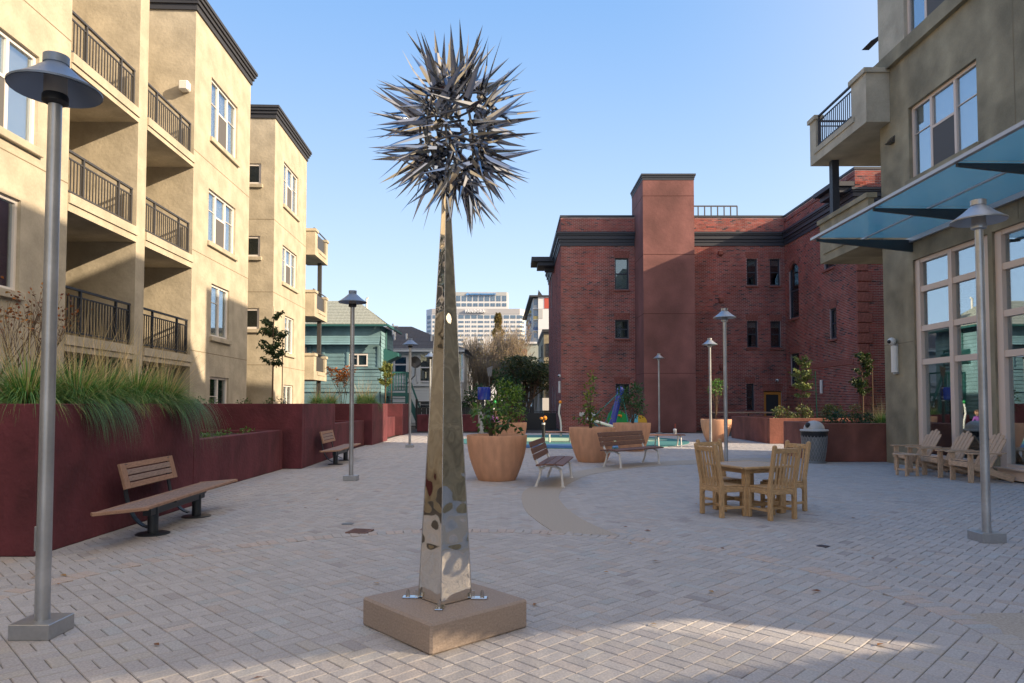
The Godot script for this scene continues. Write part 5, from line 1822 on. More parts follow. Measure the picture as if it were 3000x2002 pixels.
# bench with a skewed slatted seat on two posts and a short framed backrest; back towards -x
func slat_bench(label: String, at: Vector3, turn: float) -> void:
	var o := thing("slatted_bench", label, "bench", at, turn, "skewed slatted benches along the planters")
	var m: MB
	# seat frame runs along z; the near end is skewed
	for i in 6:
		var x := 0.21 - i * 0.064
		var sk := (0.21 - x) * 1.0
		m = MB.new()
		var edge := i == 0 or i == 5
		m.bbar(Vector3(x, 0.385, 1.28 + sk), Vector3(x, 0.385, -1.4 + sk), 0.049, 0.034, 0.004)
		put(o, "seat_slat", m, M.warm_wood_z if edge else M.grey_wood_z)
	for e: float in [1.3, -1.42]:
		m = MB.new()
		m.bbar(Vector3(0.24, 0.386, e - 0.03), Vector3(-0.14, 0.386, e + 0.35), 0.06, 0.037, 0.005)
		put(o, "end_rail", m, M.warm_wood_x)
	# backrest
	var tilt := Basis(Vector3.BACK, 0.26)
	var bx := Transform3D(tilt, Vector3(-0.27, 0.42, 0))
	for i in 4:
		m = MB.new()
		m.bev(bx * Vector3(0, 0.13 + i * 0.078, 0.0), Vector3(0.034, 0.066, 1.12), 0.005, tilt)
		put(o, "back_slat", m, M.warm_wood_z if i == 0 or i == 3 else M.grey_wood_z)
	for z: float in [-0.62, 0.62]:
		m = MB.new()
		m.bev(bx * Vector3(0, 0.247, z), Vector3(0.036, 0.3, 0.12), 0.005, tilt)
		put(o, "back_stile", m, M.warm_wood_y)
		# curved flat arm carrying the back
		m = MB.new()
		var pts := []
		for i in 11:
			var t := i / 10.0
			var a := lerpf(-1.75, -3.28, t)
			pts.append(Vector3(-0.02 + cos(a) * 0.34, 0.42 + sin(a) * 0.36 + t * t * 0.32, z * 0.9))
		for i in 10:
			m.bar(pts[i], pts[i + 1] + (pts[i + 1] - pts[i]) * 0.04, 0.075, 0.014, Vector3.BACK.cross(pts[i + 1] - pts[i]))
		put(o, "back_arm", m, M.bench_metal)
		m = MB.new()
		m.tube([Vector3(0, 0.012, z), Vector3(0, 0.33, z)], [0.058], 18)
		put(o, "post", m, M.bench_metal)
		m = MB.new()
		m.lathe([Vector2(0.185, 0.0), Vector2(0.185, 0.008), Vector2(0.17, 0.014), Vector2(0.06, 0.016)], 28, Transform3D(Basis.IDENTITY, Vector3(0, 0, z)))
		put(o, "base_disc", m, M.bench_metal)
	m = MB.new()
	m.box(Vector3(0.0, 0.3, 0), Vector3(0.09, 0.14, 1.55)).box(Vector3(0.04, 0.35, 0.0), Vector3(0.3, 0.03, 0.9)).box(Vector3(0.0, 0.35, -0.95), Vector3(0.2, 0.025, 0.5)).box(Vector3(0.0, 0.35, 0.95), Vector3(0.2, 0.025, 0.3))
	put(o, "beam", m, M.bench_metal)

# pale metal framed bench, length along x, front towards +z
func park_bench(label: String, at: Vector3, turn: float, back: bool, l := 1.95) -> void:
	var o := thing("park_bench" if back else "backless_bench", label, "bench", at, turn, "brown slatted benches on pale metal frames")
	var m: MB
	var rows := [[-0.17, 0.405, -0.12], [0.0, 0.415, 0.0], [0.17, 0.41, 0.1]]
	for q: Array in rows:
		m = MB.new()
		m.bev(Vector3(0, q[1], q[0]), Vector3(l, 0.03, 0.155), 0.006, Basis(Vector3.RIGHT, q[2]))
		put(o, "seat_slat", m, M.brown_wood_x)
	if back:
		var bs := Basis(Vector3.RIGHT, -0.3)
		for i in 3:
			m = MB.new()
			m.bev(Vector3(0, 0.535 + i * 0.112, -0.285 - i * 0.035), Vector3(l - 0.12, 0.104, 0.03), 0.006, bs)
			put(o, "back_slat", m, M.brown_wood_x)
	for x: float in ([-0.8, 0.8] if back else [-0.8, 0.0, 0.8]):
		m = MB.new()
		m.tube([Vector3(x, 0.0, 0.22), Vector3(x, 0.2, 0.2), Vector3(x, 0.31, 0.18), Vector3(x, 0.36, 0.1), Vector3(x, 0.385, 0.0)], [0.026, 0.022, 0.025, 0.024, 0.02], 8)
		m.tube([Vector3(x, 0.0, -0.27), Vector3(x, 0.18, -0.2), Vector3(x, 0.33, -0.17), Vector3(x, 0.375, -0.08), Vector3(x, 0.385, 0.02)], [0.026, 0.022, 0.025, 0.024, 0.02], 8)
		if back:
			m.tube([Vector3(x, 0.3, -0.175), Vector3(x, 0.45, -0.26), Vector3(x, 0.62, -0.33), Vector3(x, 0.81, -0.385)], [0.026, 0.024, 0.022, 0.018], 8)
		for z: float in [0.22, -0.27]:
			m.lathe([Vector2(0.04, 0.0), Vector2(0.038, 0.012), Vector2(0.02, 0.016)], 10, Transform3D(Basis.IDENTITY, Vector3(x, 0, z)))
		put(o, "leg_frame", m, M.white_metal)

func dining_set() -> void:
	var c := Vector2(3.30, 9.66)
	var ang := atan2(0.154, 0.37)     # the seat direction of the left near chair, in (x, d)
	var t := thing("dining_table", "square teak dining table with slatted bleached top among four chairs", "table", P(c.x, 0, c.y + 0.06), ang)
	var m: MB
	for i in 8:
		m = MB.new()
		m.bev(Vector3(0, 0.645, -0.33 + i * 0.0945), Vector3(0.84, 0.026, 0.09), 0.004)
		put(t, "top_slat", m, M.bleached_teak)
	m = MB.new()
	for s: int in [-1, 1]:
		m.bev(Vector3(0, 0.643, s * 0.405), Vector3(0.84, 0.034, 0.06), 0.008).bev(Vector3(s * 0.405, 0.642, 0), Vector3(0.06, 0.033, 0.75), 0.008)
		m.bev(Vector3(0, 0.59, s * 0.3), Vector3(0.62, 0.06, 0.025), 0.004).bev(Vector3(s * 0.3, 0.59, 0), Vector3(0.025, 0.06, 0.57), 0.004)
	put(t, "frame", m, M.teak_x)
	for sx: int in [-1, 1]:
		for sz: int in [-1, 1]:
			m = MB.new()
			m.bev(Vector3(sx * 0.3, 0.312, sz * 0.3), Vector3(0.085, 0.625, 0.085), 0.006)
			put(t, "leg", m, M.teak_y)
	m = MB.new()
	m.bev(Vector3(0, 0.14, 0.3), Vector3(0.52, 0.05, 0.03), 0.004).bev(Vector3(0, 0.14, -0.3), Vector3(0.52, 0.05, 0.03), 0.004).bev(Vector3(0, 0.14, 0), Vector3(0.03, 0.05, 0.57), 0.004)
	put(t, "stretcher", m, M.teak_x)
	# the chair: seat at the origin facing +z
	var ch := thing("dining_chair", "teak slat back chair on the left side of the table, nearest the sculpture", "chair", Vector3.ZERO, 0.0, "teak chairs round the dining table")
	for s: int in [-1, 1]:
		m = MB.new()
		m.bev(Vector3(s * 0.2, 0.195, 0.19), Vector3(0.05, 0.39, 0.05), 0.005)
		put(ch, "front_leg", m, M.teak_y)
		m = MB.new()
		m.bbar(Vector3(s * 0.2, 0.0, -0.19), Vector3(s * 0.2, 0.45, -0.19), 0.05, 0.058, 0.005, Vector3.BACK)
		m.bbar(Vector3(s * 0.2, 0.42, -0.186), Vector3(s * 0.2, 0.955, -0.285), 0.048, 0.05, 0.006, Vector3.BACK)
		m.lathe([Vector2(0.026, 0), Vector2(0.022, 0.012), Vector2(0.0, 0.02)], 10, Transform3D(Basis(Vector3.RIGHT, -0.18), Vector3(s * 0.2, 0.952, -0.2855)))
		put(ch, "back_leg", m, M.teak_y)
		m = MB.new()
		m.bev(Vector3(s * 0.2, 0.36, 0), Vector3(0.026, 0.065, 0.33), 0.004).bev(Vector3(s * 0.2, 0.12, 0), Vector3(0.024, 0.034, 0.34), 0.004)
		m.prism(PackedVector2Array([Vector2(0, 0), Vector2(0.05, 0), Vector2(0.02, -0.02), Vector2(0, -0.06)]), 0.02, Transform3D(face(Vector3.RIGHT * -1), Vector3(s * 0.2, 0.328, -0.165)))
		m.prism(PackedVector2Array([Vector2(0, 0), Vector2(0.05, 0), Vector2(0.02, -0.02), Vector2(0, -0.06)]), 0.02, Transform3D(face(Vector3.BACK * s), Vector3(-0.175 if s > 0 else 0.175, 0.33, -0.2)))
		put(ch, "side_rail", m, M.teak_z)
	m = MB.new()
	m.bev(Vector3(0, 0.362, -0.205), Vector3(0.36, 0.065, 0.03), 0.005).bev(Vector3(0, 0.36, 0.205), Vector3(0.36, 0.06, 0.026), 0.004).bev(Vector3(0, 0.12, 0.0), Vector3(0.37, 0.034, 0.03), 0.004)
	put(ch, "cross_rail", m, M.teak_x)
	for i in 7:
		m = MB.new()
		m.bev(Vector3(-0.165 + i * 0.055, 0.405, 0.0), Vector3(0.05, 0.022, 0.41), 0.004)
		put(ch, "seat_slat", m, M.teak_z)
	var bs := Basis(Vector3.RIGHT, -0.183)
	m = MB.new()
	for i in 5:
		var a := (i - 2) * 0.075
		m.bev(Vector3(a, 0.895, -0.275 + (0.012 - a * a * 0.55) * -1.0), Vector3(0.079, 0.062, 0.032), 0.004, bs)
	put(ch, "top_rail", m, M.teak_x)
	for i in 5:
		m = MB.new()
		m.bev(Vector3(-0.124 + i * 0.062, 0.63, -0.229), Vector3(0.031, 0.49, 0.016), 0.004, bs)
		put(ch, "back_slat", m, M.teak_y)
	# facing directions in (x, d)
	var f := Vector2(cos(ang), sin(ang))
	var g := Vector2(-sin(ang), cos(ang))
	var seats := [[f, Vector2(2.855, 9.405), ""], [g, Vector2(3.42, 9.165), "teak slat back chair nearest the camera, back turned to the viewer"], [-f, Vector2(3.84, 9.84), "teak chair on the right side of the table, toward the litter bin"], [-g, Vector2(3.06, 10.14), "teak chair at the far side of the table, under the lamp post"]]
	for i in 4:
		var q: Vector2 = seats[i][0]
		var at := P(seats[i][1].x, 0, seats[i][1].y)
		var turn := atan2(q.x, -q.y)
		if i == 0:
			ch.position = at
			ch.rotation.y = turn
		else:
			dup(ch, at, turn, seats[i][2])

func recliners() -> void:
	var o := thing("adirondack_chair", "light wood slatted reclining garden chair closest to the olive pier", "garden chair", P(8.68, 0, 15.4), -PI / 2, "reclining garden chairs before the storefront")
	var m: MB
	# front towards +z, legs at z = 0
	for s: int in [-1, 1]:
		m = MB.new()
		m.bev(Vector3(s * 0.27, 0.27, 0.0), Vector3(0.035, 0.54, 0.1), 0.005)
		put(o, "front_leg", m, M.cedar_y)
		m = MB.new()
		m.bbar(Vector3(s * 0.235, 0.34, 0.04), Vector3(s * 0.235, 0.06, -0.84), 0.028, 0.12, 0.006)
		put(o, "rear_leg", m, M.cedar_z)
		m = MB.new()
		var poly := PackedVector2Array([Vector2(-0.065, 0.09), Vector2(0.065, 0.09), Vector2(0.075, 0.05), Vector2(0.07, -0.55), Vector2(0.02, -0.66), Vector2(-0.05, -0.66), Vector2(-0.06, -0.4)])
		m.prism(poly, 0.024, Transform3D(Basis(Vector3.RIGHT, Vector3(0, 0, 1), Vector3.DOWN), Vector3(s * 0.3, 0.556, 0)))
		put(o, "armrest", m, M.cedar_z)
		m = MB.new()
		m.prism(PackedVector2Array([Vector2(0, 0), Vector2(0.05, 0), Vector2(0.015, -0.12), Vector2(0, -0.13)]), 0.03, Transform3D(Basis(Vector3(s, 0, 0), Vector3.UP, Vector3(0, 0, s)), Vector3(s * 0.288, 0.54, 0)))
		put(o, "arm_bracket", m, M.cedar_y)
	m = MB.new()
	m.bev(Vector3(0, 0.345, 0.062), Vector3(0.56, 0.1, 0.024), 0.005)
	put(o, "front_apron", m, M.cedar_x)
	for i in 6:
		m = MB.new()
		var t := i / 5.0
		m.bev(Vector3(0, 0.405 - 0.15 * t, 0.03 - 0.45 * t), Vector3(0.5, 0.02, 0.082), 0.004, Basis(Vector3.RIGHT, -0.31))
		put(o, "seat_slat", m, M.cedar_x)
	var bs := Basis(Vector3.RIGHT, -0.52)
	for i in 5:
		var x := (i - 2) * 0.102
		var l := 0.82 - absf(i - 2) * 0.04 - (0.06 if absi(i - 2) == 2 else 0.0)
		var poly := PackedVector2Array([Vector2(-0.044, 0), Vector2(0.044, 0)])
		for k in 9:
			var a := PI * k / 8
			poly.append(Vector2(0.048 * cos(a), l - 0.05 + 0.05 * sin(a)))
		m = MB.new()
		m.prism(poly, 0.02, Transform3D(bs * Basis(Vector3.BACK, -x * 0.12), Vector3(x, 0.22, -0.36)))
		put(o, "back_slat", m, M.cedar_y)
	m = MB.new()
	m.bev(Vector3(0, 0.53, -0.555), Vector3(0.62, 0.06, 0.03), 0.005).bev(Vector3(0, 0.8, -0.72), Vector3(0.42, 0.06, 0.025), 0.005, bs)
	put(o, "back_rail", m, M.cedar_x)
	dup(o, P(8.68, 0, 14.34), -PI / 2, "light wood slatted reclining garden chair in the middle of the three")
	dup(o, P(8.68, 0, 13.41), -PI / 2, "light wood reclining garden chair nearest the camera, partly behind the right lamp post")
	var t := thing("side_table", "small round topped wooden side table in front of the reclining chairs", "side table", P(8.25, 0, 14.5), 0.2)
	for i in 5:
		m = MB.new()
		var x := (i - 2) * 0.092
		var hl := sqrt(maxf(0.06 - x * x, 0.004))
		m.bev(Vector3(x, 0.44, 0), Vector3(0.086, 0.02, 2 * hl), 0.004)
		put(t, "top_slat", m, M.cedar_z)
	for q: Array in [[-0.13, -0.13], [0.13, -0.13], [-0.13, 0.13], [0.13, 0.13]]:
		m = MB.new()
		m.bev(Vector3(q[0], 0.215, q[1]), Vector3(0.045, 0.43, 0.045), 0.004)
		put(t, "leg", m, M.cedar_y)
	m = MB.new()
	m.box(Vector3(0, 0.13, 0), Vector3(0.24, 0.035, 0.03)).box(Vector3(-0.13, 0.13, 0), Vector3(0.03, 0.035, 0.22)).box(Vector3(0.13, 0.13, 0), Vector3(0.03, 0.035, 0.22))
	put(t, "stretcher", m, M.cedar_x)

func litter_bin() -> void:
	var o := thing("litter_bin", "grey wire mesh litter bin with domed lid beside the brown planter", "litter bin", P(7.68, 0, 17.62))
	var m := MB.new()
	m.lathe([Vector2(0.29, 0.0), Vector2(0.29, 0.03), Vector2(0.24, 0.05), Vector2(0.235, 0.06)], 24)
	put(o, "base", m, M.can_mesh)
	m = MB.new()
	var prof := []
	for i in 13:
		var t := i / 12.0
		prof.append(Vector2(0.235 + 0.075 * sin(t * 1.5), 0.06 + 0.74 * t))
	m.lathe(prof, 24)
	put(o, "liner", m, M.can_mesh)
	m = MB.new()
	for s: int in [-1, 1]:
		for k in 24:
			var pts := []
			for i in 13:
				var a := TAU * k / 24 + s * i * 0.09
				pts.append(Vector3(cos(a) * (prof[i].x + 0.008), prof[i].y, sin(a) * (prof[i].x + 0.008)))
			m.tube(pts, [0.004], 3, false)
	put(o, "wire_mesh", m, M.aluminium)
	m = MB.new()
	m.lathe([Vector2(0.308, 0.66), Vector2(0.322, 0.7), Vector2(0.325, 0.79), Vector2(0.3, 0.8)], 24)
	put(o, "bag_rim", m, M.black_metal)
	m = MB.new()
	prof = [Vector2(0.33, 0.8), Vector2(0.345, 0.82), Vector2(0.33, 0.845), Vector2(0.265, 0.85)]
	for i in 9:
		var a := PI / 2 * i / 8
		prof.append(Vector2(0.25 * cos(a), 0.855 + 0.215 * sin(a)))
	m.lathe(prof, 26)
	put(o, "dome_lid", m, M.can_grey)
	m = MB.new()
	m.ball(Vector3(-0.2, 0.955, 0.1), Vector3(0.07, 0.075, 0.06), 12)
	put(o, "opening", m, M.black_metal)

func pots() -> void:
	var rows := [[-0.3, 13.72, "large terracotta pot just right of the obelisk, leafy citrus sprawling over its rim"], [-0.11, 22.8, "terracotta pot behind the nearest one, holding the taller citrus bush"], [-0.47, 33.6, "farthest terracotta pot behind the two citrus pots"], [2.08, 18.0, "terracotta pot with a thin yellow green sapling, between the two white framed benches"], [3.82, 22.1, "terracotta pot with a dark green bush behind the right bench"], [8.07, 27.4, "terracotta pot with a round topped sapling behind two lamp posts"], [0.6, -2.6, "terracotta pot behind the viewer, seen only in the polished steel"]]
	var first: Node3D = null
	for q: Array in rows:
		if first == null:
			first = thing("terracotta_pot", q[2], "plant pot", P(q[0], 0, q[1]), 0.0, "terracotta pots on the plaza")
			var m := MB.new()
			var prof := [Vector2(0.0, 0.0), Vector2(0.365, 0.0), Vector2(0.375, 0.012)]
			for i in 12:
				var t := (i + 1) / 12.0
				prof.append(Vector2(0.375 + 0.222 * pow(sin(t * PI / 2), 0.9), 0.012 + 0.862 * t))
			prof.append_array([Vector2(0.594, 0.884), Vector2(0.575, 0.886), Vector2(0.565, 0.87), Vector2(0.54, 0.76)])
			m.lathe(prof, 48)
			put(first, "pot", m, M.terracotta)
			m = MB.new()
			m.lathe([Vector2(0.555, 0.80), Vector2(0.3, 0.83), Vector2(0.0, 0.835)], 20)
			put(first, "soil", m, M.soil)
		else:
			dup(first, P(q[0], 0, q[1]), rr(0, 6), q[2])

# ---------- plants ----------
func leaf_tint(base: Color, spread := 0.3) -> Color:
	var q := rr(1.0 - spread, 1.0 + spread)
	return Color(base.r * q * rr(0.85, 1.15), base.g * q, base.b * q * rr(0.8, 1.1))

func scatter_leaf(m: MB, at: Vector3, dir: Vector3, l: float, w: float) -> void:
	var d := dir.normalized()
	var s := d.cross(Vector3(rr(-1, 1), rr(-0.2, 1.2), rr(-1, 1))).normalized()
	m.leaf(at, d, s, l, w)

func grow(m: MB, tips: Array, p: Vector3, d: Vector3, l: float, r: float, level: int, kids: int, spread: float, up: float, seg: int) -> void:
	var pts := [p]
	var q := p
	var dd := d
	for i in 3:
		dd = (dd + Vector3(rr(-1, 1), rr(-1, 1), rr(-1, 1)) * 0.14 + Vector3.UP * up * 0.25).normalized()
		q += dd * l / 3.0
		pts.append(q)
	m.tube(pts, [r, r * 0.85, r * 0.72, r * 0.58], maxi(seg, 3), level == 0)
	if level == 0:
		tips.append([q, dd])
		return
	for i in kids:
		var t: float = rr(0.45, 1.0) if i > 0 else 1.0
		var b: Vector3 = pts[2].lerp(pts[3], (t - 0.67) / 0.33) if t > 0.67 else pts[1].lerp(pts[2], clampf((t - 0.33) / 0.34, 0, 1))
		var nd := (dd + Vector3(rr(-1, 1), rr(-0.6, 0.8), rr(-1, 1)) * spread).normalized()
		grow(m, tips, b, nd, l * rr(0.62, 0.85), r * 0.58, level - 1, kids, spread, up, seg - 1)

# slender street sapling: stem, staked, with a narrow crown of separate leaves
func young_tree(label: String, at: Vector3, h0: float, h1: float, wid: float, tint: Color, count: int, ls: float, stake := 0) -> void:
	var o := thing("young_tree", label, "tree", at, 0.0)
	var m := MB.new()
	m.tube([Vector3(0, 0, 0), Vector3(0.01, h0, 0.01), Vector3(0, (h0 + h1) / 2, 0), Vector3(0.0, h1 - 0.1, 0)], [0.028, 0.024, 0.014, 0.004], 8)
	var cr := MB.new()
	for i in 26:
		var t := rr(0.0, 0.85)
		var y := lerpf(h0 - 0.05, h1 - 0.1, t)
		var a := rr(0, TAU)
		var reach := wid * 0.5 * (0.35 + 0.75 * sin(PI * clampf(t * 0.85 + 0.16, 0, 1)))
		var e := Vector3(cos(a) * reach, y + rr(0.1, 0.4) * (h1 - h0) * 0.4, sin(a) * reach)
		e.y = minf(e.y, h1)
		m.tube([Vector3(0, y, 0), Vector3(0, y, 0).lerp(e, 0.5) + Vector3(0, -0.02, 0), e], [0.007, 0.005, 0.002], 4, false)
		for k in int(count * 2.4 / 26.0):
			var u := rr(0.2, 1.05)
			var p := Vector3(0, y, 0).lerp(e, u) + Vector3(rr(-1, 1), rr(-1, 1), rr(-1, 1)) * 0.045
			cr.tint = leaf_tint(tint)
			scatter_leaf(cr, p, Vector3(rr(-1, 1), rr(-1.3, 0.3), rr(-1, 1)), ls * rr(0.7, 1.2), ls * 0.55)
	put(o, "trunk", m, M.bark)
	put(o, "crown", cr, M.leaf)
	if stake > 0:
		var s := MB.new()
		if stake == 1:
			s.tube([Vector3(0.3, 0, 0.05), Vector3(0.3, h0 + 0.9, 0.05)], [0.014], 6)
		else:
			s.tube([Vector3(0.55, 0, 0.05), Vector3(0.5, 1.9, 0.05)], [0.018], 6).tube([Vector3(0.52, 1.15, 0.05), Vector3(0, 1.15, 0.0)], [0.014], 6)
		put(o, "stake", s, M.stake_green if stake == 2 else M.bark)

# clump of arching ornamental grass with dry flower stalks
func grass_clump(label: String, at: Vector3, r: float, h: float, n: int, stalks: int, hang := 0.0) -> Node3D:
	var o := thing("grass_clump", label, "ornamental grass", at, 0.0, "ornamental grasses in the planters")
	var m := MB.new()
	for i in n:
		var a := rr(0, TAU)
		var lean := rr(0.1, 1.05)
		var d := Vector3(cos(a) * lean, 1.0, sin(a) * lean).normalized()
		var q := rr(0.6, 1.3)
		var k := rng.randf()
		m.tint = Color(0.11 * q, 0.30 * q, 0.10 * q) if k < 0.5 else Color(0.30 * q, 0.44 * q, 0.12 * q) if k < 0.9 else Color(0.6 * q, 0.5 * q, 0.28 * q)
		m.blade(Vector3(cos(a), 0, sin(a)) * rr(0.0, 0.3) * r, d, rr(0.28, 0.62), h * rr(0.7, 1.25), 0.0058, 5)
	if hang > 0.0:
		for i in int(n * 0.16):
			var z := rr(-0.45, 0.45)
			var q := rr(0.5, 1.0)
			m.tint = Color(0.15 * q, 0.31 * q, 0.16 * q)
			m.blade(Vector3(rr(0.05, 0.2), 0.06, z), Vector3(1, rr(0.2, 0.9), rr(-0.3, 0.3)).normalized(), rr(0.6, 0.95), hang * rr(0.5, 1.25), 0.0042, 6)
	put(o, "blades", m, M.grass)
	m = MB.new()
	for i in stalks:
		var a := rr(0, TAU)
		var lean := rr(0.15, 0.85)
		var d := Vector3(cos(a) * lean + 0.15, 1.0, sin(a) * lean).normalized()
		var q := rr(0.75, 1.2)
		m.tint = Color(0.74 * q, 0.56 * q, 0.34 * q)
		m.blade(Vector3(cos(a), 0, sin(a)) * rr(0, 0.25) * r, d, rr(0.03, 0.17), h * rr(1.3, 2.2), 0.005, 5)
	put(o, "flower_stalks", m, M.grass)
	return o

# loose shrub of thin stems with sparse leaves
func twig_shrub(label: String, at: Vector3, h: float, leaves: Array, count: int, ls: float, kids := 3, category := "shrub") -> void:
	var o := thing("twig_shrub", label, category, at)
	var m := MB.new()
	var tips := []
	for i in 5:
		grow(m, tips, Vector3(rr(-0.08, 0.08), 0, rr(-0.08, 0.08)), Vector3(rr(-0.4, 0.4), 1, rr(-0.4, 0.4)).normalized(), h * 0.42, 0.011, 3, kids, 0.55, 0.5, 5)
	put(o, "stems", m, M.bark)
	var cr := MB.new()
	for i in count:
		var t: Array = tips[rng.randi() % tips.size()]
		cr.tint = leaf_tint(leaves[rng.randi() % leaves.size()])
		scatter_leaf(cr, t[0] + Vector3(rr(-1, 1), rr(-1, 0.5), rr(-1, 1)) * 0.06, Vector3(rr(-1, 1), rr(-1, 0.6), rr(-1, 1)), ls * rr(0.6, 1.2), ls * 0.6)
	put(o, "leaves", cr, M.leaf)

# bushy foliage: leaves on many short branches inside an uneven outline
func bush(called: String, label: String, category: String, at: Vector3, size: Vector3, tints: Array, count: int, ls: float, lift := 0.0, stem := 0.02) -> Node3D:
	var o := thing(called, label, category, at)
	var m := MB.new()
	var cr := MB.new()
	var puffs := []
	for i in 14:
		var a := rr(0, TAU)
		var u := rr(-0.8, 1.0)
		var k := rr(0.35, 0.95) * sqrt(maxf(1.0 - u * u * 0.75, 0.1))
		puffs.append(Vector3(cos(a) * k * size.x / 2, lift + size.y * (0.5 + 0.46 * u), sin(a) * k * size.z / 2))
	for p: Vector3 in puffs:
		m.tube([Vector3(0, 0, 0), Vector3(p.x * 0.25, p.y * 0.5, p.z * 0.25), p], [stem, stem * 0.7, stem * 0.2], 5, false)
	for i in count:
		var p: Vector3 = puffs[i % puffs.size()]
		var off := Vector3(rr(-1, 1), rr(-1, 1), rr(-1, 1))
		off = off.normalized() * pow(rng.randf(), 0.45)
		p += off * Vector3(size.x, size.y, size.z) * 0.2
		cr.tint = leaf_tint(tints[rng.randi() % tints.size()], 0.35)
		scatter_leaf(cr, p, off + Vector3(rr(-0.6, 0.6), rr(-0.6, 0.6), rr(-0.6, 0.6)), ls * rr(0.7, 1.25), ls * 0.5)
	put(o, "stems", m, M.bark)
	put(o, "foliage", cr, M.leaf)
	return o

func plants() -> void:
	# near tall planter
	var gl := ["green grass clump spilling at the left edge, behind the nearest lamp post", "green grass clump right of the nearest lamp post, blades hanging over the wall", "green grass clump in the middle of the near planter, tan stalks above", "yellowish grass clump with long arching tan stalks near the planter's end", "grass clump at the planter's far corner, blades trailing far down the wall"]
	var gx := [[-5.15, 7.35, 0.7], [-5.0, 7.95, 0.66], [-5.1, 8.65, 0.68], [-5.05, 9.3, 0.7], [-4.92, 9.75, 0.6]]
	for i in 5:
		grass_clump(gl[i], P(gx[i][0], 1.42, gx[i][1]), 0.5, gx[i][2], 1500, 75, [0.0, 0.75, 0.3, 0.3, 1.0][i])
	for q: Array in [[-6.1, 7.6, "grass clump in the back row of the near planter, left"], [-6.0, 9.2, "grass clump in the back row of the near planter, right"]]:
		grass_clump(q[2], P(q[0], 1.42, q[1]), 0.5, 0.62, 600, 40)
	twig_shrub("bare twiggy shrub with rusty orange leaves left of the nearest lamp post", P(-5.6, 1.4, 7.5), 1.35, [Color(0.36, 0.11, 0.025), Color(0.16, 0.05, 0.03), Color(0.40, 0.16, 0.03)], 260, 0.05)
	twig_shrub("second rusty leaved shrub showing just right of the nearest lamp post", P(-5.75, 1.4, 8.3), 1.3, [Color(0.30, 0.09, 0.025), Color(0.14, 0.05, 0.03)], 160, 0.045)
	# low planter sprouts
	for i in 4:
		bush("low_plant", ["small bright green sprout at the near end of the low planter", "tiny green sprout in the low planter's middle", "small green sprout beside the inner wall of the low planter", "small green sprout near the far end of the low planter"][i], "plant", P(-5.75 + 0.1 * (i % 2), 0.8, 11.9 + i * 0.95), Vector3(0.3, 0.16, 0.3), [Color(0.10, 0.20, 0.05)], 60, 0.07, 0.0, 0.006)
	# second tall planter and beyond
	young_tree("young pear tree with dark glossy leaves before the cream building's far block", P(-7.1, 1.4, 20.5), 1.15, 3.1, 0.72, Color(0.05, 0.085, 0.035), 620, 0.105, 1)
	for i in 5:
		bush("low_plant", ["low green shoot left on the second planter's rim", "low green shoot before the ground floor window", "low green shoot at the foot of the young pear tree", "low green shoot right of the pear tree stake", "low green shoot by the corner balcony"][i], "plant", P([-7.2, -7.75, -7.2, -6.65, -6.3][i], 1.42, [16.6, 17.2, 18.6, 18.9, 19.0][i]), Vector3(0.3, 0.22, 0.3), [Color(0.07, 0.13, 0.05)], 50, 0.07, 0.0, 0.006)
	grass_clump("grass clump with pale stalks below the corner balconies", P(-6.6, 1.4, 23.5), 0.5, 0.62, 700, 40)
	grass_clump("grass clump on the third planter's left, beside the rusty bush", P(-6.9, 1.42, 26.3), 0.5, 0.6, 800, 60)
	grass_clump("dense green grass clump on the third planter's corner, trailing over it", P(-5.45, 1.42, 26.4), 0.5, 0.62, 1100, 60, 0.6)
	grass_clump("grass clump with upright pale stalks behind the middle lamp post", P(-5.9, 1.42, 27.2), 0.5, 0.7, 700, 80)
	twig_shrub("rusty orange leaved shrub beside the middle lamp post, before the teal house", P(-6.6, 1.4, 27.0), 1.35, [Color(0.34, 0.10, 0.03), Color(0.42, 0.17, 0.04)], 700, 0.09)
	young_tree("young tree with yellow green leaves at the teal house corner", P(-6.15, 1.4, 33.6), 0.9, 2.35, 0.62, Color(0.17, 0.20, 0.055), 560, 0.11, 1)
	grass_clump("grass clump trailing over the far low planter, right of the obelisk", P(-1.9, 0.82, 37.7), 0.5, 0.75, 700, 40, 0.5)
	grass_clump("grass clump in the far low planter by the blue drum", P(-0.5, 0.82, 37.9), 0.5, 0.7, 500, 40)
	grass_clump("grass clump in the far low planter, left of the obelisk", P(-3.6, 0.82, 38.0), 0.5, 0.7, 500, 30)
	# pot plants
	var cit := [Color(0.055, 0.13, 0.03), Color(0.10, 0.20, 0.035), Color(0.035, 0.09, 0.03)]
	bush("citrus_plant", "leafy citrus in the nearest pot with a tan stake, branch drooping right", "plant", P(-0.42, 0.8, 13.72), Vector3(0.8, 0.62, 0.7), cit, 190, 0.13, 0.1, 0.014)
	var cs := thing("plant_stake", "bamboo stake in the nearest terracotta pot", "stake", P(-0.34, 0.8, 13.75))
	var m := MB.new()
	m.tube([Vector3(0, 0, 0), Vector3(0.02, 0.62, 0)], [0.022, 0.018], 6)
	put(cs, "stake", m, M.teak_y)
	var sp := thing("citrus_branch", "long drooping citrus branch reaching over the nearest pot's right rim", "branch", P(-0.3, 0.85, 13.7))
	m = MB.new()
	var pts := [Vector3(0, 0, 0), Vector3(0.12, 0.22, 0), Vector3(0.28, 0.27, 0.02), Vector3(0.42, 0.16, 0.05), Vector3(0.54, 0.02, 0.08)]
	m.tube(pts, [0.008, 0.006, 0.005, 0.004, 0.003], 5)
	put(sp, "stem", m, M.bark)
	m = MB.new()
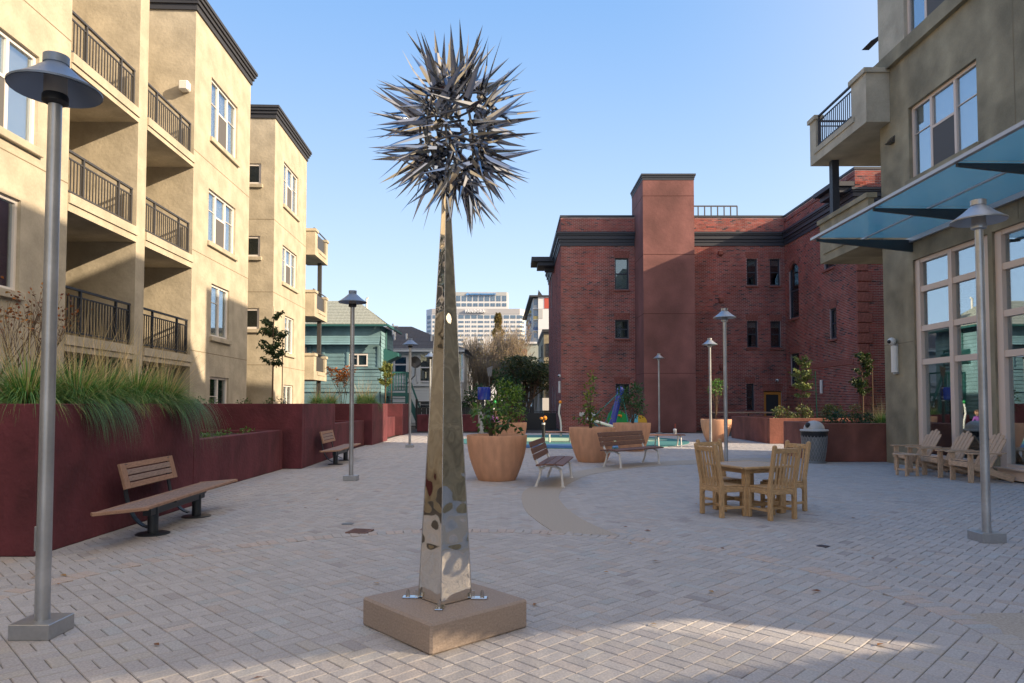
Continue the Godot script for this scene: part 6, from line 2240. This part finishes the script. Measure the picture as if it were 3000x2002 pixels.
	for i in 22:
		var t := rr(0.8, 3.99)
		var p: Vector3 = pts[int(t)].lerp(pts[int(t) + 1], t - int(t))
		m.tint = leaf_tint(Color(0.05, 0.13, 0.04))
		scatter_leaf(m, p, Vector3(rr(-0.5, 1), rr(-1, 0.4), rr(-1, 1)), 0.12, 0.06)
	put(sp, "leaves", m, M.leaf)
	bush("citrus_plant", "taller yellow green citrus bush in the second pot", "plant", P(-0.05, 0.8, 22.8), Vector3(1.15, 1.3, 1.0), [Color(0.10, 0.19, 0.03), Color(0.16, 0.25, 0.035), Color(0.06, 0.13, 0.03)], 900, 0.12, 0.1, 0.016)
	bush("potted_sapling", "thin yellow green sapling in the pot between the white framed benches", "plant", P(2.02, 0.8, 18.0), Vector3(0.42, 1.3, 0.42), [Color(0.16, 0.24, 0.035), Color(0.22, 0.27, 0.04), Color(0.07, 0.14, 0.04)], 230, 0.095, 0.12, 0.012)
	bush("potted_sapling", "few side shoots low on the thin sapling's stem", "plant", P(2.05, 0.85, 18.0), Vector3(0.95, 0.35, 0.6), [Color(0.06, 0.14, 0.05), Color(0.11, 0.19, 0.04)], 110, 0.09, 0.15, 0.007)
	bush("potted_bush", "dark green bush in the pot behind the right bench, child standing beyond it", "plant", P(3.85, 0.8, 22.1), Vector3(0.82, 1.0, 0.8), [Color(0.03, 0.085, 0.035), Color(0.045, 0.12, 0.04)], 620, 0.1, 0.25, 0.014)
	var tp := bush("potted_sapling", "round topped bright green sapling in the farthest right pot", "plant", P(8.07, 0.8, 27.4), Vector3(0.7, 0.62, 0.7), [Color(0.08, 0.19, 0.04), Color(0.12, 0.24, 0.05)], 420, 0.085, 1.0, 0.014)
	tp.rotation.y = 1.0
	# right planters
	var rl := ["leafy shrub with pale bright leaves at the left of the large brown planter", "leafy shrub right of the orange door, in sunlight", "leafy shrub at the foot of the sunlit young tree", "reddish tipped shrub below the wall tube lamp", "reddish shrub beside the green stake"]
	var rp := [[10.35, 26.4], [11.2, 26.5], [12.1, 26.6], [13.3, 26.6], [12.75, 26.9]]
	for i in 5:
		bush("planter_shrub", rl[i], "shrub", P(rp[i][0], 0.85, rp[i][1]), Vector3(0.75, 0.55, 0.6), [Color(0.14, 0.17, 0.06), Color(0.2, 0.21, 0.09), Color(0.30, 0.13, 0.09) if i > 2 else Color(0.1, 0.14, 0.05)], 330, 0.095, 0.0, 0.01)
	for i in 3:
		bush("planter_shrub", ["dark green low shrub behind the litter bin lid", "dark green low shrub in the middle of the near brown planter", "dark green low shrub against the olive pier"][i], "shrub", P([8.75, 9.55, 10.75][i], 0.86, [18.7, 18.9, 19.1][i]), Vector3(0.6, 0.42, 0.5), [Color(0.02, 0.07, 0.045), Color(0.035, 0.10, 0.05)], 260, 0.085, 0.0, 0.01)
	grass_clump("pale feathery grass clump in the near brown planter", P(10.2, 0.86, 19.1), 0.4, 0.5, 700, 60)
	grass_clump("second pale grass clump next to the dark shrub by the olive pier", P(10.5, 0.86, 19.5), 0.4, 0.5, 600, 50)
	young_tree("sunlit young tree with pale green leaves in front of the brick wing", P(11.15, 0.85, 26.6), 0.95, 2.62, 0.68, Color(0.19, 0.23, 0.085), 640, 0.11, 2)
	young_tree("young tree with dark leaves before the brick quoins", P(11.25, 0.85, 22.2), 0.98, 2.52, 0.55, Color(0.045, 0.075, 0.025), 430, 0.105, 1)
	backdrop_trees()

func backdrop_trees() -> void:
	# tall bare tree of pale twigs
	for q: Array in [[-3.0, 57.0, 7.2, "pale bare tree right of the obelisk, twigs against the far offices"], [-1.0, 60.0, 8.0, "tallest bare tree with a few yellow leaves before the lettered office"], [0.6, 59.0, 6.6, "bare pale tree behind the dark oak's left edge"], [-2.2, 52.0, 5.0, "low bare thicket of pale twigs behind the far planter"]]:
		var o := thing("bare_tree", q[3], "tree", P(q[0], 0, q[1]), 0.0, "bare trees beyond the plaza")
		var m := MB.new()
		var tips := []
		for i in 3:
			grow(m, tips, Vector3(rr(-0.5, 0.5), 0, rr(-0.5, 0.5)), Vector3(rr(-0.25, 0.25), 1, rr(-0.25, 0.25)).normalized(), q[2] * 0.36, 0.09, 4, 5, 0.5, 0.5, 6)
		put(o, "trunk", m, M.pale_bark)
		var cr := MB.new()
		for i in 1500:
			var t: Array = tips[rng.randi() % tips.size()]
			cr.tint = leaf_tint([Color(0.42, 0.31, 0.20), Color(0.34, 0.25, 0.18), Color(0.44, 0.34, 0.10)][rng.randi() % 3])
			scatter_leaf(cr, t[0] + Vector3(rr(-1, 1), rr(-1, 1), rr(-1, 1)) * 0.2, Vector3(rr(-1, 1), rr(-1, 1), rr(-1, 1)), 0.12, 0.05)
		put(o, "crown", cr, M.leaf)
	# narrow autumn coloured spire
	var sp := thing("narrow_tree", "narrow tan spire shaped tree rising above the bare trees", "tree", P(-1.25, 0, 62))
	var m := MB.new()
	m.tube([Vector3.ZERO, Vector3(0, 9.6, 0)], [0.16, 0.02], 7)
	put(sp, "trunk", m, M.pale_bark)
	var cr := MB.new()
	for i in 3600:
		var t := pow(rng.randf(), 0.8)
		var y := lerpf(3.0, 9.6, t)
		var r := (1.25 * (1.0 - t) + 0.12) * pow(rng.randf(), 0.5) * (0.75 + 0.35 * sin(y * 5.0))
		var a := rr(0, TAU)
		cr.tint = leaf_tint([Color(0.30, 0.22, 0.11), Color(0.22, 0.17, 0.09), Color(0.36, 0.28, 0.12)][rng.randi() % 3])
		scatter_leaf(cr, Vector3(cos(a) * r, y, sin(a) * r), Vector3(cos(a), rr(-0.3, 0.8), sin(a)), 0.24, 0.12)
	put(sp, "crown", cr, M.leaf)
	# spreading dark oak
	var ok := thing("oak_tree", "dark spreading evergreen oak left of the brick building", "tree", P(0.95, 0, 55))
	m = MB.new()
	var tips := []
	for i in 4:
		grow(m, tips, Vector3(0, 0.6, 0), Vector3(rr(-0.6, 0.7), 1, rr(-0.5, 0.5)).normalized(), 1.9, 0.15, 3, 4, 0.75, 0.1, 7)
	m.tube([Vector3.ZERO, Vector3(0.02, 0.9, 0)], [0.24, 0.17], 8)
	put(ok, "trunk", m, M.bark)
	cr = MB.new()
	for i in 7000:
		var t: Array = tips[rng.randi() % tips.size()]
		var p: Vector3 = t[0]
		p += Vector3(rr(-1, 1), rr(-1, 1), rr(-1, 1)).normalized() * pow(rng.randf(), 0.6) * 0.6
		p.y = clampf(p.y, 1.3, 5.2)
		cr.tint = leaf_tint([Color(0.03, 0.055, 0.03), Color(0.05, 0.08, 0.035), Color(0.13, 0.14, 0.06)][rng.randi() % 3])
		scatter_leaf(cr, p, Vector3(rr(-1, 1), rr(-0.6, 1), rr(-1, 1)), 0.2, 0.1)
	put(ok, "crown", cr, M.leaf)
	for q: Array in [[-2.5, 46.0, 2.0, 2.5, "bright green leafy shrub behind the far fence, right of the obelisk"], [-1.1, 49.0, 2.4, 3.7, "mid green tall shrub behind the blue drum"], [0.1, 48.0, 2.2, 3.1, "dark green rounded shrub left of the oak"], [-4.3, 45.0, 1.5, 2.1, "green shrub behind the fence left of the obelisk"]]:
		bush("tall_shrub", q[4], "shrub", P(q[0], 0, q[1]), Vector3(q[2], q[3], q[2]), [Color(0.045, 0.11, 0.035), Color(0.07, 0.14, 0.045), Color(0.03, 0.075, 0.03)], 1700, 0.2, 0.0, 0.05)

# ---------- playground and people ----------
func playground() -> void:
	var o := thing("spinner_swing", "blue leaning mast with ball top and tilted white ring seat", "play equipment", P(4.3, 0, 30))
	var m := MB.new()
	m.tube([Vector3(-0.12, 0, 0), Vector3(0.03, 0.56, 0), Vector3(0.4, 2.05, 0)], [0.15, 0.145, 0.135], 16)
	m.ball(Vector3(0.41, 2.07, 0), Vector3(0.17, 0.17, 0.17), 16)
	put(o, "mast", m, M.play_blue)
	m = MB.new()
	var pts := []
	for i in 33:
		var a := TAU * i / 32
		pts.append(Vector3(-0.3 + cos(a) * 0.72, 0.62 - cos(a) * 0.22, sin(a) * 0.62))
	m.tube(pts, [0.055], 10, false)
	put(o, "ring_seat", m, M.play_white)
	m = MB.new()
	m.tube([Vector3(0.36, 2.0, 0.1), Vector3(-0.86, 0.84, 0.05)], [0.022], 6).tube([Vector3(0.46, 2.0, 0), Vector3(0.7, 0.7, 0.1)], [0.022], 6).tube([Vector3(0.4, 2.0, -0.1), Vector3(-0.2, 0.62, -0.6)], [0.02], 6)
	for i in 6:
		var a := TAU * i / 6
		m.tube([pts[i * 5], Vector3(-0.3, 0.28, 0)], [0.014], 5)
	put(o, "rope", m, M.rope_teal)
	var g := thing("activity_board", "green rounded play panel with an orange knob behind the blue mast", "play equipment", P(5.05, 0, 33))
	m = MB.new()
	m.prism(PackedVector2Array([Vector2(-0.5, 0.2), Vector2(-0.48, 0.5), Vector2(-0.52, 0.85), Vector2(-0.45, 1.05), Vector2(-0.34, 1.12), Vector2(-0.2, 1.2), Vector2(0.0, 1.19), Vector2(0.2, 1.12), Vector2(0.36, 1.0), Vector2(0.45, 0.93), Vector2(0.5, 0.7), Vector2(0.55, 0.2)]), 0.05)
	put(g, "panel", m, M.play_green)
	m = MB.new()
	m.ball(Vector3(0.06, 0.94, 0.06), Vector3(0.09, 0.05, 0.06), 10).ball(Vector3(0.14, 0.9, 0.06), Vector3(0.035, 0.08, 0.05), 8)
	put(g, "knob", m, M.play_orange)
	m = MB.new()
	m.box(Vector3(-0.42, 0.3, 0.05), Vector3(0.08, 0.6, 0.08)).box(Vector3(0.46, 0.3, 0.05), Vector3(0.08, 0.6, 0.08))
	put(g, "post", m, M.play_white)
	var y := thing("activity_board", "yellow rounded play panel beside the stucco shaft", "play equipment", P(6.15, 0, 33.5))
	m = MB.new()
	var poly := PackedVector2Array([Vector2(-0.38, 0.1), Vector2(0.38, 0.1)])
	for i in 11:
		var a := PI * i / 10
		poly.append(Vector2(0.38 * cos(a), 0.58 + 0.37 * sin(a)))
	m.prism(poly, 0.05)
	put(y, "panel", m, M.play_yellow)
	m = MB.new()
	m.box(Vector3(0, 0.06, 0), Vector3(0.5, 0.12, 0.2))
	put(y, "foot", m, M.black_metal)
	var d := thing("play_drum", "blue half drum on black posts with a grey listening tube", "play equipment", P(-1.33, 0, 33))
	m = MB.new()
	m.lathe([Vector2(0.0, 1.68), Vector2(0.3, 1.68), Vector2(0.32, 1.72), Vector2(0.32, 2.26), Vector2(0.3, 2.28), Vector2(0.0, 2.28)], 20)
	put(d, "drum", m, M.play_blue)
	m = MB.new()
	m.tube([Vector3(-0.05, 0, 0.1), Vector3(-0.05, 1.7, 0.1)], [0.06], 10).tube([Vector3(0.27, 0, 0.05), Vector3(0.27, 2.35, 0.05)], [0.065], 10)
	put(d, "post", m, M.black_metal)
	m = MB.new()
	for yy: float in [1.62, 2.22, 1.78]:
		m.tube([Vector3(0.27, yy, 0.05), Vector3(0.27, yy + 0.05, 0.05)], [0.078], 10)
	m.tube([Vector3(-0.12, 0.0, 0.35), Vector3(-0.12, 1.22, 0.35)], [0.15], 16)
	put(d, "listening_tube", m, M.pole_grey)
	m = MB.new()
	m.tube([Vector3(0.25, 2.35, 0.05), Vector3(0.25, 2.85, 0.05)], [0.025], 8)
	m.prism(PackedVector2Array([Vector2(-0.07, 2.8), Vector2(0.1, 2.8), Vector2(0.16, 3.3), Vector2(-0.12, 3.2)]), 0.04, Transform3D(Basis.IDENTITY, Vector3(0.25, 0, 0.05)))
	put(d, "paddle", m, M.dark_steel)
	var w := MB.new()
	for q: Array in [[2.2, 31.6, "play_orange", "wavy white play post with orange head and black ring, before the brick corner"], [-0.77, 31.0, "play_green", "wavy white play post with green head, beside the child in purple"]]:
		var p := thing("wavy_play_post", q[3], "play equipment", P(q[0], 0, q[1]))
		w = MB.new()
		w.tube([Vector3(0.03, 0, 0), Vector3(0.03, 0.2, 0), Vector3(0.04, 0.45, 0), Vector3(0.01, 0.75, 0), Vector3(-0.06, 1.05, 0), Vector3(-0.04, 1.3, 0), Vector3(0.0, 1.5, 0)], [0.055, 0.045, 0.042, 0.042, 0.042, 0.042, 0.04], 12)
		put(p, "post", w, M.play_white)
		w = MB.new()
		w.ball(Vector3(0, 1.57, 0), Vector3(0.075, 0.09, 0.075), 10)
		put(p, "head", w, M[q[2]])
		w = MB.new()
		w.tube([Vector3(-0.2, 0.21, 0), Vector3(0.24, 0.21, 0)], [0.045], 10).ball(Vector3(0.02, 0.2, 0), Vector3(0.21, 0.04, 0.18), 12)
		put(p, "foot_ring", w, M.black_metal)
	var b := thing("black_post", "short black post topped by an orange knob on the rubber play surface", "play equipment", P(1.2, 0, 26.4))
	w = MB.new()
	w.tube([Vector3.ZERO, Vector3(0, 0.8, 0)], [0.06], 12)
	put(b, "post", w, M.black_metal)
	w = MB.new()
	w.tube([Vector3(0, 0.7, 0), Vector3(0, 0.77, 0)], [0.063], 12)
	put(b, "label_band", w, M.play_white)
	w = MB.new()
	w.tube([Vector3(0, 0.8, 0), Vector3(0, 0.9, 0)], [0.02], 6).ball(Vector3(0.06, 0.95, 0), Vector3(0.08, 0.09, 0.07), 6).ball(Vector3(-0.08, 0.94, 0.02), Vector3(0.07, 0.05, 0.05), 8)
	put(b, "knob", w, M.play_orange)
	var c := thing("drink_cup", "clear takeaway cup with a straw standing on the backless bench", "cup", P(5.7, 0.428, 24.25))
	w = MB.new()
	w.lathe([Vector2(0.0, 0.0), Vector2(0.05, 0.0), Vector2(0.062, 0.15), Vector2(0.066, 0.16), Vector2(0.05, 0.19), Vector2(0.0, 0.2)], 14)
	put(c, "cup", w, M.play_white)
	w = MB.new()
	w.tube([Vector3(0, 0.18, 0), Vector3(0.01, 0.36, 0)], [0.009], 6)
	put(c, "straw", w, M.panel_red)
	w = MB.new()
	w.lathe([Vector2(0.0535, 0.03), Vector2(0.06, 0.1)], 14)
	put(c, "printed_band", w, M.panel_grey)

# one continuous skin round tapered bones: rows are [from, to, r0, r1, colour]
func body(bones: Array, cell: float, k: float) -> MB:
	var lo := Vector3.INF
	var hi := -Vector3.INF
	for b: Array in bones:
		var r := maxf(b[2], b[3]) + cell * 2.5
		for p: Vector3 in [b[0], b[1]]:
			lo = lo.min(p - Vector3.ONE * r)
			hi = hi.max(p + Vector3.ONE * r)
	var n := Vector3i(((hi - lo) / cell).ceil()) + Vector3i.ONE
	var f := PackedFloat32Array()
	f.resize(n.x * n.y * n.z)
	f.fill(1.0)
	var dist := func(p: Vector3, b: Array) -> float:
		var a: Vector3 = b[0]
		var ab: Vector3 = b[1] - a
		var t := clampf((p - a).dot(ab) / maxf(ab.length_squared(), 1e-8), 0, 1)
		return (p - a - ab * t).length() - lerpf(b[2], b[3], t)
	for b: Array in bones:
		var r := maxf(b[2], b[3]) + cell * 2.5 + k
		var i0 := Vector3i(((b[0] as Vector3).min(b[1]) - Vector3.ONE * r - lo) / cell).max(Vector3i.ZERO)
		var i1 := Vector3i(((b[0] as Vector3).max(b[1]) + Vector3.ONE * r - lo) / cell).min(n - Vector3i.ONE)
		for z in range(i0.z, i1.z + 1):
			for y in range(i0.y, i1.y + 1):
				for x in range(i0.x, i1.x + 1):
					var id := (z * n.y + y) * n.x + x
					var d: float = dist.call(lo + Vector3(x, y, z) * cell, b)
					var e := f[id]
					var h := maxf(k - absf(d - e), 0.0) / k
					f[id] = minf(d, e) - h * h * k * 0.25
	var vid := {}
	var vs := []
	var m := MB.new()
	var at := func(x: int, y: int, z: int) -> float: return f[(z * n.y + y) * n.x + x]
	for z in n.z - 1:
		for y in n.y - 1:
			for x in n.x - 1:
				var s := 0
				var sum := Vector3.ZERO
				var cnt := 0
				var cv := []
				for c in 8:
					cv.append(at.call(x + (c & 1), y + ((c >> 1) & 1), z + (c >> 2)))
					if cv[c] < 0:
						s += 1
				if s == 0 or s == 8:
					continue
				for a in 8:
					for bit: int in [1, 2, 4]:
						var b := a | bit
						if b != a and (cv[a] < 0) != (cv[b] < 0):
							var t: float = cv[a] / (cv[a] - cv[b])
							sum += Vector3(a & 1, (a >> 1) & 1, a >> 2).lerp(Vector3(b & 1, (b >> 1) & 1, b >> 2), t)
							cnt += 1
				vid[(z * n.y + y) * n.x + x] = vs.size()
				vs.append(lo + (Vector3(x, y, z) + sum / cnt) * cell)
	var grad := func(p: Vector3) -> Array:
		var best := 1e9
		var col := Color.WHITE
		var g := Vector3.ZERO
		for b: Array in bones:
			var d: float = dist.call(p, b)
			if d < best:
				best = d
				col = b[4]
			var w := exp(-maxf(d, 0) / (k * 0.5))
			var a: Vector3 = b[0]
			var ab: Vector3 = b[1] - a
			var t := clampf((p - a).dot(ab) / maxf(ab.length_squared(), 1e-8), 0, 1)
			g += (p - a - ab * t).normalized() * w
		return [g.normalized(), col]
	var info := []
	for p: Vector3 in vs:
		info.append(grad.call(p))
	for z in range(1, n.z - 1):
		for y in range(1, n.y - 1):
			for x in range(1, n.x - 1):
				var v0: float = at.call(x, y, z)
				for ax in 3:
					var o := Vector3i(int(ax == 0), int(ax == 1), int(ax == 2))
					var v1: float = at.call(x + o.x, y + o.y, z + o.z)
					if (v0 < 0) == (v1 < 0):
						continue
					var u := Vector3i(int(ax == 2), int(ax == 0), int(ax == 1))
					var w := Vector3i(int(ax == 1), int(ax == 2), int(ax == 0))
					var ids := []
					for q: Vector3i in [Vector3i.ZERO, u, u + w, w]:
						var c := Vector3i(x, y, z) - q
						ids.append(vid.get((c.z * n.y + c.y) * n.x + c.x, -1))
					if ids.has(-1):
						continue
					if v0 > 0:
						ids.reverse()
					for tr: Array in [[0, 1, 2], [0, 2, 3]]:
						var i: int = ids[tr[0]]
						var j: int = ids[tr[1]]
						var l: int = ids[tr[2]]
						m.tint = info[i][1]
						m.t3(vs[i], vs[j], vs[l], info[i][0], info[j][0], info[l][0])
	return m

func child(label: String, at: Vector3, turn: float, top: Color, legs: Color, hair: Color, s: float, lean: float) -> void:
	var o := thing("person", label, "person", at, turn)
	var sk := Color(0.42, 0.24, 0.17)
	var hip := Vector3(0, 0.56, 0) * s
	var chest := Vector3(0, 0.86, lean * 0.6) * s
	var neck := Vector3(0, 0.97, lean) * s
	var head := Vector3(0, 1.10, lean * 1.25) * s
	var b := [[hip, chest, 0.105 * s, 0.115 * s, top], [chest, neck, 0.11 * s, 0.05 * s, top], [neck, head, 0.042 * s, 0.05 * s, sk], [head - Vector3(0, 0.02, 0) * s, head + Vector3(0, 0.035, 0) * s, 0.088 * s, 0.094 * s, sk]]
	for e: int in [-1, 1]:
		var sh := Vector3(e * 0.125, 0.91, lean * 0.75) * s
		var el := Vector3(e * 0.175, 0.72, lean + 0.04) * s
		var wr := Vector3(e * 0.14, 0.60, lean + 0.17) * s
		b.append([sh, el, 0.045 * s, 0.036 * s, top])
		b.append([el, wr, 0.036 * s, 0.026 * s, top])
		b.append([wr, wr + Vector3(-e * 0.01, -0.02, 0.06) * s, 0.022 * s, 0.016 * s, sk])
		for q in 4:
			b.append([wr + Vector3((q - 1.5) * 0.013, -0.02, 0.055) * s, wr + Vector3((q - 1.5) * 0.015, -0.045, 0.09) * s, 0.0075 * s, 0.006 * s, sk])
		b.append([wr + Vector3(-e * 0.02, 0, 0.03) * s, wr + Vector3(-e * 0.045, -0.01, 0.055) * s, 0.008 * s, 0.007 * s, sk])
		var hj := Vector3(e * 0.06, 0.53, 0) * s
		var kn := Vector3(e * 0.068, 0.29, 0.02) * s
		var an := Vector3(e * 0.07, 0.05, -0.01) * s
		b.append([hj, kn, 0.07 * s, 0.05 * s, legs])
		b.append([kn, an, 0.048 * s, 0.032 * s, legs])
		b.append([an - Vector3(0, 0.015, 0) * s, an + Vector3(0, -0.022, 0.09) * s, 0.032 * s, 0.026 * s, Color(0.05, 0.05, 0.06)])
		b.append([head + Vector3(e * 0.088, 0, 0) * s, head + Vector3(e * 0.092, 0.02, 0) * s, 0.016 * s, 0.015 * s, sk])
	b.append([head + Vector3(0, -0.005, 0.085) * s, head + Vector3(0, -0.02, 0.1) * s, 0.012 * s, 0.014 * s, sk])
	put(o, "body", body(b, 0.017 * s, 0.03 * s), M.skin)
	var h := MB.new()
	h.tint = hair
	for i in 340:
		var a := rr(0, TAU)
		var u := rr(-0.2, 1.0)
		var d := Vector3(cos(a) * sqrt(1 - u * u), u, sin(a) * sqrt(1 - u * u))
		if d.z > 0.45 and u < 0.45:
			continue
		h.tint = leaf_tint(hair, 0.3)
		h.blade(head + d * 0.092 * s, (d + Vector3(0, 0.1, -0.3)).normalized(), 0.9, 0.1 * s, 0.014 * s, 3)
	put(o, "hair", h, M.grass)
	var f := MB.new()
	for e: int in [-1, 1]:
		f.tint = Color(0.03, 0.02, 0.02)
		f.ball(head + Vector3(e * 0.034, 0.012, 0.086) * s, Vector3(0.011, 0.009, 0.008) * s, 6)
	f.tint = Color(0.35, 0.12, 0.10)
	f.ball(head + Vector3(0, -0.05, 0.082) * s, Vector3(0.022, 0.006, 0.008) * s, 6)
	put(o, "face", f, M.skin)

func _ready() -> void:
	rng.seed = 20240611
	var cam := Camera3D.new()
	cam.projection = Camera3D.PROJECTION_FRUSTUM
	cam.near = 0.05
	cam.far = 2500.0
	cam.size = 0.05 * 2002.0 / 2027.0
	cam.frustum_offset = Vector2(0, 0.05 * 105.4 / 2027.0)
	cam.position = Vector3(0, 1.5, 0)
	cam.rotation.x = atan(0.0378)
	add_child(cam)
	cam.current = true
	var env := Environment.new()
	env.background_mode = Environment.BG_SKY
	var sky := Sky.new()
	var ps := ProceduralSkyMaterial.new()
	ps.sky_top_color = Color(0.029, 0.088, 0.2).linear_to_srgb()
	ps.sky_horizon_color = Color(0.24, 0.285, 0.315).linear_to_srgb()
	ps.sky_curve = 0.24
	ps.ground_bottom_color = Color(0.2, 0.19, 0.18)
	ps.ground_horizon_color = Color(0.6, 0.66, 0.74)
	ps.sun_angle_max = 90.0
	ps.sun_curve = 0.85
	sky.sky_material = ps
	env.sky = sky
	env.tonemap_mode = Environment.TONE_MAPPER_LINEAR
	env.tonemap_exposure = 4.4
	env.sdfgi_enabled = true
	env.ssao_enabled = true
	env.ssil_enabled = true
	var we := WorldEnvironment.new()
	we.environment = env
	add_child(we)
	var sun := DirectionalLight3D.new()
	sun.light_color = Color(1.0, 0.9, 0.76)
	sun.light_energy = 0.6
	sun.light_angular_distance = 0.5
	sun.shadow_enabled = true
	add_child(sun)
	sun.look_at_from_position(Vector3.ZERO, -Vector3(0.866, 0.377, 0.329), Vector3.UP)
	make_materials()
	ground()
	left_building()
	right_building()
	brick_building()
	houses()
	city()
	planters()
	sculpture()
	lamps()
	slat_bench("skewed slatted bench in front of the near tall planter", P(-4.17, 0, 8.65), atan(0.05))
	slat_bench("second skewed slatted bench, farther along by the next tall planter", P(-4.38, 0, 17.75), atan(0.04))
	park_bench("white framed bench with wooden back, nearest the obelisk", P(0.84, 0, 13.29), deg_to_rad(79.6), true)
	park_bench("white framed bench with wooden back in front of the dark green potted bush", P(2.94, 0, 16.86), deg_to_rad(45), true)
	park_bench("backless bench by the play surface with a cup standing on it", P(5.08, 0, 24.3), 0.06, false, 1.9)
	park_bench("backless bench on the play surface behind the sapling pot", P(2.25, 0, 26.9), 0.0, false, 1.9)
	dining_set()
	recliners()
	litter_bin()
	pots()
	plants()
	playground()
	child("child in a turquoise jacket seen from behind by the yellow panel", P(5.72, 0, 32.0), PI + 0.5, Color(0.12, 0.45, 0.58), Color(0.05, 0.05, 0.07), Color(0.03, 0.02, 0.015), 1.02, 0.08)
	child("child in a purple and white coat behind the nearest pot's citrus", P(-0.9, 0, 30.2), 0.9, Color(0.20, 0.06, 0.30), Color(0.45, 0.42, 0.48), Color(0.10, 0.05, 0.03), 1.0, 0.2)
